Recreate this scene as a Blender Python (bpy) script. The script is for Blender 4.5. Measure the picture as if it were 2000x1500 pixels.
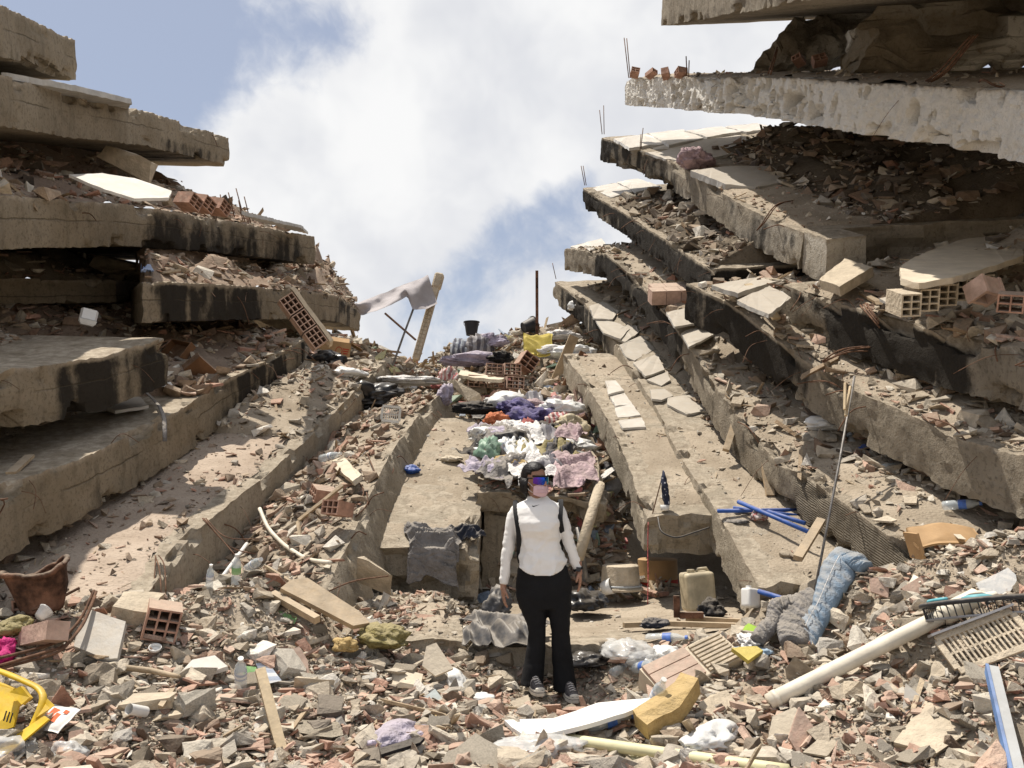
import bpy, bmesh, math
import numpy as np
from mathutils import Vector, Matrix, Euler

for o in list(bpy.data.objects): bpy.data.objects.remove(o)
SC = bpy.context.scene
COL = SC.collection
rad = math.radians
RNG = np.random.default_rng(11)

# ------------------------------------------------------------------ camera
FPX = 1700.0                      # focal length in pixels of the 2000 x 1500 photograph
PITCH = math.atan(200 / FPX)
CAMZ = 1.5
cam = bpy.data.cameras.new('camera'); camo = bpy.data.objects.new('camera', cam); COL.objects.link(camo)
cam.sensor_width = 36; cam.lens = 36 * FPX / 2000; cam.clip_end = 6000; cam.clip_start = .05
camo.location = (0, 0, CAMZ); camo.rotation_euler = (math.pi / 2 + PITCH, 0, 0)
SC.camera = camo
SC.render.resolution_x, SC.render.resolution_y = 1024, 768

# ------------------------------------------------------------------ sun, sky, exposure
TOSUN = Vector((-.29, .20, 1.0)).normalized()
SUN_EL = math.asin(TOSUN.z)
sun = bpy.data.lights.new('sun', 'SUN'); suno = bpy.data.objects.new('sun', sun); COL.objects.link(suno)
sun.energy = 5.0; sun.angle = rad(.55); sun.color = (1.0, .935, .84)
suno.rotation_euler = TOSUN.to_track_quat('Z', 'Y').to_euler(); suno.location = (-8, 3, 25)
SC.view_settings.view_transform = 'Standard'; SC.view_settings.look = 'None'
SC.view_settings.exposure = 0.24; SC.view_settings.gamma = 1
SC.cycles.max_bounces = 4; SC.cycles.diffuse_bounces = 2; SC.cycles.glossy_bounces = 2; SC.cycles.caustics_reflective = False; SC.cycles.caustics_refractive = False
SC.cycles.transparent_max_bounces = 12

C_, S_ = math.cos(PITCH), math.sin(PITCH)
def ray(u, v):
    b = (750 - v) / FPX
    return np.array([(u - 1000) / FPX, C_ - b * S_, S_ + b * C_])
def P(u, v, y):
    d = ray(u, v); return np.array([0, 0, CAMZ]) + d * (y / d[1])
def proj(p):
    p = np.atleast_2d(p); z = p[:, 2] - CAMZ
    fw = p[:, 1] * C_ + z * S_; up = -p[:, 1] * S_ + z * C_
    return 1000 + FPX * p[:, 0] / fw, 750 - FPX * up / fw

class G:
    """small node-tree writer"""
    def __init__(s, tree): s.t = tree; tree.nodes.clear()
    def n(s, typ, ins=None, **props):
        nd = s.t.nodes.new(typ)
        for k, v in props.items(): setattr(nd, k, v)
        for k, v in (ins or {}).items():
            if isinstance(v, bpy.types.NodeSocket): s.t.links.new(v, nd.inputs[k])
            else: nd.inputs[k].default_value = v
        return nd
    def math(s, op, a, b=0., c=None, clamp=False):
        i = {0: a, 1: b}
        if c is not None: i[2] = c
        return s.n('ShaderNodeMath', i, operation=op, use_clamp=clamp).outputs[0]
    def vm(s, op, a, b=(0, 0, 0)):
        nd = s.n('ShaderNodeVectorMath', {0: a, 1: b}, operation=op)
        return nd.outputs['Value'] if op in ('DOT_PRODUCT', 'LENGTH') else nd.outputs[0]
    def mix(s, f, a, b, mode='MIX'):
        return s.n('ShaderNodeMix', {0: f, 6: a, 7: b}, data_type='RGBA', blend_type=mode).outputs[2]
    def ss(s, v, lo, hi, a=0., b=1.):
        return s.n('ShaderNodeMapRange', {0: v, 1: lo, 2: hi, 3: a, 4: b}, interpolation_type='SMOOTHSTEP').outputs[0]
    def noise(s, vec, scale, detail=5., rough=.55, dist=0., out='Fac'):
        i = {'Scale': scale, 'Detail': detail, 'Roughness': rough, 'Distortion': dist}
        if vec is not None: i['Vector'] = vec
        return s.n('ShaderNodeTexNoise', i).outputs[out]
def c4(c): return (c[0], c[1], c[2], 1.)

w = bpy.data.worlds.new('World'); SC.world = w; w.use_nodes = True
g = G(w.node_tree)
sky = g.n('ShaderNodeTexSky', sky_type='NISHITA', sun_disc=False, sun_elevation=SUN_EL,
          sun_rotation=math.atan2(TOSUN.x, TOSUN.y), altitude=300, air_density=1.0, dust_density=1.6, ozone_density=1.2).outputs[0]
dirv = g.n('ShaderNodeTexCoord').outputs['Generated']
warp = g.n('ShaderNodeTexNoise', {'Vector': dirv, 'Scale': 5., 'Detail': 4.}).outputs['Color']
dv = g.vm('ADD', dirv, g.vm('MULTIPLY', g.vm('SUBTRACT', warp, (.5, .5, .5)), (.10, .10, .10)))
n1 = g.noise(dv, 3.4, 6., .56)
n2 = g.noise(dv, 10., 6., .62)
f = g.math('ADD', g.math('MULTIPLY', n1, .66), g.math('MULTIPLY', n2, .34))
for (u, v, k, wd) in ((230, 60, -.22, .012), (360, 120, -.06, .004), (690, 90, -.20, .0035), (930, 545, -.09, .004), (1010, 480, -.09, .003), (1110, 415, -.12, .003), (1170, 330, -.08, .002),
                      (800, 630, -.09, .003), (1230, 250, -.05, .002), (640, 330, .16, .03), (1000, 200, .13, .04), (1350, 90, .12, .02), (520, 470, .12, .01), (1060, 590, .06, .003)):
    d = ray(u, v); d = d / np.linalg.norm(d)
    q = g.math('SUBTRACT', 1., g.vm('DOT_PRODUCT', dirv, tuple(d)))
    f = g.math('ADD', f, g.math('MULTIPLY', g.math('EXPONENT', g.math('MULTIPLY', q, -1. / wd)), k))
cl = g.ss(f, .42, .57)
shade = g.ss(g.noise(dv, 6., 4., .55), .32, .68)
cloudc = g.mix(shade, c4((8.3, 8.45, 8.9)), c4((10.6, 10.6, 10.6)))
hz = g.mix(.42, sky, c4((7.6, 8.2, 9.8)))
bg = g.n('ShaderNodeBackground', {'Color': g.mix(cl, hz, cloudc), 'Strength': .076})
g.t.links.new(bg.outputs[0], g.n('ShaderNodeOutputWorld').inputs[0])

# ------------------------------------------------------------------ numpy noise
def _h(i, j, k, seed):
    h = (i.astype(np.int64) * 374761393 + j.astype(np.int64) * 668265263 + k.astype(np.int64) * 1442695041 + seed * 974711) & 0xffffffff
    h = ((h ^ (h >> 13)) * 1274126177) & 0xffffffff
    h = h ^ (h >> 16)
    return (h & 0xffff) / 32767.5 - 1.
def vn(p, seed=0):
    p = np.asarray(p, float); i = np.floor(p); f = p - i; f = f * f * (3 - 2 * f)
    x, y, z = i[..., 0], i[..., 1], i[..., 2]; a, b, c = f[..., 0], f[..., 1], f[..., 2]
    def L(y_, z_): return _h(x, y_, z_, seed) * (1 - a) + _h(x + 1, y_, z_, seed) * a
    return (L(y, z) * (1 - b) + L(y + 1, z) * b) * (1 - c) + (L(y, z + 1) * (1 - b) + L(y + 1, z + 1) * b) * c
def fbm(p, o=4, seed=0):
    p = np.asarray(p, float); r = 0; a = .5
    for k in range(o): r = r + a * vn(p * 2 ** k + 7.3 * k, seed + k); a *= .5
    return r
def fb2(x, y, o=4, seed=0): return fbm(np.stack([x, y, np.zeros_like(x) + .37], -1), o, seed)
def sst(a, b, x): t = np.clip((x - a) / (b - a), 0, 1); return t * t * (3 - 2 * t)

# ------------------------------------------------------------------ materials
MATS = {}
def newmat(name):
    m = bpy.data.materials.new(name); m.use_nodes = True; MATS[name] = m
    return m, G(m.node_tree)
def finish(g, col, rough=.85, bump=None, bs=.3, bd=.02, metallic=0., trans=0., ior=1.45, spec=.3, alpha=1., sss=0.):
    i = {'Base Color': col, 'Roughness': rough, 'Metallic': metallic, 'Transmission Weight': trans, 'IOR': ior, 'Specular IOR Level': spec, 'Alpha': alpha, 'Subsurface Weight': sss}
    if bump is not None: i['Normal'] = g.n('ShaderNodeBump', {'Height': bump, 'Strength': bs, 'Distance': bd}).outputs[0]
    b = g.n('ShaderNodeBsdfPrincipled', i)
    g.t.links.new(b.outputs[0], g.n('ShaderNodeOutputMaterial').inputs[0])
DUST = (.43, .37, .29)
def mat(name, col, rough=.8, var=.25, scale=6., dust=0., bump=.3, bscale=40., bd=.01, **kw):
    """coloured stuff with blotches, grain and settled dust on the faces that look up"""
    if name in MATS: return MATS[name]
    m, g = newmat(name)
    co = g.n('ShaderNodeTexCoord').outputs['Object']
    n = g.noise(co, scale, 4., .6)
    c = g.mix(g.ss(n, .3, .72), c4([x * (1 - var) for x in col]), c4([min(1, x * (1 + var)) for x in col]))
    if dust:
        nz = g.n('ShaderNodeSeparateXYZ', {0: g.n('ShaderNodeNewGeometry').outputs['Normal']}).outputs[2]
        dn = g.math('MULTIPLY', g.ss(g.math('ADD', nz, g.math('MULTIPLY', g.math('SUBTRACT', g.noise(co, scale * 2.3, 4., .65), .5), 1.6)), .1, 1.), dust)
        c = g.mix(dn, c, c4(DUST))
    b = g.noise(co, bscale, 3., .6)
    finish(g, c, rough, b if bump else None, bump, bd, **kw)
    return m
def attr_mat(name, bscale=42., bs=.9, vary=.3, objcol=False):
    m, g = newmat(name)
    co = g.n('ShaderNodeTexCoord').outputs['Object']
    a = g.n('ShaderNodeObjectInfo').outputs['Color'] if objcol else g.n('ShaderNodeAttribute', attribute_name='Col').outputs['Color']
    n = g.noise(co, 14., 5., .65); n3 = g.noise(co, 60., 3., .7)
    c = g.mix(1., a, g.mix(g.ss(n, .25, .75), c4([1 - vary] * 3), c4([1 + vary * .8] * 3)), 'MULTIPLY')
    nz = g.n('ShaderNodeSeparateXYZ', {0: g.n('ShaderNodeNewGeometry').outputs['Normal']}).outputs[2]
    c = g.mix(g.math('MULTIPLY', g.ss(g.math('ADD', nz, g.math('MULTIPLY', n3, .9)), .35, 1.5), .36), c, c4(DUST))
    finish(g, c, .93, g.noise(co, bscale, 4., .7), bs, .016, spec=.15)
    return m
attr_mat('rubble'); attr_mat('chunk', objcol=True)
def earth(name, a, b, bs=.6):
    m, g = newmat(name)
    co = g.n('ShaderNodeTexCoord').outputs['Object']
    n = g.noise(co, 1.7, 6., .62); n2 = g.noise(co, 30., 4., .7)
    c = g.mix(g.ss(n, .32, .68), c4(a), c4(b))
    c = g.mix(g.ss(n2, .52, .75), c, c4([x * .62 for x in a]))
    v = g.n('ShaderNodeTexVoronoi', {'Vector': co, 'Scale': 38.}).outputs['Distance']
    finish(g, c, .96, g.math('ADD', n2, g.math('MULTIPLY', v, -.5)), bs, .02, spec=.1)
earth('earth', (.28, .23, .17), (.41, .345, .265)); earth('earth_brick', (.23, .165, .12), (.34, .265, .20))
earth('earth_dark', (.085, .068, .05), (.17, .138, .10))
earth('earth_pale', (.36, .285, .22), (.47, .385, .305))
def concrete(name, base, base2, comb=0., rough_bump=.5, grain=30., boards=True, grime=1.):
    """cast concrete: Mask.r soot, .g settled dust, .b white plaster; st = (along, down, across) in metres"""
    m, g = newmat(name)
    co = g.n('ShaderNodeTexCoord').outputs['Object']
    mk = g.n('ShaderNodeSeparateColor', {0: g.n('ShaderNodeAttribute', attribute_name='Mask').outputs['Color']})
    st = g.n('ShaderNodeAttribute', attribute_name='st').outputs['Vector']
    sx = g.n('ShaderNodeSeparateXYZ', {0: st})
    n = g.noise(co, 1.3, 5., .6); nf = g.noise(co, grain, 5., .7)
    streak = g.noise(g.vm('MULTIPLY', st, (9., .55, 9.)), 1., 4., .6)
    c = g.mix(g.ss(n, .3, .7), c4(base), c4(base2))
    c = g.mix(g.math('MULTIPLY', g.ss(streak, .52, .75), .45 * grime), c, c4([x * .5 for x in base]))
    c = g.mix(g.math('MULTIPLY', g.ss(nf, .50, .66), .55 * grime), c, c4([x * .42 for x in base]))
    c = g.mix(g.math('MULTIPLY', g.ss(g.noise(co, 5., 5., .7), .50, .72), .55 * grime), c, c4([x * .5 for x in base]))
    dn = g.math('MULTIPLY', mk.outputs[1], g.ss(g.noise(co, 3.5, 5., .65), .25, .6))
    c = g.mix(dn, c, g.mix(g.ss(g.noise(co, 12., 4., .7), .35, .65), c4((.29, .24, .18)), c4((.46, .395, .305))))
    c = g.mix(g.math('MULTIPLY', mk.outputs[2], g.ss(g.noise(co, 9., 4., .7), .3, .5)), c, c4((.74, .70, .62)))
    sm = g.ss(g.math('ADD', mk.outputs[0], g.math('MULTIPLY', g.math('SUBTRACT', g.noise(co, 7., 5., .7), .5), .9)), .25, .8)
    c = g.mix(g.math('MULTIPLY', sm, .93), c, c4((.018, .016, .014)))
    h = g.math('ADD', nf, g.math('MULTIPLY', g.noise(co, 90., 2., .6), .35))
    if boards:
        wob = g.math('MULTIPLY', g.math('SUBTRACT', g.noise(co, 2.5, 5.), .5), .035)
        dd = g.math('ABSOLUTE', g.math('SUBTRACT', g.math('ADD', sx.outputs[1], wob), .21))
        ln = g.math('MULTIPLY', g.ss(dd, .003, .010, 1., 0.), g.ss(g.noise(co, 1.1, 4.), .40, .55))
        c = g.mix(g.math('MULTIPLY', ln, .6), c, c4([x * .3 for x in base]))
        h = g.math('SUBTRACT', h, g.math('MULTIPLY', ln, 1.2))
    if comb:
        wv = g.math('SINE', g.math('MULTIPLY', g.math('ADD', sx.outputs[1], g.math('MULTIPLY', g.noise(co, 1.2), .02)), 2 * math.pi / .022))
        on = g.math('MULTIPLY', g.ss(sx.outputs[1], .015, .04), g.math('MULTIPLY', g.ss(sx.outputs[0], comb, comb + .15), g.ss(g.noise(co, 1.6, 4.), .30, .42)))
        h = g.math('ADD', h, g.math('MULTIPLY', g.math('MULTIPLY', wv, on), .30))
        c = g.mix(g.math('MULTIPLY', g.math('MULTIPLY', g.ss(wv, .2, -.8), on), .45), c, c4([x * .45 for x in base]))
    finish(g, c, .93, h, rough_bump, .03, spec=.15)
_e = np.array([P(*q) for q in ((1102, 485, 17), (1184, 496, 15), (1232, 538, 13.6), (1294, 606, 12), (1347, 678, 10.9), (1405, 769, 9.8), (1438, 812, 9.3), (1520, 908, 8.3), (1563, 922, 8.0))])
COMB_FROM = float(np.linalg.norm(np.diff(_e, axis=0), axis=1).sum()) - .1     # where the ribbed end of that slab begins
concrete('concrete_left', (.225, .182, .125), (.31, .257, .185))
concrete('concrete_right', (.235, .20, .152), (.335, .29, .225), rough_bump=1., grain=22., boards=False)
concrete('concrete_comb', (.25, .212, .16), (.34, .295, .23), comb=COMB_FROM, rough_bump=1., boards=False)
concrete('concrete_white', (.72, .68, .61), (.82, .79, .73), rough_bump=1., grain=40., boards=False, grime=.35)
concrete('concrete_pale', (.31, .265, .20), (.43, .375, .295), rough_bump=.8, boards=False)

# ------------------------------------------------------------------ mesh helpers
def tag(o, label=None, cat=None, group=None, kind=None):
    for k, v in (('label', label), ('category', cat), ('group', group), ('kind', kind)):
        if v: o[k] = v
    return o
def M_(m): return MATS[m] if isinstance(m, str) else m
def mesh(name, V, Fc, material, parent=None, smooth=False, col=None, sharp=None, attrs=None):
    me = bpy.data.meshes.new(name); V = np.asarray(V, np.float32)
    if isinstance(Fc, np.ndarray):
        k = Fc.shape[1]; me.vertices.add(len(V)); me.vertices.foreach_set('co', V.ravel())
        me.loops.add(Fc.size); me.loops.foreach_set('vertex_index', Fc.astype(np.int32).ravel())
        me.polygons.add(len(Fc)); me.polygons.foreach_set('loop_start', np.arange(0, Fc.size, k, dtype=np.int32))
        me.update(calc_edges=True); me.validate()
    else:
        me.from_pydata([tuple(map(float, v)) for v in V], [], [tuple(map(int, f)) for f in Fc]); me.update()
    if col is not None:
        a = me.color_attributes.new('Col', 'FLOAT_COLOR', 'POINT')
        a.data.foreach_set('color', np.concatenate([col, np.ones((len(col), 1))], 1).astype(np.float32).ravel())
    for k_, v_ in (attrs or {}).items():
        if k_ == 'Mask':
            a = me.color_attributes.new(k_, 'FLOAT_COLOR', 'POINT'); a.data.foreach_set('color', np.concatenate([v_, np.ones((len(v_), 1))], 1).astype(np.float32).ravel())
        else:
            a = me.attributes.new(k_, 'FLOAT_VECTOR', 'POINT'); a.data.foreach_set('vector', v_.astype(np.float32).ravel())
    me.polygons.foreach_set('use_smooth', np.full(len(me.polygons), bool(smooth)))
    if smooth:
        if sharp: me.set_sharp_from_angle(angle=rad(sharp))
    me.materials.append(M_(material))
    o = bpy.data.objects.new(name, me); COL.objects.link(o)
    if parent is not None: o.parent = parent
    return o
def empty(name, loc=(0, 0, 0)):
    o = bpy.data.objects.new(name, None); o.empty_display_size = .1; COL.objects.link(o); o.location = loc; return o
LAND = []                                          # (position, phrase) of things to name others by
def land(p, phrase): LAND.append((np.array(p, float), phrase))

class Slab:
    """a fallen floor slab: visible top edge through pixel stations (u, v, depth), running back by a world vector"""
    def __init__(s, label, st, th, back, material='concrete_left', soot=0., white=0., dents=0, seed=1, nl=None, nt=10, na=18, jag=(.05, .05), chip=.06, dust=1., rough=.02, cat='concrete slab', name='concrete_slab', sootband=None):
        E0 = np.array([P(*q) for q in st]); B = np.array(back, float); s.W = np.linalg.norm(B); s.Bd = B / s.W
        d = np.r_[0, np.cumsum(np.linalg.norm(np.diff(E0, axis=0), axis=1))]; s.L = d[-1]; s.d, s.E0 = d, E0
        T = E0[-1] - E0[0]; s.T = T / np.linalg.norm(T); N = np.cross(T, B); N /= np.linalg.norm(N); s.N = N if N[2] > 0 else -N; s.th = th; s.seed = seed
        nl = nl or int(s.L / .04)
        a, b, c = np.meshgrid(np.arange(nl + 1), np.arange(na + 1), np.arange(nt + 1), indexing='ij')
        on = (a == 0) | (a == nl) | (b == 0) | (b == na) | (c == 0) | (c == nt)
        ids = -np.ones(on.shape, int); ids[on] = np.arange(on.sum())
        A, Bq, Cq = a[on], b[on], c[on]
        S = A / nl * s.L; Tt = (Bq / na) ** 1.8 * s.W; R = Cq / nt * th
        p = s.edge(S) + Tt[:, None] * s.Bd - R[:, None] * s.N
        q = p.copy()
        for k in range(3): q[:, k] += rough * 1.3 * fbm(p * 1.1 + 31 * k, 2, seed) + rough * .9 * fbm(p * 10 + 17 * k, 3, seed + 5)
        for (r0, sg) in ((0., -1.), (th, 1.)):     # chipped arrises
            de = np.sqrt(Tt ** 2 + (R - r0) ** 2); am = (chip * 1.9 * np.clip(fbm(p * 2.6 + 3 * r0, 5, seed + 9) * 5. - .6, 0, 1) + .016 * np.clip(fbm(p * 22 + 9 * r0, 2, seed + 19) * 2.5 + .3, 0, 1)) * np.exp(-(de / (.045 + chip * .5)) ** 2)
            q += am[:, None] * (s.Bd * .8 + sg * s.N * .8)
        for (e, j, sg) in ((0., jag[0], 1.), (s.L, jag[1], -1.)):
            k = np.exp(-((S - e) / .12) ** 2) * j * (fbm(p * np.array([3.5, 3.5, 3.5]) + e, 3, seed + 13) * 2.5 + .2)
            q += (sg * np.abs(k))[:, None] * s.T
        front = (Bq == 0)
        if dents:
            r = np.random.default_rng(seed + 50)
            for _ in range(dents):
                ds, dr, rr, dp = s.L * (r.uniform(.18, .62) if r.random() < .8 else r.random()), r.uniform(.05, th * .95), .018 + .05 * r.random() ** 2, r.uniform(.06, .16)
                q2 = ((S - ds) ** 2 + ((R - dr) * .65) ** 2) / rr ** 2
                q += (front * dp * np.exp(-q2 ** 2.2))[:, None] * s.Bd
            q += (front * .05 * np.abs(fb2(S * 16, R * 16, 3, seed + 3)) + .03 * fb2(S * 2.2, R * 4, 3, seed + 4) - .02)[:, None] * s.Bd
        fs = []
        for ax, hi in ((0, 0), (0, nl), (1, 0), (1, na), (2, 0), (2, nt)):
            I = np.take(ids, hi, axis=ax); f4 = np.stack([I[:-1, :-1], I[1:, :-1], I[1:, 1:], I[:-1, 1:]], -1).reshape(-1, 4)
            fs.append(f4[:, ::-1] if (hi == 0) ^ (ax == 1) else f4)
        f4 = np.concatenate(fs)
        fl = fb2(S * .55 + seed, R * .8, 3, seed + 21) * 1.7; stn = fb2(S * 5.5, R * .9, 3, seed + 22) * 1.3
        so = np.clip((fl + soot * 2 - .9) * 1.3 + stn * .55 * (soot > 0), 0, 1)
        if sootband is not None: so = np.clip(so + sootband(S / s.L, R / th) * (1 + stn), 0, 1)
        side = (Cq > 0); sidek = np.clip(R / .06, 0, 1)
        M = np.stack([so * sidek * (1 - .75 * sst(.15, .6, Tt) * (Cq == 0)), np.where(Cq == 0, dust, np.clip(.55 - R / .1, 0, 1) * .9 * dust), np.where(side, np.clip(white * 1.5 + fl * .8 - .6, 0, 1), 0)], -1)
        STv = np.stack([S, np.where(Cq == 0, 0, R), Tt], -1)
        s.o = mesh(name, q, f4, material, None, True, sharp=20, attrs={'Mask': M, 'st': STv})
        tag(s.o, label, cat, 'collapsed floor slabs', 'thing')
        bm = bmesh.new(); bm.from_mesh(s.o.data); bmesh.ops.recalc_face_normals(bm, faces=bm.faces); bm.to_mesh(s.o.data); bm.free()
    def edge(s, S): return np.stack([np.interp(S, s.d, s.E0[:, k]) for k in range(3)], -1)
    def at(s, S, t, h=0.):
        S, t, h = np.broadcast_arrays(np.asarray(S, float), np.asarray(t, float), np.asarray(h, float))
        return s.edge(S) + t[..., None] * s.Bd + h[..., None] * s.N
    def hit(s, u, v):
        """(along, across) of the point of the top that shows at a pixel"""
        S, t = np.meshgrid(np.linspace(0, s.L, 260), np.linspace(0, s.W, 160), indexing='ij')
        a, b = proj(s.at(S, t).reshape(-1, 3)); k = np.argmin((a - u) ** 2 + (b - v) ** 2)
        return S.ravel()[k], t.ravel()[k]
    def frame(s, S=None):
        return Matrix(np.stack([s.T, np.cross(s.N, s.T), s.N], 1)).to_4x4()
# ------------------------------------------------------------------ the two fans of collapsed slabs
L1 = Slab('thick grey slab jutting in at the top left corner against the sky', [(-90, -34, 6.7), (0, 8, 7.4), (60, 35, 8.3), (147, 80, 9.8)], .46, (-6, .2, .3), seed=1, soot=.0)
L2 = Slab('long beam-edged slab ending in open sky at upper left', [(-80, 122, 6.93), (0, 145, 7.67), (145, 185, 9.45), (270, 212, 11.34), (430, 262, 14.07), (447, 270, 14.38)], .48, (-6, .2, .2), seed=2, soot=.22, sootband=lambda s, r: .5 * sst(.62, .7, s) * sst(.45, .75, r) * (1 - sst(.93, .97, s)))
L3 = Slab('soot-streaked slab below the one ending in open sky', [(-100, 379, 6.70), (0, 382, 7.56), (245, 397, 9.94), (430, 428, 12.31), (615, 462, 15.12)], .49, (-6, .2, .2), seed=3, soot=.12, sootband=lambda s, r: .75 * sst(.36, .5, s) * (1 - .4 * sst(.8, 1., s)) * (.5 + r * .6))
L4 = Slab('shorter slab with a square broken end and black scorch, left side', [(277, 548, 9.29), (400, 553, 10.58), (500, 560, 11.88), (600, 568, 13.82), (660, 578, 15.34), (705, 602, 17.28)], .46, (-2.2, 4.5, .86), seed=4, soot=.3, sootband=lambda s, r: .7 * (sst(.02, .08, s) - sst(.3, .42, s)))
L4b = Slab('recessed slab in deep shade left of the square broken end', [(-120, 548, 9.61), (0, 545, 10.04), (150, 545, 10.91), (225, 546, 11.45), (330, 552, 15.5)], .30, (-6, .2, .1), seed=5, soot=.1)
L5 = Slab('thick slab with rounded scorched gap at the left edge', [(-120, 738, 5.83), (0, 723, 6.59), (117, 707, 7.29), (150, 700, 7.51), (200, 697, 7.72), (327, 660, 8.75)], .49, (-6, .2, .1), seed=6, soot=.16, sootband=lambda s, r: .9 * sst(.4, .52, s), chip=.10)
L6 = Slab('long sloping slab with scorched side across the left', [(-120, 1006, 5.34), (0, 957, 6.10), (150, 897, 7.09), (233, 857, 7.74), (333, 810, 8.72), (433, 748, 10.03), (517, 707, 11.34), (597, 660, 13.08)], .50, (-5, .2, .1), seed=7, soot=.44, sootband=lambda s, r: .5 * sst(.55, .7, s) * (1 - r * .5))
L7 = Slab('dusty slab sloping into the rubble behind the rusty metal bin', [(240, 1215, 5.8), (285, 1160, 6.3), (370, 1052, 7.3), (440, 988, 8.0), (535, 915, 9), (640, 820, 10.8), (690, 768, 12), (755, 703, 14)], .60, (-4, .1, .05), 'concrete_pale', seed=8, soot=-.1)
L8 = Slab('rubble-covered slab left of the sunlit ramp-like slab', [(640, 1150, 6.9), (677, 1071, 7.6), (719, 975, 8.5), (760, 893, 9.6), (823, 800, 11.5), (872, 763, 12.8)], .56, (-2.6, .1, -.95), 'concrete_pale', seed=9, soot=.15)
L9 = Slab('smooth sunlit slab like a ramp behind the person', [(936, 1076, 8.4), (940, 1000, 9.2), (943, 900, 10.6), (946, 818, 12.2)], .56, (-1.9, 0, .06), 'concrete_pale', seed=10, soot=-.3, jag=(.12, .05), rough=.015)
R0 = Slab('slab overhanging at the top edge with its underside showing', [(1292, -8, 13.2), (1480, -75, 8.5), (1800, -190, 5.2)], .46, (6, .4, .55), 'concrete_right', seed=11, soot=-.2, jag=(.03, .03))
R1 = Slab('topmost right slab with white pitted crumbling side', [(1222, 152, 15), (1340, 150, 12.8), (1520, 151, 10), (1800, 166, 7.2), (2000, 176, 5.9), (2160, 186, 5.1)], .48, (6, .0, .12), 'concrete_white', seed=12, soot=-.05, dents=260, nl=430, nt=22, white=.4)
R2 = Slab('right slab with pale floor tiles and a square beam end', [(1172, 268, 16), (1300, 310, 13.8), (1335, 330, 13.1), (1450, 400, 11), (1530, 440, 10), (1570, 455, 9.5)], .44, (6, .25, .42), 'concrete_right', seed=13, soot=.45, white=.35, sootband=lambda s, r: .5 * (1 - sst(.3, .5, s)), jag=(.04, .1))
R2e = Slab('square concrete beam end hanging under the tiled right slab', [(1570, 453, 9.52), (1615, 467, 9.0)], .47, (.42, .0, .03), 'concrete_right', seed=14, soot=-.1, white=.3, jag=(0, .02), nl=12, na=8, chip=.04, cat='concrete beam', name='concrete_beam')
R3 = Slab('burnt black slab tucked under the tiled right slab', [(1137, 368, 16.5), (1225, 420, 14.5), (1330, 490, 12), (1388, 528, 10.7)], .38, (5, .2, .35), 'concrete_right', seed=15, soot=1.0, jag=(.04, .1))
R4 = Slab('long right slab with combed mortar side below the scorched one', [(1340, 552, 10.4), (1434, 596, 9.6), (1506, 658, 9.05), (1578, 711, 8.5), (1678, 769, 7.8), (1818, 826, 7.0), (1846, 846, 6.85), (2000, 890, 6.1), (2160, 940, 5.4)], .46, (5, .1, .15), 'concrete_right', seed=16, soot=.42, sootband=lambda s, r: 1.1 * (1 - sst(.2, .4, s)), chip=.09)
R8 = Slab('scorched slab above the long combed one at the right edge', [(1525, 553, 9.2), (1616, 586, 8.5), (1722, 615, 7.8), (1842, 654, 7.2), (1904, 663, 6.8), (2000, 682, 6.2), (2160, 712, 5.4)], .46, (5, .1, .2), 'concrete_right', seed=17, soot=.52, sootband=lambda s, r: 1.1 * (sst(.12, .25, s) - sst(.55, .7, s)), chip=.1)
R5 = Slab('long right slab ending in a finely ribbed face above the jeans', [(1102, 485, 17), (1184, 496, 15), (1232, 538, 13.6), (1294, 606, 12), (1347, 678, 10.9), (1405, 769, 9.8), (1438, 812, 9.3), (1520, 908, 8.3), (1563, 922, 8.0), (1640, 975, 7.4), (1731, 1042, 6.8), (1800, 1092, 6.35)], .44, (3.6, .1, .1), 'concrete_comb', seed=18, soot=.38, sootband=lambda s, r: 1.1 * (sst(.1, .16, s) - sst(.45, .6, s)), chip=.09)
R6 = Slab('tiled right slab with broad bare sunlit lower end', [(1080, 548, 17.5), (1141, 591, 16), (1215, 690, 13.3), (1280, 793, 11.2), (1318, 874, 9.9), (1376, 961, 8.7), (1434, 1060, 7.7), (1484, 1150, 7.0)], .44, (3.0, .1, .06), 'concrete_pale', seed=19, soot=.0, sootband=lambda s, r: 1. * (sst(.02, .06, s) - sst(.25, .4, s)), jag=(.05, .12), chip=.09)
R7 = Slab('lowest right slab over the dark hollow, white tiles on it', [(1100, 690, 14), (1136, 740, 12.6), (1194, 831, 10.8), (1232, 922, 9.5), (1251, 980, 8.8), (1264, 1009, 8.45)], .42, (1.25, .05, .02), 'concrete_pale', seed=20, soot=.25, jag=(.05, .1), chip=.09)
SLABS = dict(L1=L1, L2=L2, L3=L3, L4=L4, L4b=L4b, L5=L5, L6=L6, L7=L7, L8=L8, L9=L9, R0=R0, R1=R1, R2=R2, R3=R3, R4=R4, R5=R5, R6=R6, R7=R7, R8=R8)

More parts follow.
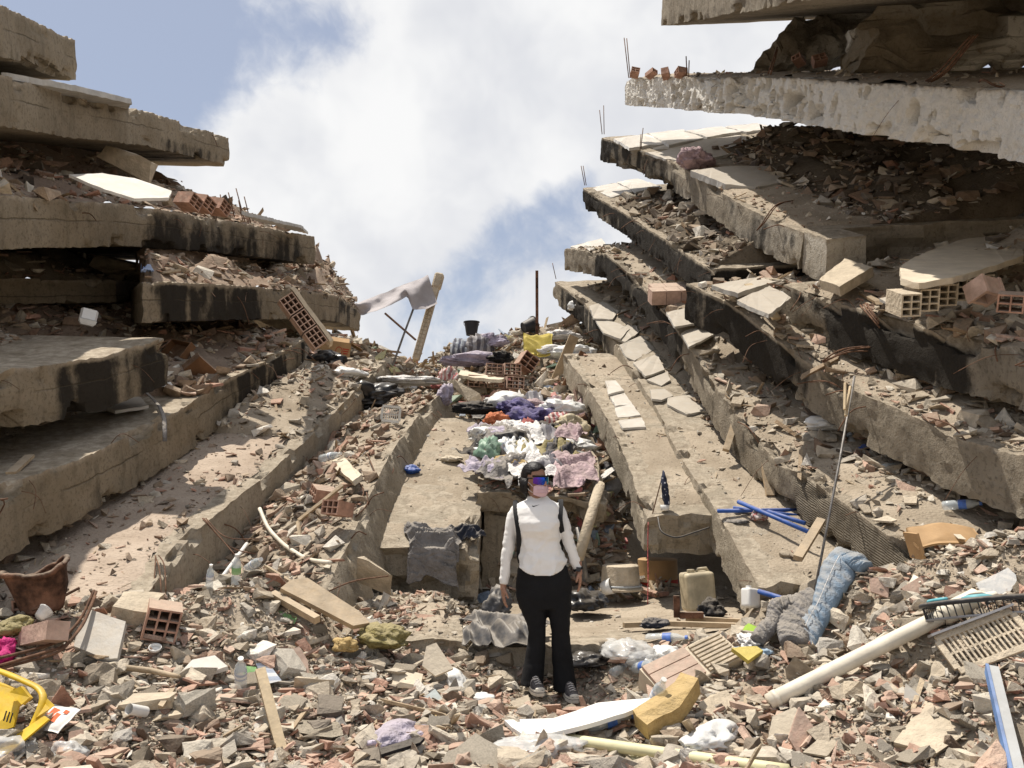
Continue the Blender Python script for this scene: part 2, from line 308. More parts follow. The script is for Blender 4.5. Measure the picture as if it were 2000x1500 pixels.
# ------------------------------------------------------------------ the ground: rubble slope in front, rubbish mound between the fans
CP = []
def cp(u, v, y): CP.append(P(u, v, y))
for q in ((-200, 1500, 4.1), (0, 1500, 4.3), (300, 1500, 4.5), (600, 1500, 4.65), (900, 1500, 4.75), (1200, 1500, 4.75), (1500, 1500, 4.6), (1800, 1500, 4.2), (2000, 1500, 3.9), (2200, 1500, 3.7),
          (-200, 1350, 4.8), (0, 1350, 5.0), (250, 1360, 5.2), (500, 1370, 5.5), (750, 1380, 5.8), (1500, 1380, 5.6), (1750, 1350, 5.0), (2000, 1300, 4.6), (2200, 1300, 4.4),
          (0, 1210, 5.8), (-200, 1200, 5.4), (150, 1200, 5.9), (300, 1185, 6.2), (450, 1150, 6.7), (520, 1130, 7.0), (600, 1170, 6.9), (690, 1225, 6.9), (760, 1190, 7.4), (830, 1170, 8.0), (880, 1230, 7.5), (700, 1300, 6.4), (450, 1260, 6.0),
          (1045, 1360, 6.5), (1110, 1372, 6.4), (1046, 1380, 6.25), (1114, 1392, 6.2), (1080, 1370, 6.4), (1250, 1350, 6.3), (950, 1280, 7.0), (850, 1300, 6.7), (1250, 1275, 6.8), (1430, 1255, 6.8), (1560, 1240, 6.55), (1600, 1160, 6.7), (1520, 1165, 7.0),
          (1700, 1112, 6.4), (1850, 1080, 6.0), (2000, 1045, 5.7), (2200, 1020, 5.4), (1800, 1200, 5.5), (2000, 1170, 5.2), (1620, 1280, 5.9),
          (900, 655, 17), (880, 690, 16), (1000, 636, 17), (1060, 640, 17), (1130, 625, 17), (940, 700, 15.6), (1080, 720, 15), (1150, 700, 14.6), (1000, 735, 14.6), (900, 745, 14.2), (1000, 775, 13.3), (1100, 775, 13.3),
          (640, 652, 14.6), (600, 642, 15.2), (560, 640, 15.8), (690, 662, 15), (740, 684, 15.6), (650, 655, 15.8), (800, 700, 15.5), (960, 830, 12.2), (1060, 840, 11.9), (1130, 850, 11.6), (960, 890, 11.0), (1060, 900, 10.7), (1130, 895, 10.9), (960, 950, 10.0), (1060, 945, 10.0)): cp(*q)
for x, y, z in ((-.3, 9.3, .25), (.3, 9.3, .25), (1., 9.6, .25), (1.5, 10.5, .3), (2., 11, .3), (1.3, 8.5, .2), (2.2, 8.2, .2), (0, 8.2, .2), (.6, 7.6, .2), (1.6, 7.4, .22), (2.6, 9.5, .2), (3.5, 9, .2), (-.8, 9.4, .3), (-1.5, 9.5, .3),
                (-2.5, 9, .2), (-3.5, 8, .1), (-4.5, 7, .1), (-3, 11, .6), (-2, 13, 1.2), (-5, 11, .2), (-6, 15, .5), (-1.2, 15.5, 2.6), (-2.5, 17, 2.8), (-7, 5, .2), (-1.2, 11.5, .6),
                (3.2, 12, .5), (4, 15, 1.), (2.9, 15, 1.2), (6, 10, .2), (6.5, 7, .2), (5, 8, .2), (0, 19, 3.6), (2, 19, 3.4), (-3, 20, 1.5), (6, 20, .5), (-7, 20, 0), (0, 23, 0), (0, 2.5, .1), (-3, 2.5, .2), (3, 2.5, .2), (-8, 9, 0), (8, 14, 0), (0, 0, 0), (-6, 0, 0), (6, 0, 0)): CP.append(np.array([x, y, z]))
CP = np.array(CP)
def H0(x, y):
    x, y = np.broadcast_arrays(np.asarray(x, float), np.asarray(y, float)); sh = x.shape; x = x.ravel(); y = y.ravel(); out = np.empty(len(x))
    for i in range(0, len(x), 20000):
        d2 = (x[i:i + 20000, None] - CP[:, 0]) ** 2 + (y[i:i + 20000, None] - CP[:, 1]) ** 2 + (.02 + .30 * sst(9.9, 11., y[i:i + 20000]))[:, None]
        ww = d2 ** -1.7; out[i:i + 20000] = (ww * CP[:, 2]).sum(1) / ww.sum(1)
    return out.reshape(sh)
def H(x, y):
    x, y = np.broadcast_arrays(np.asarray(x, float), np.asarray(y, float))
    return H0(x, y) + .07 * fb2(x * 1.6, y * 1.6, 3, 77) + .03 * fb2(x * 6, y * 6, 3, 78)
def grd(u, v, ymin=3.4):
    d = ray(u, v); ys = np.linspace(ymin, 19, 500); pz = CAMZ + d[2] / d[1] * ys; hz = H(d[0] / d[1] * ys, ys)
    k = np.argmax(hz > pz); return np.array([d[0] / d[1] * ys[k], ys[k], hz[k]])
xs = np.linspace(-8.5, 8.5, 240); ys = np.concatenate([np.linspace(1.5, 8, 150), np.linspace(8.05, 22, 170)])
X, Y = np.meshgrid(xs, ys, indexing='ij'); Z = H(X, Y)
ed = np.minimum.reduce([sst(-8.5, -7.6, X), 1 - sst(7.6, 8.5, X), sst(1.5, 2.2, Y), 1 - sst(20.5, 22, Y)]); Z = Z * ed - .02 * (1 - ed)
ids = np.arange(X.size).reshape(X.shape)
f4 = np.stack([ids[:-1, :-1], ids[1:, :-1], ids[1:, 1:], ids[:-1, 1:]], -1).reshape(-1, 4)
tag(mesh('terrain', np.stack([X, Y, Z], -1).reshape(-1, 3), f4, 'earth', None, True), kind='structure')
tag(mesh('ground', [(-3000, -3000, -.03), (3000, -3000, -.03), (3000, 3000, -.03), (-3000, 3000, -.03)], [(0, 1, 2, 3)], 'earth'), kind='structure')
# the flat floor slab in the hollow
FZ = .35
def floor_xy(u, v): 
    d = ray(u, v); k = (FZ - CAMZ) / d[2]; return np.array([d[0] * k, d[1] * k, FZ])
FLO = Slab('flat dusty floor slab behind the person, level with the ground', [(905, 1262, 6.85), (1000, 1262, 6.82), (1290, 1255, 6.85), (1420, 1238, 7.0), (1560, 1200, 7.7)], .22, (-.15, 3.6, 0), 'concrete_pale', seed=21, soot=-.4, rough=.012, jag=(.2, .2), chip=.08, na=24)
LOW = Slab('broken slab edge carrying the clothes pile over the dark hollow', [(925, 962, 9.35), (1010, 962, 9.3), (1075, 968, 9.22), (1188, 985, 9.15)], .22, (.1, 1.6, .62), 'concrete_left', seed=23, soot=.2, rough=.03, jag=(.1, .1), chip=.12, na=10)
PIER = Slab('rough concrete wall stub under the clothes pile, beside the ramp', [(942, 978, 9.5), (1006, 982, 9.45)], 1.0, (.0, .5, .0), 'concrete_left', seed=24, soot=.0, rough=.03, jag=(.05, .08), chip=.1, na=6, nt=14, nl=18, cat='wall stub', name='concrete_stub')
LR = Slab('low dusty slab sloping down below the jacket to the rubble', [(912, 1256, 6.85), (905, 1215, 7.3), (890, 1165, 8.0)], .2, (-1.15, 0, .02), 'concrete_pale', seed=26, soot=-.4, rough=.025, jag=(.15, .05), chip=.1, na=14)
# ------------------------------------------------------------------ rubble
def hull(pts, seed=0, sub=0, amp=.04):
    bm = bmesh.new()
    for q in pts: bm.verts.new(q)
    r = bmesh.ops.convex_hull(bm, input=bm.verts[:])
    bmesh.ops.delete(bm, geom=[v for v in bm.verts if not v.link_faces], context='VERTS')
    if sub:
        bmesh.ops.subdivide_edges(bm, edges=bm.edges[:], cuts=sub, use_grid_fill=True)
        V = np.array([v.co for v in bm.verts]); nn = fbm(V * 3.2 + seed, 4, seed); n2 = fbm(V * 9 + seed, 2, seed + 3)
        c = V.mean(0)
        for v, a, b in zip(bm.verts, nn, n2): v.co += (v.co - Vector(c)).normalized() * (a * amp * 2.2 + b * amp * .8)
    bmesh.ops.triangulate(bm, faces=bm.faces[:])
    bm.verts.index_update(); V = np.array([v.co[:] for v in bm.verts]); Fc = np.array([[v.index for v in f.verts] for f in bm.faces]); bm.free()
    return V, Fc
def chunk_pts(r, flat, n):
    p = r.uniform(-1, 1, (n, 3)); p = np.sign(p) * np.abs(p) ** .55
    return p * np.array([1, r.uniform(.55, .95), flat * r.uniform(.6, 1.1)])
def shard_pts(r, th):
    n = r.integers(4, 7); a = np.sort(r.uniform(0, 2 * math.pi, n)); rr = r.uniform(.6, 1.1, n)
    q = np.stack([np.cos(a) * rr, np.sin(a) * rr * r.uniform(.45, .9), 0 * a], -1)
    return np.concatenate([q + [0, 0, th], (q * r.uniform(.9, 1.08)) - [0, 0, th]])
rl = np.random.default_rng(5)
PEB = [hull(chunk_pts(rl, rl.uniform(.3, .7), 8)) for _ in range(20)]
GRT = [hull(chunk_pts(rl, .5, 6)) for _ in range(14)]
CHK = [hull(chunk_pts(rl, rl.uniform(.25, .7), 11), k, 1, .07) for k in range(18)]
SHD = [hull(shard_pts(rl, rl.uniform(.05, .11))) for _ in range(26)]
CHB = [hull(chunk_pts(rl, rl.uniform(.35, .8), 11), k, 2, .10) for k in range(16)]
STK = [hull(np.array([(sx, sy * .09, sz * .05) for sx in (-1, 1) for sy in (-1, 1) for sz in (-1, 1)]) * rl.uniform(.8, 1.2, (8, 3))) for _ in range(6)]
BASES = dict(chb=CHB, grt=GRT, peb=PEB, chk=CHK, shd=SHD, stk=STK)
PAL = dict(conc=[(.48, .41, .315), (.42, .355, .27), (.54, .47, .37), (.45, .40, .325), (.36, .30, .225), (.59, .525, .43), (.38, .345, .295)],
           brick=[(.52, .325, .245), (.46, .265, .195), (.55, .385, .30), (.50, .34, .26), (.42, .235, .17)],
           pale=[(.68, .63, .54), (.60, .55, .46), (.74, .70, .63)],
           dark=[(.12, .10, .085), (.20, .165, .13), (.16, .12, .09)],
           brown=[(.32, .235, .165), (.27, .19, .135), (.37, .28, .20), (.33, .215, .155)],
           wood=[(.36, .26, .16), (.45, .35, .23), (.30, .21, .13)],
           litter=[(.75, .74, .72), (.30, .38, .5), (.55, .2, .2), (.62, .58, .3), (.2, .2, .22), (.45, .45, .46), (.7, .66, .58), (.3, .42, .33)])
MIXES = dict(fore=dict(conc=.58, brick=.20, pale=.10, brown=.07, dark=.05), fore_brick=dict(conc=.34, brick=.50, pale=.05, brown=.07, dark=.04), slab=dict(conc=.55, brick=.12, pale=.06, brown=.2, dark=.07), left=dict(conc=.22, brick=.15, pale=.03, brown=.50, dark=.10),  # left: dusty brown pieces, darkened to carry the left stack's shade
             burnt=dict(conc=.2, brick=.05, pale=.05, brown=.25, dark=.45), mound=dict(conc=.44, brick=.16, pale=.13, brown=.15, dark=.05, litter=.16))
def rotmats(n, tilt, r, frame=None):
    yaw = r.uniform(0, 2 * math.pi, n); ax = r.uniform(0, 2 * math.pi, n); t = r.normal(0, tilt, n)
    k = np.stack([np.cos(ax), np.sin(ax), np.zeros(n)], -1); K = np.zeros((n, 3, 3))
    K[:, 0, 1], K[:, 0, 2], K[:, 1, 0], K[:, 1, 2], K[:, 2, 0], K[:, 2, 1] = -k[:, 2], k[:, 1], k[:, 2], -k[:, 0], -k[:, 1], k[:, 0]
    R = np.eye(3) + np.sin(t)[:, None, None] * K + (1 - np.cos(t))[:, None, None] * (K @ K)
    Zr = np.zeros((n, 3, 3)); Zr[:, 0, 0] = np.cos(yaw); Zr[:, 0, 1] = -np.sin(yaw); Zr[:, 1, 0] = np.sin(yaw); Zr[:, 1, 1] = np.cos(yaw); Zr[:, 2, 2] = 1
    R = R @ Zr
    return R if frame is None else frame @ R
BIN = {}
def scatter(pos, size, mix, r, normal=None, tilt=.55, bin_=None, shares=(.50, .20, .26, .04), tint=1., grit=False, big=False):
    """pieces of rubble at given points, gathered by kind"""
    n = len(pos); names = list(MIXES[mix]); pr = np.array([MIXES[mix][k] for k in names]); pal = r.choice(len(names), n, p=pr / pr.sum())
    shp = r.choice(4, n, p=shares); shp = np.where((np.isin(pal, [names.index('brick')])) & (shp != 2) & (r.random(n) < .75) & (not grit), 2, shp)
    fr = None
    if normal is not None:
        N = Vector(normal); fr = np.array(N.to_track_quat('Z', 'Y').to_matrix())
    R = rotmats(n, tilt, r, fr)
    for si, bn in enumerate(('grt' if grit else 'peb', 'chb' if big else 'chk', 'shd', 'stk')):
        lib = BASES[bn]; bi = r.integers(0, len(lib), n)
        for k, (V, Fc) in enumerate(lib):
            q = np.where((shp == si) & (bi == k))[0]
            if not len(q): continue
            sc = size[q, None] * r.uniform(.8, 1.2, (len(q), 3)) * (1.35 if si == 2 else 2.2 if si == 3 else 1.)
            W = np.einsum('nij,nvj->nvi', R[q], V[None] * sc[:, None, :]) + pos[q][:, None, :]
            cc = np.array([PAL[names[p]][r.integers(0, len(PAL[names[p]]))] if si != 3 else PAL['wood'][r.integers(0, 3)] for p in pal[q]]) * r.uniform(.82, 1.15, (len(q), 1)) * tint
            key = bin_ or ('brick_rubble' if si == 2 else 'concrete_rubble')
            BIN.setdefault(key, []).append((W.reshape(-1, 3), (Fc[None] + (np.arange(len(q)) * len(V))[:, None, None]).reshape(-1, 3), np.repeat(cc, len(V), 0)))
def flush():
    for key, L in BIN.items():
        off = 0; Vs, Fs, Cs = [], [], []
        for V, Fc, c in L: Vs.append(V); Fs.append(Fc + off); Cs.append(c); off += len(V)
        o = mesh(key, np.concatenate(Vs), np.concatenate(Fs), 'rubble', None, False, np.concatenate(Cs))
        lab = dict(concrete_rubble='small crumbled concrete lumps and pebbles strewn over slabs and ground', brick_rubble='small broken red and grey brick shards strewn over slabs and ground')
        tag(o, lab.get(key), 'rubble', kind='stuff')

def bed(sl, s0, s1, t0, t1, hmax, mix, n, size, seed, ramp=.5, material='earth', keep=None, tint=1., edge_h=.02, hback=0.):
    """a layer of loose debris lying on a slab, heaped towards its back"""
    r = np.random.default_rng(seed)
    def hh(S, t): return hback * sst(1.2, 3., t - t0) * (1 + .5 * fb2(S * .9, t * .9, 3, seed + 6)) + edge_h * (t > t0 + .02) + hmax * sst(0, ramp, t - t0) * np.clip(.75 + fb2(S * 1.1 + seed, t * 1.5, 3, seed) * 1.1, .1, 2) + .02 * fb2(S * 7, t * 7, 3, seed + 1)
    ns, nt_ = max(8, int((s1 - s0) / .09)), max(5, int((t1 - t0) / .09))
    S, t = np.meshgrid(np.linspace(s0, s1, ns), np.linspace(t0, t1, nt_), indexing='ij')
    e = .10 * fb2(S * 2.5, t * 0, 3, seed + 2); t = t + (e + .04) * (1 - sst(0, .5, t - t0))
    h = hh(S, t); h = np.where((t - t0) < .06, -.015, h); h[0] -= .05 + hmax; h[-1] -= .05 + hmax
    V = sl.at(S, np.clip(t, .03, None), h).reshape(-1, 3); ids = np.arange(S.size).reshape(S.shape)
    f4 = np.stack([ids[:-1, :-1], ids[1:, :-1], ids[1:, 1:], ids[:-1, 1:]], -1).reshape(-1, 4)
    o = mesh('debris_layer', V, f4, material, sl.o, True); o['kind'] = 'stuff'
    if not n: return
    S = r.uniform(s0, s1, n); t = t0 + r.beta(1.0, 1.5, n) * (t1 - t0); cl = fb2(S * 1.3 + 3 * seed, t * 2, 3, seed + 4)
    ok = (cl > -.15 + .2 * r.normal(size=n)); 
    if keep: ok &= keep(S, t)
    S, t = S[ok], t[ok]; a_ = size[0] * .62; sz = a_ * (size[1] * 1.1 / a_) ** (r.random(len(S)) ** 2.4)
    p = sl.at(S, np.clip(t, .05, None), np.maximum(hh(S, t), .0) + sz * .22)
    scatter(p, sz, mix, r, sl.N, .45, tint=tint)

bed(L1, .2, L1.L - .1, .25, 3, .06, 'left', 150, (.03, .07), 100)
bed(L2, .2, L2.L - .2, .3, 3, .08, 'left', 260, (.03, .09), 101)
bed(L3, .1, L3.L - .7, .03, 4, .42, 'left', 3000, (.03, .14), 102, ramp=1.0, material='earth_brick', hback=0.75)
bed(L4, .1, L4.L - .1, .04, 4, .45, 'left', 2600, (.03, .12), 103, ramp=1.0, material='earth_brick', hback=0.7)
bed(L4b, .3, L4b.L - .1, .1, 3, .4, 'left', 500, (.03, .12), 104, ramp=1., hback=0.95)
bed(L5, .1, L5.L - .1, 1.2, 5, .6, 'left', 1400, (.03, .13), 105, ramp=1.2, hback=1.0)
bed(L6, 4.2, L6.L - .1, .05, 3.5, .36, 'left', 4200, (.025, .12), 106, ramp=.9, material='earth_brick', hback=.5)
bed(LR, .1, LR.L - .05, .08, 1.0, .0, 'slab', 260, (.01, .04), 132, edge_h=.004)
bed(LOW, .1, LOW.L - .1, .03, 1.5, .02, 'mound', 700, (.03, .1), 131)
bed(L6, .3, 4.3, .9, 3.5, .10, 'left', 500, (.02, .08), 107, ramp=.9)
bed(L7, .2, 4.6, .12, 3.6, .05, 'left', 1900, (.018, .07), 108, ramp=1.2, material='earth_pale')
bed(L7, 4.4, L7.L - .1, .06, 3.2, .25, 'slab', 2600, (.025, .11), 109, ramp=.9)
bed(L8, .1, L8.L - .1, .06, 1.9, .15, 'left', 6000, (.018, .10), 110, ramp=.5)
bed(L9, .2, L9.L - .1, .1, 1.7, .0, 'slab', 260, (.012, .045), 111, edge_h=.004)
bed(R1, .2, R1.L - .4, .1, 5, .03, 'slab', 900, (.02, .06), 120)
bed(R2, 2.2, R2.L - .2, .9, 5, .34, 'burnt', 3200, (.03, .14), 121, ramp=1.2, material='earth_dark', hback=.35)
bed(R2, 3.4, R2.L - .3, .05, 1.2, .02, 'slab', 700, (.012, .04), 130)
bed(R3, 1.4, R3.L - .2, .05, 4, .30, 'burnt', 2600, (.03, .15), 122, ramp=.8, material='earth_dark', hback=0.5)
bed(R4, .2, R4.L - .2, .04, 3, .13, 'slab', 5200, (.02, .11), 123, ramp=.7, hback=0.6)
bed(R8, .2, R8.L - .2, .05, 4, .22, 'slab', 3600, (.02, .12), 124, ramp=1.0, hback=0.7)
bed(R5, .6, R5.L - .1, .05, 3, .12, 'slab', 6500, (.02, .11), 125, ramp=.7, hback=0.5)
bed(R6, .4, 8.0, .5, 2.6, .10, 'slab', 2300, (.02, .10), 126, ramp=.6)
bed(R6, 8.0, R6.L - .2, .15, 2.6, .0, 'slab', 500, (.012, .05), 127, edge_h=.004)
bed(R7, .2, R7.L - .2, .1, 1.1, .0, 'slab', 300, (.012, .05), 128, edge_h=.004)
bed(FLO, .2, FLO.L - .2, .05, 3.4, .0, 'slab', 420, (.01, .045), 129, edge_h=.003)

# ---- the open slope in the foreground and the mound
r = np.random.default_rng(31)
def fore_points(n):
    """points spread evenly over the picture of the foreground slope"""
    y = 3.6 + r.random(n) ** 1.25 * 4.2; x = r.uniform(-1, 1, n) * (y * .66 + .3); return x, y
def on_floor(x, y):
    u, v = proj(np.stack([x, y, np.full_like(x, .3)], -1)); return (y > 6.95) & (x > -.35) & (x < 2.35)
for n, a, b, shares, lift in ((26000, .012, .034, (.72, .08, .17, .03), .2), (9500, .03, .065, (.45, .36, .16, .03), .35), (1500, .06, .11, (.0, .80, .18, .02), .35)):
    x, y = fore_points(n); ok = ~on_floor(x, y); x, y = x[ok], y[ok]
    nf = ~((a > .02) & (((x - .18) ** 2 + (y - 6.4) ** 2 < .05) | ((x - .43) ** 2 + (y - 6.38) ** 2 < .05))); x, y = x[nf], y[nf]; sz = a * (b / a) ** (r.random(len(x)) ** 1.7); z = H(x, y)
    red = fb2(x * .8 + 4, y * .8, 3, 55) + .25 * r.normal(size=len(x)) > .05; dens = (fb2(x * 1.4, y * 1.4, 3, 56) + .22 * r.normal(size=len(x)) > -.22) | (a < .02)
    for mk_, mx_ in ((red & dens, 'fore_brick'), (~red & dens, 'fore')): scatter(np.stack([x, y, z + sz * lift + .02 * r.random(len(x))], -1)[mk_], sz[mk_], mx_, r, None, .5, shares=shares, big=a > .05)
x, y = fore_points(34000); ok = ~on_floor(x, y); x, y = x[ok], y[ok]; sz = .006 * 2.6 ** r.random(len(x))
scatter(np.stack([x, y, H(x, y) + .004 + .02 * r.random(len(x))], -1), sz, 'fore', r, None, .6, shares=(1., 0, 0, 0), grit=True)
# mound and rubbish slope between the fans
for n, a, b in ((15000, .02, .06), (3800, .06, .13), (300, .13, .2)):
    y = 9.6 + r.random(n) * 8.4; x0 = np.interp(y, [9.6, 12, 14, 16, 18], [-.5, -.5, -3.0, -5.0, -5.2]); x1 = np.interp(y, [9.6, 12, 14, 16, 18], [1.2, 1.6, 1.8, 2.2, 2.6])
    x = x0 + r.random(n) * (x1 - x0); sz = a * (b / a) ** r.random(n)
    scatter(np.stack([x, y, H(x, y) + sz * .35], -1), sz, 'mound', r, None, .7, shares=(.4, .25, .25, .1))
n = 1500; x = r.uniform(-1.8, -.25, n); y = r.uniform(7.2, 8.9, n); sz = .010 + .05 * r.random(n) ** 3
scatter(np.stack([x, y, H(x, y) + sz * .3], -1), sz, 'fore', r, None, .6)
# the dark face under the rubbish, right of the ramp
n = 700; x = r.uniform(-.4, 1.7, n); y = r.uniform(9.2, 10.4, n); sz = .04 + .10 * r.random(n) ** 2
scatter(np.stack([x, y, H(x, y) + sz * .3], -1), sz, 'mound', r, None, .8)
# ------------------------------------------------------------------ builders for the things lying about
def norm(v): v = np.asarray(v, float); return v / np.linalg.norm(v)
def tube(path, rr, n=8, cap=True, seed=None, fold=0., freq=6., flat=1.):
    path = np.asarray(path, float); m = len(path); rr = np.broadcast_to(np.asarray(rr, float), (m,))
    T = np.gradient(path, axis=0); T /= np.linalg.norm(T, axis=1)[:, None] + 1e-9
    a = np.array([0, 0, 1.]) if abs(T[0][2]) < .9 else np.array([1., 0, 0]); U = norm(np.cross(T[0], a)); Vs = []
    for i in range(m):
        U = norm(U - T[i] * U.dot(T[i])); W = np.cross(T[i], U); t = np.arange(n) / n * 2 * math.pi
        Vs.append(path[i] + rr[i] * (np.cos(t)[:, None] * U + flat * np.sin(t)[:, None] * W))
    V = np.concatenate(Vs)
    if fold:
        k = 1 - 2 * np.abs(fbm(V * freq, 3, seed or 0)) * 2; c = np.repeat(path, n, 0); V = c + (V - c) * (1 + fold * k)[:, None]
    ids = np.arange(m * n).reshape(m, n); nx = np.roll(ids, -1, 1)
    F = [tuple(q) for q in np.stack([ids[:-1], nx[:-1], nx[1:], ids[1:]], -1).reshape(-1, 4)]
    if cap: F += [tuple(ids[0][::-1]), tuple(ids[-1])]
    return V, F
def resample(pts, k):
    pts = np.asarray(pts, float); d = np.r_[0, np.cumsum(np.linalg.norm(np.diff(pts, axis=0), axis=1))]; q = np.linspace(0, d[-1], k)
    return np.stack([np.interp(q, d, pts[:, i]) for i in range(3)], -1)
def smooth_path(pts, k=24):
    pts = resample(pts, k)
    for _ in range(3): pts[1:-1] = (pts[:-2] + 2 * pts[1:-1] + pts[2:]) / 4
    return pts
def lathe(prof, n=20, cap0=True, cap1=False):
    t = np.arange(n) / n * 2 * math.pi; V = np.concatenate([np.stack([r * np.cos(t), r * np.sin(t), np.full(n, z)], -1) for r, z in prof])
    m = len(prof); ids = np.arange(m * n).reshape(m, n); nx = np.roll(ids, -1, 1)
    F = [tuple(q) for q in np.stack([ids[:-1], nx[:-1], nx[1:], ids[1:]], -1).reshape(-1, 4)]
    if cap0: F.append(tuple(ids[0][::-1]))
    if cap1: F.append(tuple(ids[-1]))
    return V, F
def box(sx, sy, sz, c=(0, 0, 0)):
    V = np.array([(x, y, z) for x in (-.5, .5) for y in (-.5, .5) for z in (-.5, .5)]) * [sx, sy, sz] + np.array(c)
    return V, [(0, 1, 3, 2), (4, 6, 7, 5), (0, 4, 5, 1), (2, 3, 7, 6), (0, 2, 6, 4), (1, 5, 7, 3)]
def join(*L):
    Vs, Fs, o = [], [], 0
    for V, F in L: Vs.append(np.asarray(V, float)); Fs += [tuple(i + o for i in f) for f in F]; o += len(V)
    return np.concatenate(Vs), Fs
def rotm(rx=0, ry=0, rz=0): return np.array(Euler((rad(rx), rad(ry), rad(rz))).to_matrix())
def basis(n, hint=(1, 0, 0)):
    n = norm(n); x = np.asarray(hint, float); x = norm(x - n * x.dot(n)); return np.stack([x, np.cross(n, x), n], 1)
def put(VF, loc=(0, 0, 0), R=None):
    V, F = VF; V = np.asarray(V, float); return (V @ (np.eye(3) if R is None else R).T + np.asarray(loc)), F
def bev(o, w=.004, seg=1):
    bm = bmesh.new(); bm.from_mesh(o.data); bmesh.ops.recalc_face_normals(bm, faces=bm.faces)
    bmesh.ops.bevel(bm, geom=bm.edges[:], offset=w, segments=seg, affect='EDGES', profile=.6); bm.to_mesh(o.data); bm.free(); return o
def thing(name, VF, material, label, cat, group=None, phrase=None, smooth=False, sharp=None):
    V, F = VF; V = np.asarray(V, float); c = V.mean(0).copy(); c[2] = V[:, 2].min()
    o = mesh(name, V - c, F, material, None, smooth, sharp=sharp); o.location = c; tag(o, label, cat, group)
    if phrase: land(c, phrase)
    return o
def root(name, loc, label, cat, group=None, phrase=None, R=None):
    o = empty(name, loc); tag(o, label, cat, group)
    if R is not None: o.rotation_euler = Matrix(R).to_euler()
    if phrase: land(loc, phrase)
    return o
def part(name, VF, material, parent, smooth=False, sharp=None, label=None):
    o = mesh(name, VF[0], VF[1], material, parent, smooth, sharp=sharp)
    if label: o['label'] = label
    return o
def plane_px(pt, n, u, v):
    d = ray(u, v); o = np.array([0, 0, CAMZ]); return o + d * (np.dot(np.asarray(pt) - o, n) / np.dot(d, n))
def prism(P3, n, th, seed=0, jit=.0):
    """flat polygon through 3-D points thickened downwards, its outline broken up"""
    P3 = np.asarray(P3, float); n = norm(n); Q = []
    for i in range(len(P3)):
        a, b = P3[i], P3[(i + 1) % len(P3)]; k = max(1, int(np.linalg.norm(b - a) / .06)) if jit else 1
        for j in range(k): Q.append(a + (b - a) * j / k)
    Q = np.array(Q); m = len(Q)
    if jit: Q = Q + jit * np.stack([fbm(Q * 9 + 11 * k, 3, seed) for k in range(3)], -1)
    ctr = Q.mean(0); lo = Q - n * th
    if jit: lo = lo + (ctr - lo) * (jit * .8 * (vn(Q * 14, seed)))[:, None]
    V = np.concatenate([Q, lo]); F = [tuple(range(m)), tuple(range(2 * m - 1, m - 1, -1))] + [(i, i + m, (i + 1) % m + m, (i + 1) % m) for i in range(m)]
    return V, F
def plate_px(poly, pt, n, th, seed=0, jit=.012): return prism([plane_px(pt, n, u, v) for u, v in poly], n, th, seed, jit)
def ico(sub):
    bm = bmesh.new(); bmesh.ops.create_icosphere(bm, subdivisions=sub, radius=1.); V = np.array([v.co[:] for v in bm.verts]); bm.verts.index_update()
    F = np.array([[v.index for v in f.verts] for f in bm.faces]); bm.free(); return V, F
ICO = {k: ico(k) for k in (3, 4, 5)}
def crumple(size, seed, fold=.3, freq=2., sub=4, sag=.5):
    V, F = ICO[sub]; V = V.copy(); rg = 1 - 3.2 * np.abs(fbm(V * freq + seed * 3.1, 3, seed)); big = fbm(V * 1.2 + seed, 2, seed + 7); r2 = .5 - 2.4 * np.abs(fbm(V * freq * 2.3 + seed * 1.7, 2, seed + 9))
    V = V * (1 + fold * (rg + .55 * r2) + .75 * big)[:, None]; V[:, :2] += .16 * np.stack([fbm(V * 2.6 + 5, 2, seed + 11), fbm(V * 2.6 + 9, 2, seed + 12)], -1); V[:, 2] = np.where(V[:, 2] < 0, V[:, 2] * sag, V[:, 2]); V = V * (np.asarray(size) / 2); V[:, 2] -= V[:, 2].min() * .75
    return V, F
def cloth_heap(name, label, cat, loc, size, mtl, seed, R=None, group=None, phrase=None, fold=.3, freq=2.2, sub=4):
    V, F = crumple(size, seed, fold, freq, sub); o = mesh(name, V, F, mtl, None, True); o.location = loc; o.rotation_euler = Matrix(R if R is not None else rotm(0, 0, seed * 47 % 360)).to_euler()
    tag(o, label, cat, group)
    if phrase: land(loc, phrase)
    return o
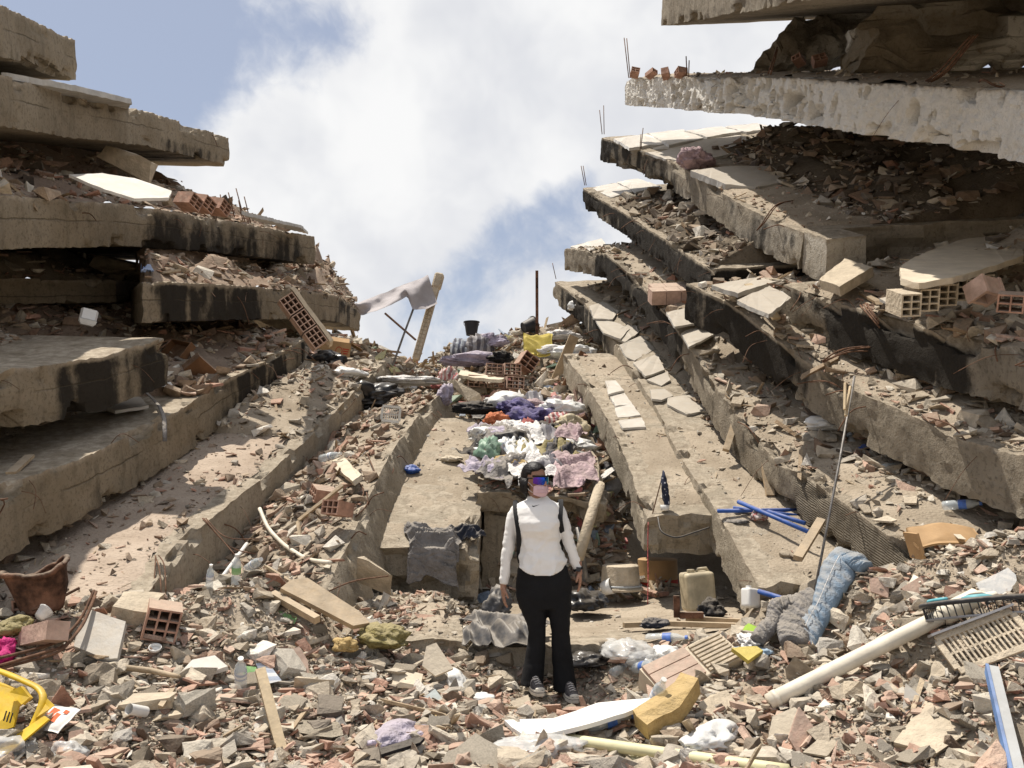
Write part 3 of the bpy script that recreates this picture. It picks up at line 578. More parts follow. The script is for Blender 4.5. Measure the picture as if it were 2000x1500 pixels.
def sheet(fmap, w, h, seed, fold=.05, freq=5., nx=34, ny=26, wob=.22, th=.006):
    """a rumpled sheet of cloth or film: fmap(a, b, lift) -> world"""
    a, b = np.meshgrid(np.linspace(-1, 1, nx), np.linspace(-1, 1, ny), indexing='ij')
    k = 1 + wob * fb2(a * 1.3 + seed, b * 1.3, 3, seed); sq = 1.; A, B = a * k * sq * w / 2, b * (1 + wob * fb2(b * 1.3, a * 1.3 + seed, 3, seed + 5)) * sq * h / 2
    ca, sa = math.cos(seed * 1.7), math.sin(seed * 1.7); rg = np.clip(1 - 3.4 * np.abs(fb2((A * ca + B * sa) * freq + seed + .6 * fb2(A * 3, B * 3, 2, seed), (B * ca - A * sa) * freq * .35, 3, seed + 2)), -.4, 1); e = 1 - sst(.75, 1, np.maximum(abs(a), abs(b)))
    L = .012 + fold * np.clip(rg, 0, 1) * (.35 + .65 * e); V = fmap(A.ravel(), B.ravel(), L.ravel()); V2 = fmap(A.ravel(), B.ravel(), (L - th).ravel())
    ids = np.arange(a.size).reshape(a.shape); f = np.stack([ids[:-1, :-1], ids[1:, :-1], ids[1:, 1:], ids[:-1, 1:]], -1).reshape(-1, 4); m = a.size
    bd = np.concatenate([ids[0], ids[1:, -1], ids[-1, -2::-1], ids[-2:0:-1, 0]]); nb = np.roll(bd, -1)
    return np.concatenate([V, V2]), np.concatenate([f, f[:, ::-1] + m, np.stack([nb, bd, bd + m, nb + m], -1)])
def on_ground(c, yaw):
    cs, sn = math.cos(rad(yaw)), math.sin(rad(yaw))
    def f(a, b, L):
        x = c[0] + a * cs - b * sn; y = c[1] + a * sn + b * cs; return np.stack([x, y, np.maximum(H(x, y), c[2] - .35) + .03 + L], -1)
    return f
def on_slab(sl, S, t, yaw, h=.0):
    cs, sn = math.cos(rad(yaw)), math.sin(rad(yaw))
    def f(a, b, L):
        s_ = S + a * cs - b * sn; t_ = t + a * sn + b * cs; over = np.clip(-t_, 0, None)
        return sl.at(s_, np.maximum(t_, -.02), h + L - over)
    return f
def hollow_brick(lx=.19, ly=.19, lz=.135, nx=2, nz=3, web=.012):
    """brick with holes running along y"""
    P_ = []
    for i in range(nx + 1): P_.append(box(web, ly, lz, (-lx / 2 + web / 2 + i * (lx - web) / nx, 0, 0)))
    for k in range(nz + 1): P_.append(box(lx - .002, ly - .002, web, (0, 0, -lz / 2 + web / 2 + .001 + k * (lz - web - .002) / nz)))
    return join(*P_)

# ------------------------------------------------------------------ plain materials
mat('tile_grey', (.46, .44, .40), .6, .16, 5., .75, .25)
mat('tile_white', (.66, .64, .60), .55, .12, 4., .6, .2)
mat('marble', (.80, .78, .74), .35, .05, 3., .10, .05)
mat('brick_red', (.40, .235, .17), .9, .28, 9., .6, .6, 30.)
mat('brick_pink', (.50, .345, .27), .9, .2, 9., .5, .6, 30.)
mat('mortar', (.50, .42, .31), .95, .18, 8., .3, .8, 28., .02)
mat('plaster', (.60, .52, .40), .9, .12, 5., .2, .5, 40.)
mat('rust', (.13, .065, .04), .9, .75, 7., .35, .8, 20., .02)
mat('rebar_steel', (.14, .075, .045), .8, .4, 20., .0, .5, 80.)
mat('steel_grey', (.20, .19, .18), .55, .3, 9., .1, .3, 50., metallic=.4)
mat('wood_plank', (.40, .30, .19), .85, .25, 7., .45, .5, 40.)
mat('wood_pale', (.56, .44, .28), .8, .15, 7., .2, .4, 40.)
mat('wood_brown', (.17, .085, .04), .6, .25, 5., .35, .3, 40.)
mat('cardboard', (.42, .26, .125), .85, .12, 4., .12, .2, 50.)
mat('bag_black', (.018, .018, .02), .32, .3, 6., .18, .3, 14., .02, spec=.5)
mat('bag_white', (.72, .72, .70), .4, .1, 6., .2, .3, 14., .02, spec=.4)
mat('film_clear', (.80, .80, .78), .25, .05, 6., .12, .3, 20., alpha=.5, spec=.5)
mat('bottle_clear', (.78, .84, .86), .12, .05, 6., .10, .25, 30., alpha=.42, spec=.6)
mat('bottle_label', (.08, .17, .50), .5, .3, 12., .15, .1)
mat('pvc_white', (.72, .66, .54), .5, .12, 5., .22, .1)
mat('pvc_yellow', (.66, .62, .38), .5, .1, 5., .2, .1)
mat('plastic_white', (.74, .73, .70), .45, .08, 6., .2, .1)
mat('plastic_cream', (.55, .47, .32), .5, .35, 4., .3, .2)
mat('plastic_yellow', (.66, .43, .015), .45, .25, 5., .22, .2)
mat('plastic_blue', (.035, .10, .36), .5, .2, 8., .28, .1)
mat('plastic_black', (.035, .036, .04), .5, .2, 8., .3, .1)
mat('plastic_grey', (.30, .30, .31), .5, .15, 8., .3, .15)
mat('plastic_teal', (.12, .42, .48), .5, .15, 8., .2, .1)
mat('plastic_green', (.25, .48, .18), .4, .2, 8., .15, .2, alpha=.8)
mat('foam_yellow', (.55, .44, .10), .95, .15, 6., .2, .6, 60.)
mat('foam_ochre', (.47, .33, .14), .95, .18, 6., .15, .8, 35., .02)
mat('paint_blue', (.10, .20, .42), .5, .3, 6., .25, .2)
mat('zinc', (.44, .47, .49), .5, .12, 6., .3, .15, metallic=.2)
mat('cloth_navy', (.030, .036, .055), .9, .3, 7., .32, 1., 17., .035)
mat('cloth_grey', (.19, .18, .175), .92, .2, 7., .35, 1., 17., .035)
mat('tarp_grey', (.09, .09, .095), .5, .3, 5., .42, .3, 20., .02)
mat('awning', (.40, .37, .37), .85, .1, 4., .0, .3, 80.)
mat('denim', (.19, .265, .35), .92, .2, 5., .5, .8, 26., .02)
mat('cloth_white', (.70, .68, .66), .9, .1, 6., .2, 1., 17., .035)
mat('cloth_purple', (.085, .075, .19), .9, .4, 9., .15, 1., 17., .035)
mat('cloth_red', (.33, .06, .06), .9, .3, 9., .2, 1., 17., .035)
mat('cloth_orange', (.52, .17, .08), .9, .2, 9., .1, 1., 17., .035)
mat('cloth_pink', (.40, .29, .31), .9, .3, 9., .25, 1., 17., .035)
mat('cloth_black', (.022, .022, .026), .9, .3, 9., .25, 1., 17., .035)
mat('cloth_lilac', (.40, .36, .46), .9, .3, 7., .35, 1., 17., .035)
mat('cloth_olive', (.25, .21, .085), .95, .2, 7., .25, 1., 17., .035)
mat('cloth_magenta', (.48, .02, .16), .8, .2, 7., .05, 1., 17., .035)
mat('paper', (.76, .75, .72), .8, .05, 4., .08, .1)
mat('print_orange', (.66, .13, .04), .6, .1, 9., .05, .0)
mat('print_red', (.45, .05, .03), .7, .1, 9., .05, .0)
def striped(name, a, b, fr, axis=0, dust=.2):
    m, g = newmat(name); co = g.n('ShaderNodeTexCoord').outputs['Object']; n = g.noise(co, 4., 4.)
    x = g.n('ShaderNodeSeparateXYZ', {0: co}).outputs[axis]; s_ = g.math('SINE', g.math('ADD', g.math('MULTIPLY', x, fr), g.math('MULTIPLY', n, 5.)))
    c = g.mix(g.ss(s_, -.2, .2), c4(a), c4(b)); c = g.mix(g.math('MULTIPLY', g.ss(g.noise(co, 9., 6.), .4, .7), dust), c, c4(DUST))
    finish(g, c, .9, g.noise(co, 60., 4.), .4, .01, spec=.2)
striped('cloth_striped', (.35, .38, .42), (.10, .11, .15), 60.); striped('cloth_stripe_red', (.52, .45, .43), (.34, .12, .12), 95., 0, .45); striped('cloth_stripe_grey', (.30, .29, .30), (.11, .105, .12), 45.)
striped('label_print', (.8, .8, .8), (.45, .5, .6), 160., 2)

# ------------------------------------------------------------------ tiles and steel that belong to the slabs
def tile(sl, poly, h, th, mtl, seed, name='floor_tile', jit=.02):
    poly = [tuple(q) for q in np.array(poly) + np.random.default_rng(seed + 300).uniform(-3.2, 3.2, (len(poly), 2))]; pt = sl.at(*sl.hit(*np.mean(poly, 0)), h); return part(name, plate_px(poly, pt, norm(sl.N + np.random.default_rng(seed).normal(0, .035, 3)), th, seed, jit), mtl, sl.o)
for k, q in enumerate(([(1150, 598), (1178, 590), (1206, 606), (1196, 622), (1160, 622)], [(1163, 626), (1200, 625), (1228, 640), (1214, 664), (1182, 650)], [(1190, 655), (1216, 668), (1250, 650), (1236, 624)], [(1212, 674), (1252, 656), (1278, 684), (1240, 702), (1226, 700)],
                       [(1236, 706), (1284, 690), (1300, 720), (1262, 738)], [(1262, 741), (1304, 724), (1312, 742), (1288, 752)], [(1272, 762), (1300, 757), (1312, 770), (1290, 784), (1276, 778)], [(1302, 776), (1352, 768), (1388, 802), (1340, 806), (1304, 792)])):
    tile(R6, q, .03 + .005 * (k % 3), .03, 'tile_grey', k)
for k, q in enumerate(([(1180, 742), (1204, 742), (1220, 764), (1188, 768)], [(1189, 770), (1221, 767), (1236, 788), (1200, 794)], [(1201, 797), (1237, 791), (1250, 812), (1208, 816)], [(1209, 819), (1251, 814), (1264, 832), (1216, 833)])):
    tile(R7, q, .035, .03, 'tile_white', 20 + k)
for k, q in enumerate(([(1196, 268), (1262, 262), (1300, 282), (1232, 290)], [(1266, 261), (1335, 254), (1372, 270), (1304, 281)], [(1340, 253), (1410, 246), (1450, 258), (1378, 269)], [(1414, 245), (1478, 238), (1512, 248), (1456, 257)])):
    tile(R2, q, .05, .05, 'tile_white', 30 + k)
tile(R2, [(1240, 292), (1440, 266), (1520, 284), (1350, 318), (1300, 312)], .035, .04, 'tile_grey', 36)
tile(R2, [(1352, 334), (1420, 322), (1600, 320), (1640, 332), (1478, 368), (1420, 356)], .08, .09, 'tile_grey', 37, 'screed_panel')
for k, q in enumerate(([(1152, 366), (1200, 356), (1236, 372), (1190, 388)], [(1204, 355), (1246, 346), (1296, 366), (1240, 372)])): tile(R3, q, .03, .03, 'tile_white', 40 + k)
tile(R5, [(1112, 484), (1176, 468), (1190, 486), (1140, 492)], .03, .03, 'tile_white', 43)
for k, q in enumerate(([(1300, 610), (1336, 602), (1356, 628), (1318, 640)], [(1330, 650), (1368, 636), (1392, 650), (1348, 676)], [(1342, 618), (1382, 606), (1402, 634), (1366, 632)])): tile(R5, q, .10, .03, 'tile_grey', 44 + k)
tile(R4, [(1392, 556), (1500, 536), (1530, 548), (1440, 570)], .12, .05, 'tile_grey', 48)
tile(R4, [(1440, 586), (1500, 560), (1545, 580), (1500, 612)], .22, .04, 'tile_grey', 49)
tile(L3, [(470, 412), (590, 440), (600, 452), (500, 428)], .06, .04, 'tile_grey', 50, 'screed_panel')
tile(L2, [(0, 140), (120, 160), (255, 196), (250, 204), (90, 172), (0, 152)], .05, .06, 'tile_grey', 51, 'screed_panel')
def rods(sl, L, r_=.008):
    """bars left sticking out of a slab: (foot u, v, depth) to (tip u, v, depth)"""
    for a in L: 
        p = [P(*q) for q in a]; part('rebar', tube(smooth_path(p, 10) if len(p) > 2 else resample(p, 3), r_, 6), 'rebar_steel', sl.o, True)
rods(L3, [[(438, 420, 11.3), (430, 380, 11.3)], [(458, 424, 11.6), (446, 376, 11.6)], [(478, 432, 11.9), (461, 368, 11.9)], [(474, 430, 11.8), (466, 392, 11.9)], [(490, 436, 12.), (477, 384, 12.)]])
rods(R1, [[(1231, 152, 14.8), (1224, 75, 14.8)], [(1228, 152, 14.9), (1219, 74, 14.9)], [(1342, 150, 12.8), (1340, 110, 12.8)], [(1345, 150, 12.7), (1346, 118, 12.7)], [(1500, 145, 10.3), (1518, 92, 10.3)], [(1505, 146, 10.3), (1519, 96, 10.3)],
         [(1808, 158, 7.3), (1830, 145, 7.2), (1895, 70, 7.0)], [(1812, 160, 7.3), (1838, 148, 7.2), (1902, 70, 7.0)], [(1818, 160, 7.3), (1845, 148, 7.2), (1910, 67, 7.0)], [(1912, 160, 6.6), (1918, 152, 6.5), (1945, 170, 6.4), (1962, 171, 6.4)]], .009)
rods(R2, [[(1176, 262, 16), (1171, 215, 16)], [(1180, 262, 15.9), (1179, 206, 15.9)], [(1252, 290, 14.6), (1256, 250, 14.6)], [(1250, 290, 14.6), (1252, 262, 14.6)], [(1478, 450, 10.3), (1488, 440, 10.1), (1510, 398, 10.2), (1548, 392, 10.5)], [(1480, 448, 10.3), (1494, 436, 10.1), (1514, 402, 10.2), (1530, 396, 10.4)]])
rods(R3, [[(1142, 362, 16.4), (1135, 324, 16.4)], [(1145, 362, 16.4), (1139, 324, 16.4)]])
rods(R6, [[(1086, 545, 17.4), (1079, 514, 17.4)]])
rods(R8, [[(1680, 596, 8.1), (1718, 640, 7.75)], [(1686, 595, 8.1), (1716, 632, 7.75)], [(1694, 593, 8.1), (1716, 628, 7.8)], [(1690, 592, 8.1), (1712, 622, 7.8)]])
rods(R4, [[(1606, 706, 8.3), (1640, 680, 8.2), (1712, 675, 8.0)], [(1608, 708, 8.3), (1650, 686, 8.2), (1720, 685, 8.0)], [(1614, 704, 8.3), (1655, 682, 8.2), (1700, 678, 8.0)]])
rods(L8, [[(718, 888, 9.6), (738, 936, 9.0), (690, 928, 9.0)], [(690, 930, 8.9), (716, 960, 8.6), (700, 985, 8.4), (680, 1000, 8.4)], [(716, 962, 8.6), (720, 985, 8.4), (694, 1010, 8.3)]], .007)
rods(L7, [[(395, 1012, 7.65), (420, 1040, 7.5), (450, 1075, 7.4), (500, 1082, 7.4)], [(398, 1012, 7.65), (430, 1050, 7.4), (490, 1120, 7.1)], [(402, 1012, 7.65), (440, 1055, 7.4), (505, 1052, 7.5)], [(303, 1085, 6.85), (312, 1110, 6.6), (315, 1160, 6.4)], [(310, 1085, 6.85), (322, 1100, 6.6), (324, 1155, 6.4)], [(304, 1086, 6.85), (303, 1110, 6.65), (300, 1150, 6.5)]], .005)

def frays(sl, n, seed, s0=0., s1=1., tmax=.3, h0=.0):
    """torn wires and thin bars bristling from a slab edge"""
    r = np.random.default_rng(seed)
    for k in range(n):
        S = (s0 + r.random() * (s1 - s0)) * sl.L; L = r.uniform(.12, .5); a = sl.at(S, .03, h0 - r.uniform(.0, .3) * sl.th * (h0 == 0)); d = norm(-sl.Bd * r.uniform(.2, 1) + sl.T * r.normal(0, .8) + np.array([0, 0, r.normal(.2, .6)])); b = a + d * L * .4; c = b + norm(d + np.array([r.normal(0, .5), r.normal(0, .5), -r.uniform(.2, 1.4)])) * L * .6
        part('torn_wire', tube(smooth_path([a, b, c], 9), r.choice([.0025, .0035, .006]), 4), 'rebar_steel', sl.o, True)
for q_ in ((L2, 3), (L3, 7), (L4, 8), (L5, 4), (L6, 12), (L7, 8), (L8, 10), (R1, 5), (R2, 8), (R3, 7), (R4, 14), (R8, 12), (R5, 14), (R6, 7), (R7, 6), (LOW, 5)): frays(q_[0], q_[1], q_[1] * 7 + 1)
# ------------------------------------------------------------------ left fan
LB = 'lying in the rubble between the slabs'
thing('white_panel', plate_px([(135, 341), (200, 338), (262, 348), (336, 372), (330, 386), (262, 388), (205, 370)], L3.at(*L3.hit(240, 395), .50), norm(L3.N + np.array([.25, -.25, 0])), .03, 60), 'tile_white', 'long dusty white panel lying under the slab that ends in open sky', 'panel', phrase='the long white panel')
V, F = hull(chunk_pts(np.random.default_rng(4), .8, 14), 3, 2, .03)
thing('concrete_block', put((V * [.40, .3, .26], [tuple(f) for f in F]), P(245, 318, 11.2), rotm(10, 22, 20)), 'mortar', 'pale angular concrete block wedged under the slab that ends in open sky', 'concrete block', smooth=False, phrase='the pale wedged concrete block')
for k, (u, v, y, yaw, tl) in enumerate(((368, 394, 10.4, 70, 10), (395, 398, 10.6, 70, 14), (425, 404, 10.9, 75, 12))):
    thing('hollow_brick', put(hollow_brick(.2, .26, .16), P(u, v, y), rotm(tl, 20, yaw)), 'brick_red', ('first', 'second', 'third')[k] + ' hollow red brick of the row ending at the white panel', 'brick', 'hollow bricks')
thing('plastic_strip', sheet(on_slab(L4, .0, .25, 30, .1), .5, .16, 5, .09, 9.), mat('plastic_sky', (.30, .40, .62), .5, .1, 8., .1), 'torn pale blue plastic strip caught on the square slab end', 'plastic strip')
tr = root('food_tray', L5.at(*L5.hit(172, 648), .12), 'white foam food tray with open lid on the thick shaded slab', 'food tray', R=rotm(5, 10, 30))
part('base', put(lathe([(.085, 0), (.11, .05), (.118, .05), (.1, .015), (.0, .012)], 4), (0, 0, 0), rotm(0, 0, 45)), 'plastic_white', tr); part('lid', put(lathe([(.0, .05), (.09, .05), (.118, 0)], 4, False), (0, .1, .1), rotm(60, 0, 0) @ rotm(0, 0, 45)), 'plastic_white', tr)
def open_box(sx, sy, sz, t=.012, flaps=True):
    L = [box(sx, sy, t, (0, 0, t / 2)), box(t, sy - .001, sz, (-sx / 2 + t / 2, 0, sz / 2 + t)), box(t, sy - .001, sz, (sx / 2 - t / 2, 0, sz / 2 + t)), box(sx - 2 * t, t, sz - .002, (0, -sy / 2 + t, sz / 2 + t)), box(sx - 2 * t, t, sz - .002, (0, sy / 2 - t, sz / 2 + t))]
    return L
def drawer(u, v, sl, h, R, sx, sy, sz, label, name='broken_drawer_box', cat='drawer', mtl='wood_brown'):
    o = root(name, sl.at(*sl.hit(u, v), h), label, cat, R=R, phrase='the ' + ' '.join(label.split()[:4]))
    for nm, q in zip(('bottom_panel', 'side_panel', 'side_panel', 'end_panel', 'end_panel'), open_box(sx, sy, sz, .015)): bev(part(nm, q, mtl, o), .002)
    return o
d1 = drawer(345, 728, L6, .18, rotm(58, 12, -28), .36, .42, .09, 'brown wooden drawer tipped on edge against the scorched slab')
part('handle', tube([(-.05, -.21, .05), (-.05, -.235, .05), (.05, -.235, .05), (.05, -.21, .05)], .005, 6), 'steel_grey', d1)
drawer(393, 745, L6, .12, rotm(-50, 30, 60), .3, .24, .1, 'smaller brown drawer with a burst side below the tipped drawer')
V, F = open_box(.55, .40, .34, .008)[0]
cb = root('cardboard_box', L7.at(*L7.hit(646, 708), .02), 'brown cardboard box with open flaps and a faint red mark', 'cardboard box', R=rotm(4, 6, 14), phrase='the brown cardboard box')
for nm, q in zip(('bottom', 'side', 'side', 'front', 'back'), open_box(.56, .42, .30, .008)): part(nm, q, 'cardboard', cb)
for sg in (-1, 1):
    part('flap', put(box(.2, .40, .006, (sg * .1, 0, 0)), (sg * .285, 0, .312), rotm(0, sg * 24, 0)), 'cardboard', cb)
part('flap', put(box(.53, .2, .006, (0, .1, 0)), (0, .205, .312), rotm(35, 0, 0)), 'cardboard', cb)
tr_ = np.arange(24) / 24 * 2 * math.pi
ring = np.concatenate([np.stack([.055 * np.cos(tr_), 0 * tr_, .07 * np.sin(tr_)], -1), np.stack([.045 * np.cos(tr_), 0 * tr_, .058 * np.sin(tr_)], -1)]) + [.10, -.211, .16]
part('printed_ring', (ring, [(i, (i + 1) % 24, (i + 1) % 24 + 24, i + 24) for i in range(24)]), 'print_red', cb)
for k in range(3): part('printed_line', box(.10 - .015 * k, .002, .018, (.205, -.2108, .20 - .035 * k)), 'print_red', cb)
cloth_heap('rubbish_bag', 'crumpled black rubbish bag in front of the cardboard box', 'rubbish bag', L7.at(*L7.hit(640, 722), .05), (.55, .4, .26), 'bag_black', 3, group='black rubbish bags', phrase='the black bag by the cardboard box')
cloth_heap('plastic_bag', 'milky clear plastic bag beside the cardboard box', 'plastic bag', L7.at(*L7.hit(684, 742), .02), (.40, .3, .22), 'bag_white', 8, phrase='the milky clear plastic bag', fold=.15)
thing('yellow_strip', put(box(.24, .04, .02), L7.at(*L7.hit(697, 722), .04), rotm(0, 12, -20)), 'plastic_yellow', 'short yellow strip lying above the milky clear bag', 'plastic strip')
fr = root('brick_wall_fragment', P(590, 628, 11.0), 'tilted piece of plastered hollow-brick wall hanging over the left slabs', 'wall fragment', R=rotm(0, 52, 20), phrase='the tilted hollow-brick piece')
part('plaster_coat', put(prism([(-.42, -.14, .16), (.42, -.14, .16), (.46, .16, .16), (-.38, .16, .16)], (0, 0, 1), .05, 3, .02), (0, 0, 0)), 'plaster', fr)
for k in range(3): part('brick', put(hollow_brick(.24, .26, .2, 3, 3), (-.25 + .26 * k, 0, 0)), 'brick_pink', fr)
thing('debris_board', plate_px([(195, 790), (275, 775), (290, 792), (225, 803)], L6.at(*L6.hit(240, 795), .07), L6.N, .03, 5, .02), 'tile_grey', 'flat broken board on the sloping slab below the scorched gap', 'board')
thing('cloth_strap', put(tube(smooth_path([L6.at(*L6.hit(285, 782), .1), L6.at(*L6.hit(310, 800), .05), P(322, 818, 7.85), P(322, 862, 7.8)], 20), .02, 6, flat=.25), (0, 0, 0)), 'cloth_grey', 'limp dark strap hanging over the edge of the long sloping slab', 'strap', smooth=True)
thing('paper_wrapper', sheet(on_slab(L6, *L6.hit(325, 772), 20, .1), .2, .14, 8, .05, 9.), 'paper', 'crumpled white wrapper on the long sloping slab near the drawers', 'wrapper')
thing('plank_splinter', put(box(.5, .07, .025), L6.at(*L6.hit(40, 915), .03), basis(L6.N, L6.T + .3 * L6.Bd)), 'wood_plank', 'grey splintered lath alone on the shaded sloping slab', 'lath')
for k, (q_, sz_, lab_) in enumerate((((250, 530, 13.2), (1.3, 1.2, .75), 'added concrete lump filling the gap beside the square broken slab end'), ((548, 640, 15.2), (1.3, 1.0, .8), 'added concrete lump packed under the far tip of the scorched left slab'))):  # lumps added to block sky showing through gaps between the slabs
    V, F = hull(chunk_pts(np.random.default_rng(60 + k), .7, 14), k, 4, .06); thing('concrete_lump', put((V * np.array(sz_) / 2, [tuple(f) for f in F]), P(*q_), rotm(8, 5, 30)), 'mortar', lab_, 'concrete lump', 'large concrete lumps')
# far left top: bent steel and post, awning
AW = [P(690, 594, 14.6), P(836, 537, 15.2), P(852, 596, 15.0), P(800, 608, 14.7)]
a_, b_ = np.meshgrid(np.linspace(0, 1, 40), np.linspace(0, 1, 24), indexing='ij')
top = (1 - a_)[..., None] * AW[0] + a_[..., None] * AW[1]; botp = np.stack([np.interp(a_[:, 0], [0, .1, .3, .55, .68, .75, .9, 1], [P(u, v, y)[k] for u, v, y in ((690, 595, 14.6), (704, 614, 14.5), (735, 608, 14.3), (775, 590, 14.4), (795, 577, 14.6), (806, 605, 14.5), (832, 603, 14.8), (854, 592, 15.0))]) for k in range(3)], -1)
V = top * (1 - b_)[..., None] + botp[:, None, :] * b_[..., None]; V = V + np.array([0, -1, .1]) * (.12 * np.sin(b_ * math.pi) * np.sin(a_ * 9 + b_ * 2.5) + .10 * fb2(a_ * 7, b_ * 2, 3, 4))[..., None]
ids = np.arange(a_.size).reshape(a_.shape); f_ = np.stack([ids[:-1, :-1], ids[1:, :-1], ids[1:, 1:], ids[:-1, 1:]], -1).reshape(-1, 4)
V = V.reshape(-1, 3); V2 = V + np.array([0, .008, 0]); aw = root('torn_awning', P(770, 700, 14.6), 'torn grey awning cloth flapping on a thin pole against the sky', 'awning', phrase='the torn grey awning')
o = part('cloth', (np.concatenate([V, V2]) - P(770, 700, 14.6), np.concatenate([f_, f_[:, ::-1] + len(V)])), 'awning', aw, True)
part('pole', tube(np.array([P(807, 604, 14.6), P(788, 655, 14.6), P(765, 720, 14.4)]) - P(770, 700, 14.6), .018, 8), 'steel_grey', aw, True)
pa, pb = P(858, 540, 15.3), P(812, 702, 15.0)
po = root('concrete_post', pb, 'leaning concrete post with rows of square dimples beside the awning', 'post', phrase='the leaning concrete post')
Rz = basis(pa - pb, (1, 0, 0)); Lp = np.linalg.norm(pa - pb)
bev(part('shaft', put(box(.125, .125, Lp, (0, 0, Lp / 2)), (0, 0, 0), Rz), 'mortar', po), .012); bev(part('cap', put(box(.165, .165, .30, (0, 0, Lp - .1)), (0, 0, 0), Rz), 'mortar', po), .03)
for k in range(13):
    for j in (-1, 1): part('dimple_rim', put(box(.042, .02, .055, (j * .028, -.064, .12 + k * .075)), (0, 0, 0), Rz), 'plaster', po)
thing('steel_angle', tube(np.array([P(752, 612, 15), P(812, 664, 14.8)]), .02, 6), 'rebar_steel', 'thin brown bar lying slanted on the slab tip under the awning', 'steel bar')
thing('steel_post', put(box(.055, .055, 1.25, (0, 0, .62)), P(1049, 655, 16.2)), 'rust', 'upright rusty square post standing on the rubbish mound', 'post', phrase='the upright rusty post')

# ------------------------------------------------------------------ middle: ramp, hollow, mound
cloth_heap('rubbish_bag', 'large torn black rubbish bag on the rubble-covered slab', 'rubbish bag', L8.at(*L8.hit(725, 815), .14), (.95, .5, .42), 'bag_black', 6, R=rotm(0, 0, 20), group='black rubbish bags', phrase='the torn black rubbish bag', fold=.4, freq=1.7, sub=5)
def grille(loc, R, w, h, n, mtl, label, phrase=None, name='slotted_panel', t=.015, bw=.02):
    o = root(name, loc, label, 'slotted panel', R=R, phrase=phrase)
    for sg in (-1, 1): part('frame', box(w, bw * 1.6, t * 1.5, (0, sg * h / 2, 0)), mtl, o); part('frame', box(bw * 1.6, h - bw * 1.7, t * 1.5, (sg * w / 2, 0, 0)), mtl, o)
    for k in range(n): part('slat', box(w / n * .42, h - bw, t, (-w / 2 + (k + .5) * w / n, 0, 0)), mtl, o)
    part('crossbar', box(w - bw, bw * .6, t * .8, (0, 0, -.003)), mtl, o); return o
grille(L8.at(*L8.hit(775, 838), .2), rotm(70, 5, 10), .22, .2, 9, 'tile_grey', 'small white slotted panel standing beside the torn black bag')
thing('ceiling_tile', plate_px([(577, 985), (622, 972), (646, 990), (606, 1013)], L8.at(*L8.hit(605, 992), .16), norm(L8.N + np.array([.0, -.2, .2])), .02, 3, .01), 'tile_white', 'square white tile lying among the bricks left of the ramp', 'tile', phrase='the square white tile')
thing('ceiling_tile', plate_px([(632, 882), (660, 858), (672, 885), (668, 897), (640, 896)], L8.at(*L8.hit(655, 880), .18), norm(L8.N + np.array([0, -.2, .1])), .02, 4, .02), 'marble', 'bright white broken tile below the torn black bag', 'tile')
thing('flat_slab_piece', plate_px([(650, 898), (668, 890), (705, 925), (690, 940), (655, 915)], L8.at(*L8.hit(680, 915), .15), L8.N, .05, 9, .02), 'plaster', 'beige plate of concrete leaning just below the bright white broken tile', 'concrete piece')
for k, (u, v, sl, yaw) in enumerate(((545, 870, L8, 20), (640, 985, L8, 70), (668, 1015, L8, 30))): 
    thing('hollow_brick', put(hollow_brick(.19, .22, .13, 3, 2), sl.at(*sl.hit(u + 10, v + 20), .22), basis(sl.N, (math.cos(rad(yaw)), -math.sin(rad(yaw)), 0)) @ rotm(-35, 10, 0)), 'brick_red', ('hollow brick with open cells at the top of the brick slope', 'hollow brick just right of the square white tile', 'half-buried hollow brick below the square white tile')[k], 'brick', 'hollow bricks')
thing('door_frame_piece', join(tube([L8.at(*L8.hit(690, 1000), .28), L8.at(*L8.hit(600, 1055), .2)], .02, 4), tube([L8.at(*L8.hit(599, 1056), .2), L8.at(*L8.hit(597, 1088), .08)], .018, 4)), 'wood_plank', 'bent L-shaped wooden strip on the slab left of the ramp', 'wooden strip', phrase='the L-shaped wooden strip')
pvc_c = [L8.at(*L8.hit(u, v), h) for u, v, h in ((530, 1048, .3), (540, 1068, .2), (565, 1088, .12), (605, 1108, .07), (652, 1114, .08))]
thing('plastic_pipe', tube(smooth_path(pvc_c, 24), .018, 10), 'pvc_white', 'bent thin white pipe curving above the wide wooden plank', 'pipe', smooth=True, phrase='the bent thin white pipe')
thing('plastic_pipe', tube([P(410, 1160, 6.75), P(482, 1062, 7.7)], .016, 10), 'plastic_white', 'straight thin white pipe leaning along the dusty slab face', 'pipe', smooth=True)
cloth_heap('rag', 'small blue rag at the foot of the shaded slab side', 'rag', L9.at(*L9.hit(802, 925), .0), (.20, .14, .1), 'plastic_blue', 4)
cloth_heap('rag', 'dusty pale crumple of paper on the sunlit ramp', 'rag', L9.at(*L9.hit(878, 902), .0), (.28, .16, .08), 'plaster', 7)
jk = root('jacket', L9.at(.0, .55, .02), 'dark jacket draped over the lower end of the sunlit ramp', 'jacket', phrase='the draped dark jacket')
def jmap(a, b, L):                                   # hangs over the broken end of the ramp
    t_ = .45 - a; s_ = .02 + b; over = np.clip(-s_, 0, None); q = L9.at(np.maximum(s_, -.10 - L * .9 - over * .45), t_, L); q[:, 2] -= over * 1.; return q - np.array(jk.location)
part('body', sheet(jmap, .50, .74, 12, .13, 7., 80, 76, .55), 'cloth_grey', jk, True)
part('sleeve', sheet(lambda a, b, L: L9.at(.26 + b + .15 * a, np.clip(.22 - a, -.06, 2), L - np.clip(-(.22 - a) - .06, 0, 1)) - np.array(jk.location), .52, .16, 7, .12, 6., 50, 24, .3), 'cloth_navy', jk, True)
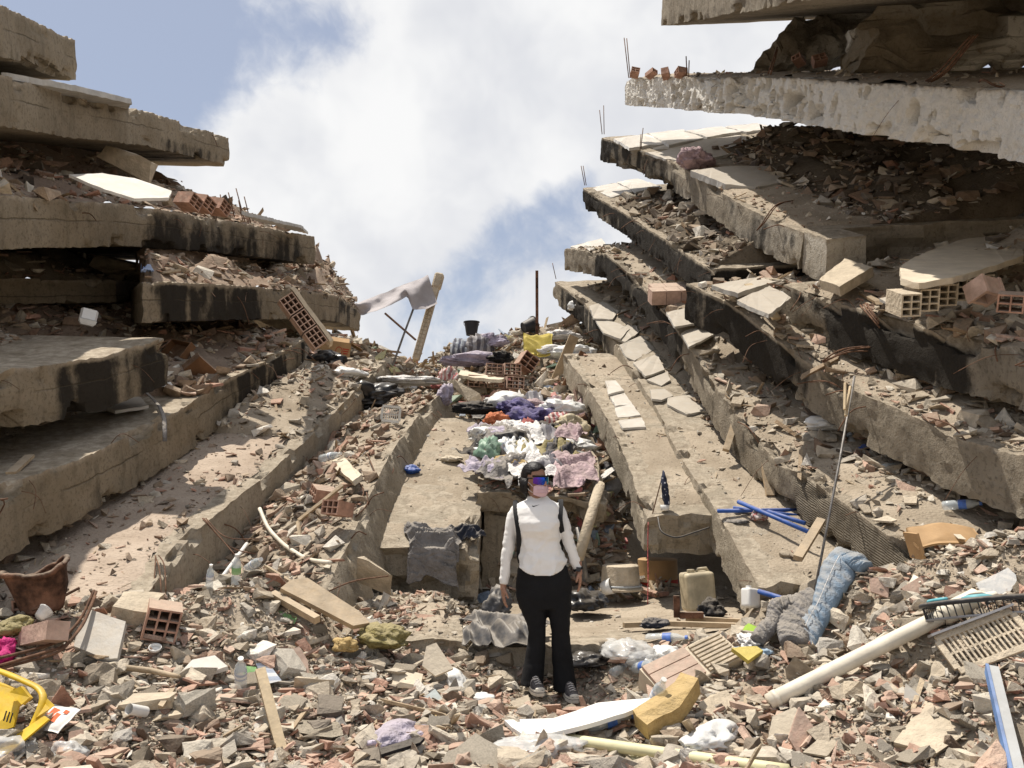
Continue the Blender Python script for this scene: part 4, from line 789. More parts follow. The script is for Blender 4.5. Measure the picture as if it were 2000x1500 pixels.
tp = sheet(lambda a, b, L: np.stack([P(985, 1225, 7.05)[0] + a, P(985, 1225, 7.05)[1] + b - a * .25, np.maximum(H(P(985, 1225, 7.05)[0] + a, P(985, 1225, 7.05)[1] + b - a * .25), FZ * sst(6.1, 7.05, P(985, 1225, 7.05)[1] + b)) + .03 + L], -1), .62, .58, 4, .11, 6.5, 80, 70, .6)
thing('tarpaulin', tp, 'tarp_grey', 'dusty dark grey tarpaulin crumpled on the ground left of the person', 'tarpaulin', smooth=True, phrase='the dark grey tarpaulin')
cloth_heap('rag', 'twisted upright end of dark grey plastic behind the tarpaulin', 'rag', P(972, 1205, 7.6), (.22, .16, .26), 'tarp_grey', 15)
cloth_heap('rubbish_bag', 'black rubbish bag on the floor slab beside the person\'s hand', 'rubbish bag', P(1142, 1190, 8.2), (.42, .30, .20), 'bag_black', 9, group='black rubbish bags', phrase='the black bag on the floor slab')
cloth_heap('rubbish_bag', 'dusty black bag scrap behind the person\'s flared trouser leg', 'rubbish bag', P(1148, 1300, 6.75), (.22, .30, .12), 'bag_black', 14, group='black rubbish bags')
V, F = hull(chunk_pts(np.random.default_rng(8), .35, 12), 3, 2, .04)
thing('concrete_block', put((V * [.24, .22, .12], [tuple(f) for f in F]), P(738, 1125, 7.55), rotm(-45, 25, 10)), 'mortar', 'grey concrete block leaning against the shaded side of the ramp', 'concrete block', phrase='the leaning grey block')
thing('support_pipe', tube([P(1172, 945, 9.3), P(1130, 1090, 8.8)], .055, 14), 'mortar', 'thick grey pipe propping the lowest slab behind the person', 'pipe', smooth=True, phrase='the thick grey prop')
thing('support_pipe', tube([P(1128, 1030, 9.1), P(1146, 1130, 9.0)], .025, 10), 'steel_grey', 'thin grey pole behind the thick prop', 'pole', smooth=True)
def potm(): return lathe([(.0, .25), (.17, .25), (.185, .24), (.2, .06), (.205, .03), (.23, .02), (.23, 0), (.2, 0)], 28, False)
pt_ = root('cooking_pot', P(1212, 1152, 9.0), 'upturned dusty aluminium cooking pot on the floor slab', 'pot', phrase='the upturned cooking pot')
part('pot_body', potm(), 'mortar', pt_, True, 40); part('rim_band', lathe([(.207, .035), (.215, .035), (.215, .055), (.207, .055)], 28, False), 'zinc', pt_, True)
thing('plastic_tub', put(lathe([(.06, 0), (.075, .11), (.08, .11), (.07, .01), (0, .01)], 18), P(1178, 1150, 8.9), rotm(70, 0, 60)), 'plastic_white', 'small white and blue tub lying beside the cooking pot', 'tub', smooth=True)
dr = root('metal_drum', P(1285, 1146, 9.9), 'rusty orange drum in the dark hollow under the slab', 'drum', phrase='the rusty drum in the hollow')
part('shell', lathe([(.22, 0), (.22, .3), (.2, .31), (0, .31)], 24), 'cardboard', dr, True, 40); part('band', lathe([(.223, .0), (.223, .09)], 24, False), 'print_red', dr, True)
jc = root('jerrycan', P(1366, 1192, 8.0), 'dirty cream jerrycan standing at the edge of the hollow', 'jerrycan', R=rotm(0, -4, 12), phrase='the cream jerrycan')
o = part('can_body', box(.27, .20, .34, (0, 0, .17)), 'plastic_cream', jc, True, 50); bev(o, .035, 3); part('cap', put(lathe([(.035, 0), (.035, .03), (0, .03)], 16, False), (-.05, 0, .335)), 'plastic_cream', jc); part('handle', tube([(.0, 0, .33), (.02, 0, .365), (.10, 0, .365), (.12, 0, .33)], .014, 8), 'plastic_cream', jc, True)
for k in (-1, 1): part('moulded_rib', box(.012, .206, .24, (k * .06, 0, .16)), 'plastic_cream', jc)
wc = root('plastic_canister', P(1466, 1187, 7.0), 'clean white plastic canister by the blue pipe end', 'canister', R=rotm(-8, 10, 30), phrase='the white canister')
o = part('can_body', box(.125, .10, .15, (0, 0, .075)), 'plastic_white', wc, True, 50); bev(o, .022, 3); part('cap', put(lathe([(.022, 0), (.022, .02), (0, .02)], 14, False), (-.02, 0, .148)), 'plastic_white', wc)
cloth_heap('rag', 'black rag heaped against the cream jerrycan', 'rag', P(1385, 1205, 7.7), (.30, .2, .18), 'cloth_black', 5)
cloth_heap('rag', 'dark navy cloth bundle on the timber lying on the floor slab', 'rag', P(1280, 1226, 7.3), (.20, .13, .10), 'cloth_navy', 16)
for k, (a, b, w_, lab) in enumerate(((P(1218, 1222, 7.35), P(1268, 1218, 7.4), .045, 'short end of brown timber poking out beside the navy bundle'), (P(1290, 1218, 7.35), P(1460, 1222, 7.2), .05, 'long pale timber batten lying on the floor slab'), (P(1340, 1208, 7.6), P(1462, 1214, 7.4), .045, 'second pale batten lying behind the long one'))):
    thing('timber_batten', put(box(np.linalg.norm(b - a), w_, .04), (a + b) / 2, basis((0, 0, 1), b - a)), 'wood_plank', lab, 'timber', 'timbers on the floor slab')
thing('rusty_bracket', join(put(box(.05, .03, .18, (0, 0, .09)), P(1322, 1206, 7.5)), put(box(.20, .06, .05, (.12, 0, .02)), P(1322, 1206, 7.5))), 'rust', 'brown bent metal bracket standing left of the jerrycan', 'bracket')
# buckets and finds on the mound
def bucket(loc, R, label, s=1.):
    o = root('bucket', loc, label, 'bucket', 'black buckets', R=R); part('bucket_body', (lathe([(.0, .012), (.10, .012), (.135, .24), (.15, .24), (.15, .255), (.128, .255), (.098, 0)], 22)[0] * s, lathe([(.0, .012), (.10, .012), (.135, .24), (.15, .24), (.15, .255), (.128, .255), (.098, 0)], 22, False)[1]), 'plastic_black', o, True, 40)
    part('handle', tube(np.array([(math.cos(t) * .15 * s, .02, (.23 - math.sin(t) * .10) * s) for t in np.linspace(0, math.pi, 12)]), .005, 5), 'steel_grey', o, True); return o
def gz(u, v, y): p = P(u, v, y); p[2] = max(p[2], 0); return p
bucket(P(921, 655, 16.6), rotm(0, 0, 20), 'black bucket standing upright on top of the rubbish mound', 1.05); bucket(P(1022, 640, 16.4), rotm(0, 68, 25), 'black bucket tipped on its side by the upright rusty post', 1.05)
thing('foam_sheet', sheet(lambda a, b, L: P(1050, 676, 15.2) + np.stack([a, b * .5 - np.abs(a) * .1, -b * -.75 + .25 * a ** 2 * 4 - .22 * (b < 0) * np.abs(b) + L], -1), .50, .42, 21, .10, 3., 26, 22, .25, .03), 'foam_yellow', 'yellow foam sheet hanging from the rubbish mound under the post', 'foam sheet', smooth=True, phrase='the yellow foam sheet')
BR = [((930, 745, 13.7), 8, 'leftmost'), ((968, 747, 13.6), 5, 'second'), ((1005, 748, 13.5), 8, 'third'), ((985, 775, 13.2), 10, 'lowest'), ((1000, 722, 14.0), 8, 'upper'), ((965, 722, 14.1), 5, 'upper left')]
for (q, yaw, wd) in BR: thing('hollow_brick', put(hollow_brick(.27, .25, .19, 3, 3), P(*q), rotm(4, 3, yaw)), 'brick_pink', wd + ' hollow brick in the broken wall row under the yellow foam sheet', 'brick', 'hollow bricks')
thing('hollow_brick', put(hollow_brick(.28, .3, .26, 2, 3), P(1028, 708, 14.3), rotm(0, 35, 20)), 'brick_red', 'tilted hollow brick right under the yellow foam sheet', 'brick', 'hollow bricks')
thing('wall_cap_piece', plate_px([(900, 722), (935, 730), (985, 738), (980, 742), (930, 738), (895, 731)], P(940, 733, 13.6), norm((0, -.25, 1)), .05, 3, .02), 'plaster', 'thin plaster slab lying on the row of hollow bricks', 'plaster slab')
thing('concrete_block', put((V * [.34, .22, .22], [tuple(f) for f in F]), P(915, 765, 13.2), rotm(10, 40, -30)), 'mortar', 'tilted mortar block left of the row of hollow bricks', 'concrete block')
thing('timber_batten', put(box(.16, .05, 1.2), P(1094, 722, 14.2), rotm(8, 22, 10)), 'wood_plank', 'upright grey plank leaning on the right flank of the mound', 'timber')
thing('timber_batten', put(box(.1, .05, .9), P(1113, 735, 13.9), rotm(8, 28, 10)), 'wood_brown', 'darker plank just right of the leaning grey plank on the mound', 'timber')
HEAPS = [((902, 690, 16), (.26, .15, .42), 'cloth_striped', 'grey striped cloth hanging on the far flank of the mound'), ((935, 680, 16), (.3, .2, .42), 'cloth_stripe_grey', 'dark striped garment hanging beside the grey striped one'), ((955, 668, 16.1), (.42, .25, .26), 'cloth_lilac', 'dull lilac cloth below the upright bucket'),
         ((935, 707, 15.2), (.75, .3, .26), 'cloth_lilac', 'long lilac blanket crumpled across the mound'), ((978, 700, 15), (.28, .2, .2), 'cloth_black', 'black rag at the end of the lilac blanket'), ((878, 742, 14.2), (.2, .2, .35), 'cloth_stripe_red', 'red checked cloth left of the hollow bricks'), ((868, 775, 12.6), (.14, .2, .32), 'cloth_lilac', 'grey shirt hanging over the far tip of the slab'),
         ((985, 790, 12.9), (.50, .35, .30), 'bag_white', 'white plastic bag heap at the top of the clothes pile'), ((1010, 802, 12.5), (.40, .3, .22), 'cloth_purple', 'purple cloth bundle on top of the clothes pile'), ((1040, 822, 12.2), (.42, .36, .30), 'cloth_purple', 'purple quilted bundle with white trim in the clothes pile'), ((1038, 800, 12.7), (.35, .3, .22), 'cloth_pink', 'dusty pink cloth behind the purple bundle'),
         ((972, 822, 12.1), (.2, .18, .2), 'cloth_orange', 'bright orange cloth beside the purple bundle'), ((930, 800, 12.3), (.38, .25, .16), 'cloth_black', 'black and white clothes left of the purple bundle'), ((1092, 800, 12.4), (.40, .28, .22), 'bag_white', 'white plastic bag near the leaning planks'), ((1090, 822, 12.0), (.2, .18, .18), 'cloth_stripe_red', 'red striped ball of cloth in the clothes pile'),
         ((1003, 838, 11.6), (.3, .22, .2), 'cloth_white', 'whitish crumpled shirt in the middle of the clothes pile'), ((1032, 848, 11.5), (.2, .22, .26), 'cloth_red', 'red garment in the middle of the clothes pile'), ((1060, 848, 11.5), (.36, .26, .24), 'cloth_black', 'black clothes bundle right of the red garment'), ((995, 850, 11.4), (.30, .2, .18), 'cloth_grey', 'grey garment left of the red garment'),
         ((1115, 835, 11.6), (.3, .22, .32), 'plastic_cream', 'cream plastic canister lying on its side in the clothes pile'), ((968, 868, 11.2), (.30, .22, .14), 'foam_yellow', 'yellow scrap at the left of the clothes pile'), ((1000, 874, 11.0), (.26, .2, .16), mat('ball_yellow', (.66, .42, .04), .6, .1, 5., .1), 'round yellow ball-like bundle low in the clothes pile'), ((965, 885, 10.8), (.40, .25, .2), 'bag_white', 'white sack at the lower left of the clothes pile'),
         ((1030, 875, 10.9), (.26, .2, .16), 'cloth_grey', 'grey bundle right of the yellow ball-like one'), ((1085, 862, 11.3), (.30, .2, .12), 'cloth_purple', 'blue cloth strip right of the black clothes bundle'), ((1122, 872, 11.1), (.30, .2, .18), 'bag_white', 'white bag at the lower right of the clothes pile'), ((1105, 870, 11.2), (.2, .16, .16), 'film_clear', 'clear crumpled film beside the lower right white bag'),
         ((1000, 900, 10.5), (.34, .26, .22), 'plastic_black', 'dark box-like bundle above the person\'s head'), ((975, 925, 10.3), (.36, .26, .2), 'bag_white', 'white torn bag left of the person\'s head'), ((958, 955, 9.95), (.22, .18, .34), mat('film_green', (.24, .38, .28), .4, .2, 6., .1, .3, alpha=.75), 'green torn plastic hanging left of the person\'s head'), ((1010, 945, 10.0), (.34, .2, .14), 'paper', 'pale paper and card left of the person\'s neck'),
         ((985, 965, 9.85), (.3, .2, .16), 'foam_ochre', 'yellowish lump below the white torn bag'), ((1040, 892, 10.6), (.36, .2, .12), 'cloth_pink', 'pink cloth strip behind the person\'s hair'), ((1142, 600, 16.6), (.35, .25, .22), 'bag_white', 'white bag near the far tips of the right slabs'), ((1095, 655, 16), (.45, .3, .2), 'cloth_white', 'pale sack right of the upright rusty post'), ((1120, 690, 15), (.42, .3, .22), 'bag_white', 'white bags on the right flank of the mound'),
         ((1070, 690, 15.3), (.5, .3, .2), 'cloth_white', 'pale cloth right of the yellow foam sheet'), ((795, 745, 13.6), (.75, .3, .12), 'cloth_white', 'pale rags strewn at the far tip of the slabs')]
_lz = float(LOW.at(LOW.L * .5, 0.)[2]); _ly = float(LOW.at(LOW.L * .5, 0.)[1])
def HM(x, y):
    x, y = np.asarray(x, float), np.asarray(y, float); return np.where((y > _ly) & (y < _ly + 1.7), np.maximum(H(x, y), _lz + (y - _ly) * .62 / 1.6 + .06), H(x, y))
for k, (q, sz, mt, lab) in enumerate(HEAPS):
    nm = 'plastic_bag' if ('bag' in lab.split()[:4] or 'bags' in lab or 'sack' in lab) else 'garment'
    p = P(*q); p[2] = max(p[2] - sz[2] * .35, float(HM(np.array(p[0]), np.array(p[1]))) - .02) if q[2] < 14 else p[2] - sz[2] * .35
    cloth_heap(nm, lab, 'bag' if nm == 'plastic_bag' else 'clothes', p, np.array(sz) * [1.35, 1.3, 1.1], mt, 30 + k, R=rotm(0, 0, (k * 37) % 60 - 30), group='clothes and bags on the mound', sub=4, fold=.36, freq=2.4)
GARB = ['cloth_lilac', 'cloth_grey', 'cloth_white', 'cloth_stripe_grey', 'cloth_pink', 'cloth_black', 'cloth_striped', 'bag_white', 'cloth_olive', 'cloth_navy']; rg_ = np.random.default_rng(77); WORDS = dict(cloth_lilac='faded lilac', cloth_grey='grey', cloth_white='whitish', cloth_stripe_grey='grey striped', cloth_pink='dusty pink', cloth_black='black', cloth_striped='blue grey striped', bag_white='white plastic', cloth_olive='olive', cloth_stripe_red='red striped', cloth_navy='navy')
ROWS = (('at the top of the clothes pile', 790), ('on the upper part of the clothes pile', 815), ('halfway down the clothes pile', 838), ('low on the clothes pile', 862), ('at the foot of the clothes pile', 890), ('on the slab edge above the hollow', 918), ('at the brink of the hollow', 944)); SIDES = (('far left', 955), ('left', 985), ('middle', 1020), ('right', 1060), ('far right', 1105)); kk = 0
for rn, vv in ROWS:
    for sn, uu in SIDES:
        m_ = GARB[kk % len(GARB)]; u_, v_ = uu + rg_.uniform(-14, 14), vv + rg_.uniform(-9, 9); y_ = 12.9 - (vv - 785) / 105 * 2.2; p = P(u_, v_, y_); p[2] = float(HM(np.array(p[0]), np.array(p[1]))) + .02; kk += 1; w_ = rg_.uniform(.4, .75); cs, sn_ = math.cos(kk * 1.3), math.sin(kk * 1.3)
        thing('garment', sheet(lambda a, b, L: np.stack([p[0] + a * cs - b * sn_, p[1] + a * sn_ + b * cs, np.maximum(HM(p[0] + a * cs - b * sn_, p[1] + a * sn_ + b * cs), p[2] - .22) + .07 + L], -1), w_, w_ * rg_.uniform(.5, .8), 200 + kk, .13, 6.5, 34, 28, .5), m_, f'rumpled {WORDS[m_]} garment {rn}, {sn} side', 'clothes', 'clothes and bags on the mound', smooth=True)
thing('plastic_pipe', tube([P(1006, 894, 10.6), P(1120, 886, 10.8)], .02, 8), 'plastic_white', 'thin white pipe across the bottom of the clothes pile', 'pipe', smooth=True)
thing('plastic_pipe', tube([P(1060, 786, 12.6), P(1125, 788, 12.7)], .018, 8), 'plastic_white', 'thin white pipe above the clothes pile', 'pipe', smooth=True)
thing('wood_board', plate_px([(1045, 890), (1105, 884), (1145, 888), (1060, 893)], P(1100, 888, 10.7), norm((0, -.2, 1)), .02, 2, .01), 'wood_pale', 'flat pale board at the lower edge of the clothes pile', 'board')
# ------------------------------------------------------------------ right fan
pk = root('brick_block', R5.at(*R5.hit(1306, 590), .02), 'pinkish block of bricks with open joints on the burnt right slab', 'brick block', R=basis(R5.N, (1, .1, 0)), phrase='the pinkish brick block')
for i in range(3):
    for j in range(2): part('brick', box(.205, .24, .20, ((i - 1) * .212 + .06 * j, (j - .5) * .248, .10)), 'brick_pink', pk)
thing('wood_board', put(box(.09, .03, .72), P(1488, 588, 9.4), basis(P(1464, 556, 9.6) - P(1520, 622, 9.1), (1, .3, .3))), 'wood_pale', 'pale board propped slantwise under the square beam end', 'board', phrase='the pale slanted board')
hf = root('floor_fragment', P(1855, 545, 7.35), 'broken hollow-block floor piece with smooth top on the scorched slab', 'floor fragment', phrase='the hollow-block floor piece')
hp, hn = np.array(P(1855, 520, 7.4)), norm(np.array([-.05, -.38, 1]))
part('screed', plate_px([(1758, 520), (1790, 500), (1870, 470), (1990, 452), (2000, 500), (1930, 522), (1862, 542), (1795, 552), (1760, 545)], hp, hn, .05, 8, .015), 'plaster', hf).location = -Vector(hf.location)
hb = basis(hn, (1, .0, -.02))
for k in range(5):
    q = plane_px(hp, hn, 1790 + 36 * k, 556 - 9 * k) - hn * .145
    part('hollow_block', put(hollow_brick(.155, .3, .18, 2, 3), q + np.array([0, .2, .05]) - np.array(hf.location), hb), 'mortar', hf)
bl = root('hollow_block', P(1930, 590, 6.75), 'square hollow clay block standing open end up at the right edge', 'hollow block', R=rotm(-20, 5, 20), phrase='the square hollow clay block')
for nm, q in zip(('side', 'side', 'side', 'side'), open_box(.2, .2, .16, .028)[1:]): part(nm, q, 'brick_pink', bl)
thing('hollow_brick', put(hollow_brick(.18, .18, .14, 2, 2), P(1975, 590, 6.5), rotm(20, 10, -30)), 'brick_red', 'hollow brick just right of the square clay block', 'brick', 'hollow bricks')
thing('broken_slab_piece', plate_px([(1600, 545), (1650, 505), (1705, 520), (1640, 560)], R8.at(*R8.hit(1650, 560), .3), norm((-.3, -.5, 1)), .1, 4, .02), 'mortar', 'tilted concrete wedge in the shade under the square beam end', 'concrete piece')
thing('broken_slab_piece', plate_px([(1718, 582), (1762, 572), (1772, 594), (1730, 590)], R8.at(*R8.hit(1745, 590), .15), norm((-.2, -.4, 1)), .03, 5, .02), 'tile_grey', 'pale flat piece left of the hollow-block floor piece', 'concrete piece')
cloth_heap('garment', 'dusty pink garment draped on the edge of the tiled right slab', 'clothes', R2.at(*R2.hit(1362, 330), .0) + np.array([-.02, 0, 0]), (.55, .4, .34), 'cloth_pink', 70, phrase='the dusty pink garment')
def crag(P3, n, th, seed, amp):
    V, F = prism(P3, n, th); V, F = hull(V, seed, 16, 0.); V = V + amp * np.stack([fbm(V * 2.3 + 9 * j, 5, seed + j) for j in range(3)], -1) * np.array([1., 1.6, 1.]) + .07 * np.stack([fbm(V * 11 + 9 * j, 3, seed + j) for j in range(3)], -1); return V, F
def wall_piece(name, label, P3, th, seed, amp, loc, mtl, white, phrase):
    V, F = crag(P3, (0, -1, .2), th, seed, amp); V = V + np.asarray(loc); c = V.mean(0); c[2] = V[:, 2].min()
    wm = np.clip(fbm(V * 1.1, 4, seed + 5) * 4 + white, 0, 1); o = mesh(name, V - c, F, mtl, None, True, sharp=30, attrs={'Mask': np.stack([0 * wm, .3 + 0 * wm, wm], -1), 'st': V * 0 + .1}); o.location = c; tag(o, label, 'wall fragment', 'wall fragments'); land(c, phrase)
wall_piece('wall_fragment', 'leaning plastered wall piece on top of the white pitted slab', [(-.85, 0, 0), (-.6, .1, .25), (-.2, .2, .75), (.75, .3, 1.05), (1.3, .3, 1.0), (.6, .1, .3), (.1, 0, .05)], .3, 5, .14, P(1600, 122, 11.6), 'concrete_right', .4, 'the leaning plastered wall piece')
wall_piece('wall_fragment', 'large dark broken wall piece in shade at the upper right corner', [(-.6, 0, -.1), (2.8, 0, .1), (3.0, .4, 2.2), (1.4, .4, 1.9), (.5, .3, 1.2), (-.3, .1, .6)], .4, 9, .30, P(1775, 118, 9.6), 'concrete_left', -.3, 'the large dark wall piece')
for k, (u, v, y) in enumerate(((1240, 146, 14.4), (1272, 148, 13.8), (1300, 148, 13.3), (1330, 146, 12.9), (1560, 122, 10.8), (1600, 122, 10.6))):
    thing('hollow_brick', put(hollow_brick(*((.15, .16, .11, 2, 2), (.12, .18, .08, 2, 1), (.17, .12, .12, 2, 2))[k % 3]), P(u, v - 4, y), rotm(8 * k - 20, 12, 35 * k)), 'brick_red', ('red brick at the very tip of the white pitted slab', 'second red brick from the tip of the white pitted slab', 'third red brick from the tip of the white pitted slab', 'red brick beside the short bars on the white pitted slab', 'red brick under the leaning plastered wall piece', 'cracked red brick right under the leaning plastered wall piece')[k], 'brick', 'hollow bricks')
for k, (a, b, w_, lab) in enumerate(((P(1434, 828, 9.55), P(1420, 872, 9.35), .07, 'short prop between the tiled slab and the one above, far one'), (P(1494, 905, 8.75), P(1503, 958, 8.6), .08, 'short prop under the ribbed slab, beside the bare sunlit end'), (P(1600, 1022, 7.45), P(1562, 1084, 7.0), .07, 'brown wooden prop leaning below the blue pipes'))):
    thing('prop_post', put(box(w_, w_ * .6, np.linalg.norm(a - b) + .12), (a + b) / 2, basis(a - b, (1, 0, 0))), 'wood_plank', lab, 'prop', phrase=('', '', 'the leaning wooden prop')[k] or None)
for k, (a, b, lab) in enumerate(((P(1402, 998, 8.15), P(1565, 996, 8.3), 'lowest lying blue pipe of the crossed bundle'), (P(1442, 980, 8.2), P(1582, 1040, 7.5), 'blue pipe crossing over the others'), (P(1432, 992, 8.25), P(1560, 1008, 8.2), 'blue pipe in the middle of the crossed bundle'), (P(1500, 999, 8.2), P(1572, 1022, 7.9), 'short blue pipe at the shaded end of the bundle'), (P(1482, 1155, 6.95), P(1555, 1177, 6.7), 'single blue pipe poking out beside the white canister'))):
    thing('blue_pipe', tube(resample([a, b], 3), .02, 10), 'plastic_blue', lab, 'pipe', 'blue pipes', smooth=True, phrase='the crossed blue pipes' if k == 1 else None)
cloth_heap('rag', 'small striped ball of socks under the crossed blue pipes', 'rag', R6.at(*R6.hit(1482, 1018), .0), (.18, .14, .12), 'cloth_stripe_red', 71)
cloth_heap('rag', 'flat dark scrap of cloth left of the striped ball', 'rag', R6.at(*R6.hit(1440, 1018), -.02), (.2, .12, .05), 'cloth_grey', 72)
hc = root('hanging_cloth', P(1297, 996, 8.55), 'small dark dotted cloth hung on a stick over the lowest slab', 'cloth', phrase='the hung dotted cloth')
def dotted():
    m, g = newmat('cloth_dotted'); co = g.n('ShaderNodeTexCoord').outputs['Object']; v = g.n('ShaderNodeTexVoronoi', {'Vector': co, 'Scale': 26.}).outputs['Distance']
    finish(g, g.mix(g.ss(v, .18, .26, 1., 0.), c4((.03, .035, .06)), c4((.5, .5, .52))), .9)
dotted()
part('cloth', tube(smooth_path([(0, 0, .38), (.0, -.02, .27), (.02, 0, .12), (.03, 0, .02)], 20), np.interp(np.linspace(0, 1, 20), [0, .15, .6, .9, 1], [.012, .04, .065, .05, .02]), 14, True, 3, .4, 12., .5), 'cloth_dotted', hc, True)
part('stick', tube([(-.12, .0, -.06), (.0, 0, .36)], .006, 6), 'rebar_steel', hc)
thing('plastic_cup', put(lathe([(.0, .0), (.04, 0), (.048, .055), (.04, .055), (.035, .006)], 16, False), R7.at(*R7.hit(1298, 1000), .02)), 'plastic_white', 'white plastic cap under the hung dotted cloth', 'cup', smooth=True)
thing('cable', tube(smooth_path([P(1266, 1020, 8.3), P(1265, 1075, 8.2), P(1266, 1120, 8.1), P(1265, 1180, 7.95)], 20), .005, 5), 'cloth_red', 'thin red cable dangling from the lowest slab end', 'cable', smooth=True)
thing('cable', tube(smooth_path([P(1285, 1010, 8.2), P(1290, 1040, 8.05), P(1320, 1052, 8.0), P(1355, 1040, 8.1), P(1385, 1030, 8.2)], 24), .008, 6), 'plastic_black', 'black cable looped across the lowest slab end', 'cable', smooth=True)
pol = root('steel_rod', P(1590, 1162, 6.75), 'tall thin steel rod leaning up against the right slabs', 'steel rod', phrase='the tall steel rod')
part('rod', tube(np.array([P(1590, 1162, 6.75), P(1640, 900, 7.3), P(1669, 735, 7.65)]) - P(1590, 1162, 6.75), .011, 8), 'steel_grey', pol, True)
for k, (a, b) in enumerate(((P(1661, 755, 7.55), P(1652, 812, 7.4)), (P(1651, 748, 7.5), P(1650, 800, 7.4)))): part('tied_stake', tube(resample([a - P(1590, 1162, 6.75), b - P(1590, 1162, 6.75)], 3), .014, 6), 'wood_pale', pol)
cc = root('cardboard_box', P(1850, 1086, 6.05), 'flattened cardboard carton half buried on the rubble slope', 'cardboard box', phrase='the flattened carton')
cV = sheet(lambda a, b, L: P(1850, 1075, 6.05) - P(1850, 1086, 6.05) + np.stack([a, b * .5, .10 - .6 * a ** 2 + b * .35 + L], -1), .48, .34, 9, .03, 2., 24, 16, .08, .012)
part('panel', cV, 'cardboard', cc, True); part('side_flap', put(box(.02, .2, .18), (-.22, 0, .07), rotm(0, -14, 0)), 'cardboard', cc); part('tape', put(box(.05, .20, .004), (.06, -.01, .155), rotm(20, 5, 0)), 'plaster', cc)
def bottle(loc, R, label, s=1., lab='bottle_label', mtl='bottle_clear', phrase=None):
    o = root('plastic_bottle', loc, label, 'bottle', 'plastic bottles', R=R, phrase=phrase)
    V, F = lathe([(.0, .006), (.026, .0), (.033, .012), (.033, .08), (.030, .09), (.033, .10), (.033, .15), (.028, .185), (.013, .215), (.013, .23)], 14, False); V = V * s; V[:, 0] *= 1 + .12 * np.sin(V[:, 2] / s * 40)
    part('bottle_body', (V, F), mtl, o, True); part('cap', (lathe([(.016, .228), (.016, .245), (0, .245)], 12, False)[0] * s, lathe([(.016, .228), (.016, .245), (0, .245)], 12, False)[1]), 'bottle_label' if lab == 'bottle_label' else 'plastic_white', o)
    part('sticker', (lathe([(.0338, .10), (.0338, .15)], 14, False)[0] * s, lathe([(.0338, .10), (.0338, .15)], 14, False)[1]), lab, o, True); return o
G_ = lambda u, v, h=.05: grd(u, v) + np.array([0, 0, h])
BT = [(L8.at(*L8.hit(640, 930), .22), (80, 0, 60), 'clear bottle lying among the bricks beside the bent bars', 1.25, 'label_print'), (L7.at(*L7.hit(440, 1150), .02) + np.array([.55, .0, -.15]), (70, 0, 40), 'clear bottle lying at the foot of the dusty slab face', 1.1, 'label_print'), (P(460, 1146, 6.75), (15, 0, 20), 'upright squat clear bottle with green label by the dusty slab face', 1.05, 'plastic_green'), (P(408, 1150, 6.55), (20, 10, 0), 'small bottle with pale cap left of the squat one', .8, 'label_print'),
      (G_(1262, 1262), (85, 0, 70), 'large clear bottle with blue label at the floor slab edge', 1.35, 'bottle_label'), (G_(1240, 1320), (75, 0, 20), 'clear bottle with blue label nearest the brick lump', 1.2, 'bottle_label'), (G_(1195, 1330), (80, 0, 130), 'clear bottle lying right behind the person\'s shoe', 1.1, 'label_print'), (G_(1340, 1238), (60, 0, 30), 'round clear bottle with orange cap below the battens', 1.05, 'plastic_white'), (G_(1145, 1440), (80, 0, 100), 'yellowish clear bottle beside the end of the long yellow pipe', 1.2, 'bottle_label'),
      (G_(470, 1365), (35, 10, 0), 'clear bottle half buried near the pale timber end', 1.1, 'label_print'), (R4.at(*R4.hit(1685, 880), .0) if False else R5.at(*R5.hit(1660, 888), .12), (62, 0, 160), 'clear bottle leaning behind the tall steel rod', 1.2, 'label_print'), (R5.at(*R5.hit(1720, 938), .12), (85, 0, 100), 'dark dusty bottle lying on the ribbed slab', 1.15, 'plastic_grey'), (R5.at(*R5.hit(1835, 1012), .12), (85, 0, 60), 'clear bottle with blue cap on the slab above the carton', 1.15, 'bottle_label'), (R5.at(*R5.hit(1630, 855), .16), (85, 0, 80), 'milky bottle among sticks on the ribbed slab', 1.3, 'plastic_white'),
      (P(688, 1250, 6.75), (80, 0, 80), 'crushed clear bottle under the olive cloth', 1.1, 'label_print'), (G_(1270, 1405), (40, 0, 20), 'clear bottle between the white board and the brick lump', 1.1, 'label_print')]
for p, rr, lab, s, lb in BT: bottle(p, rotm(*rr), lab, s, lb)
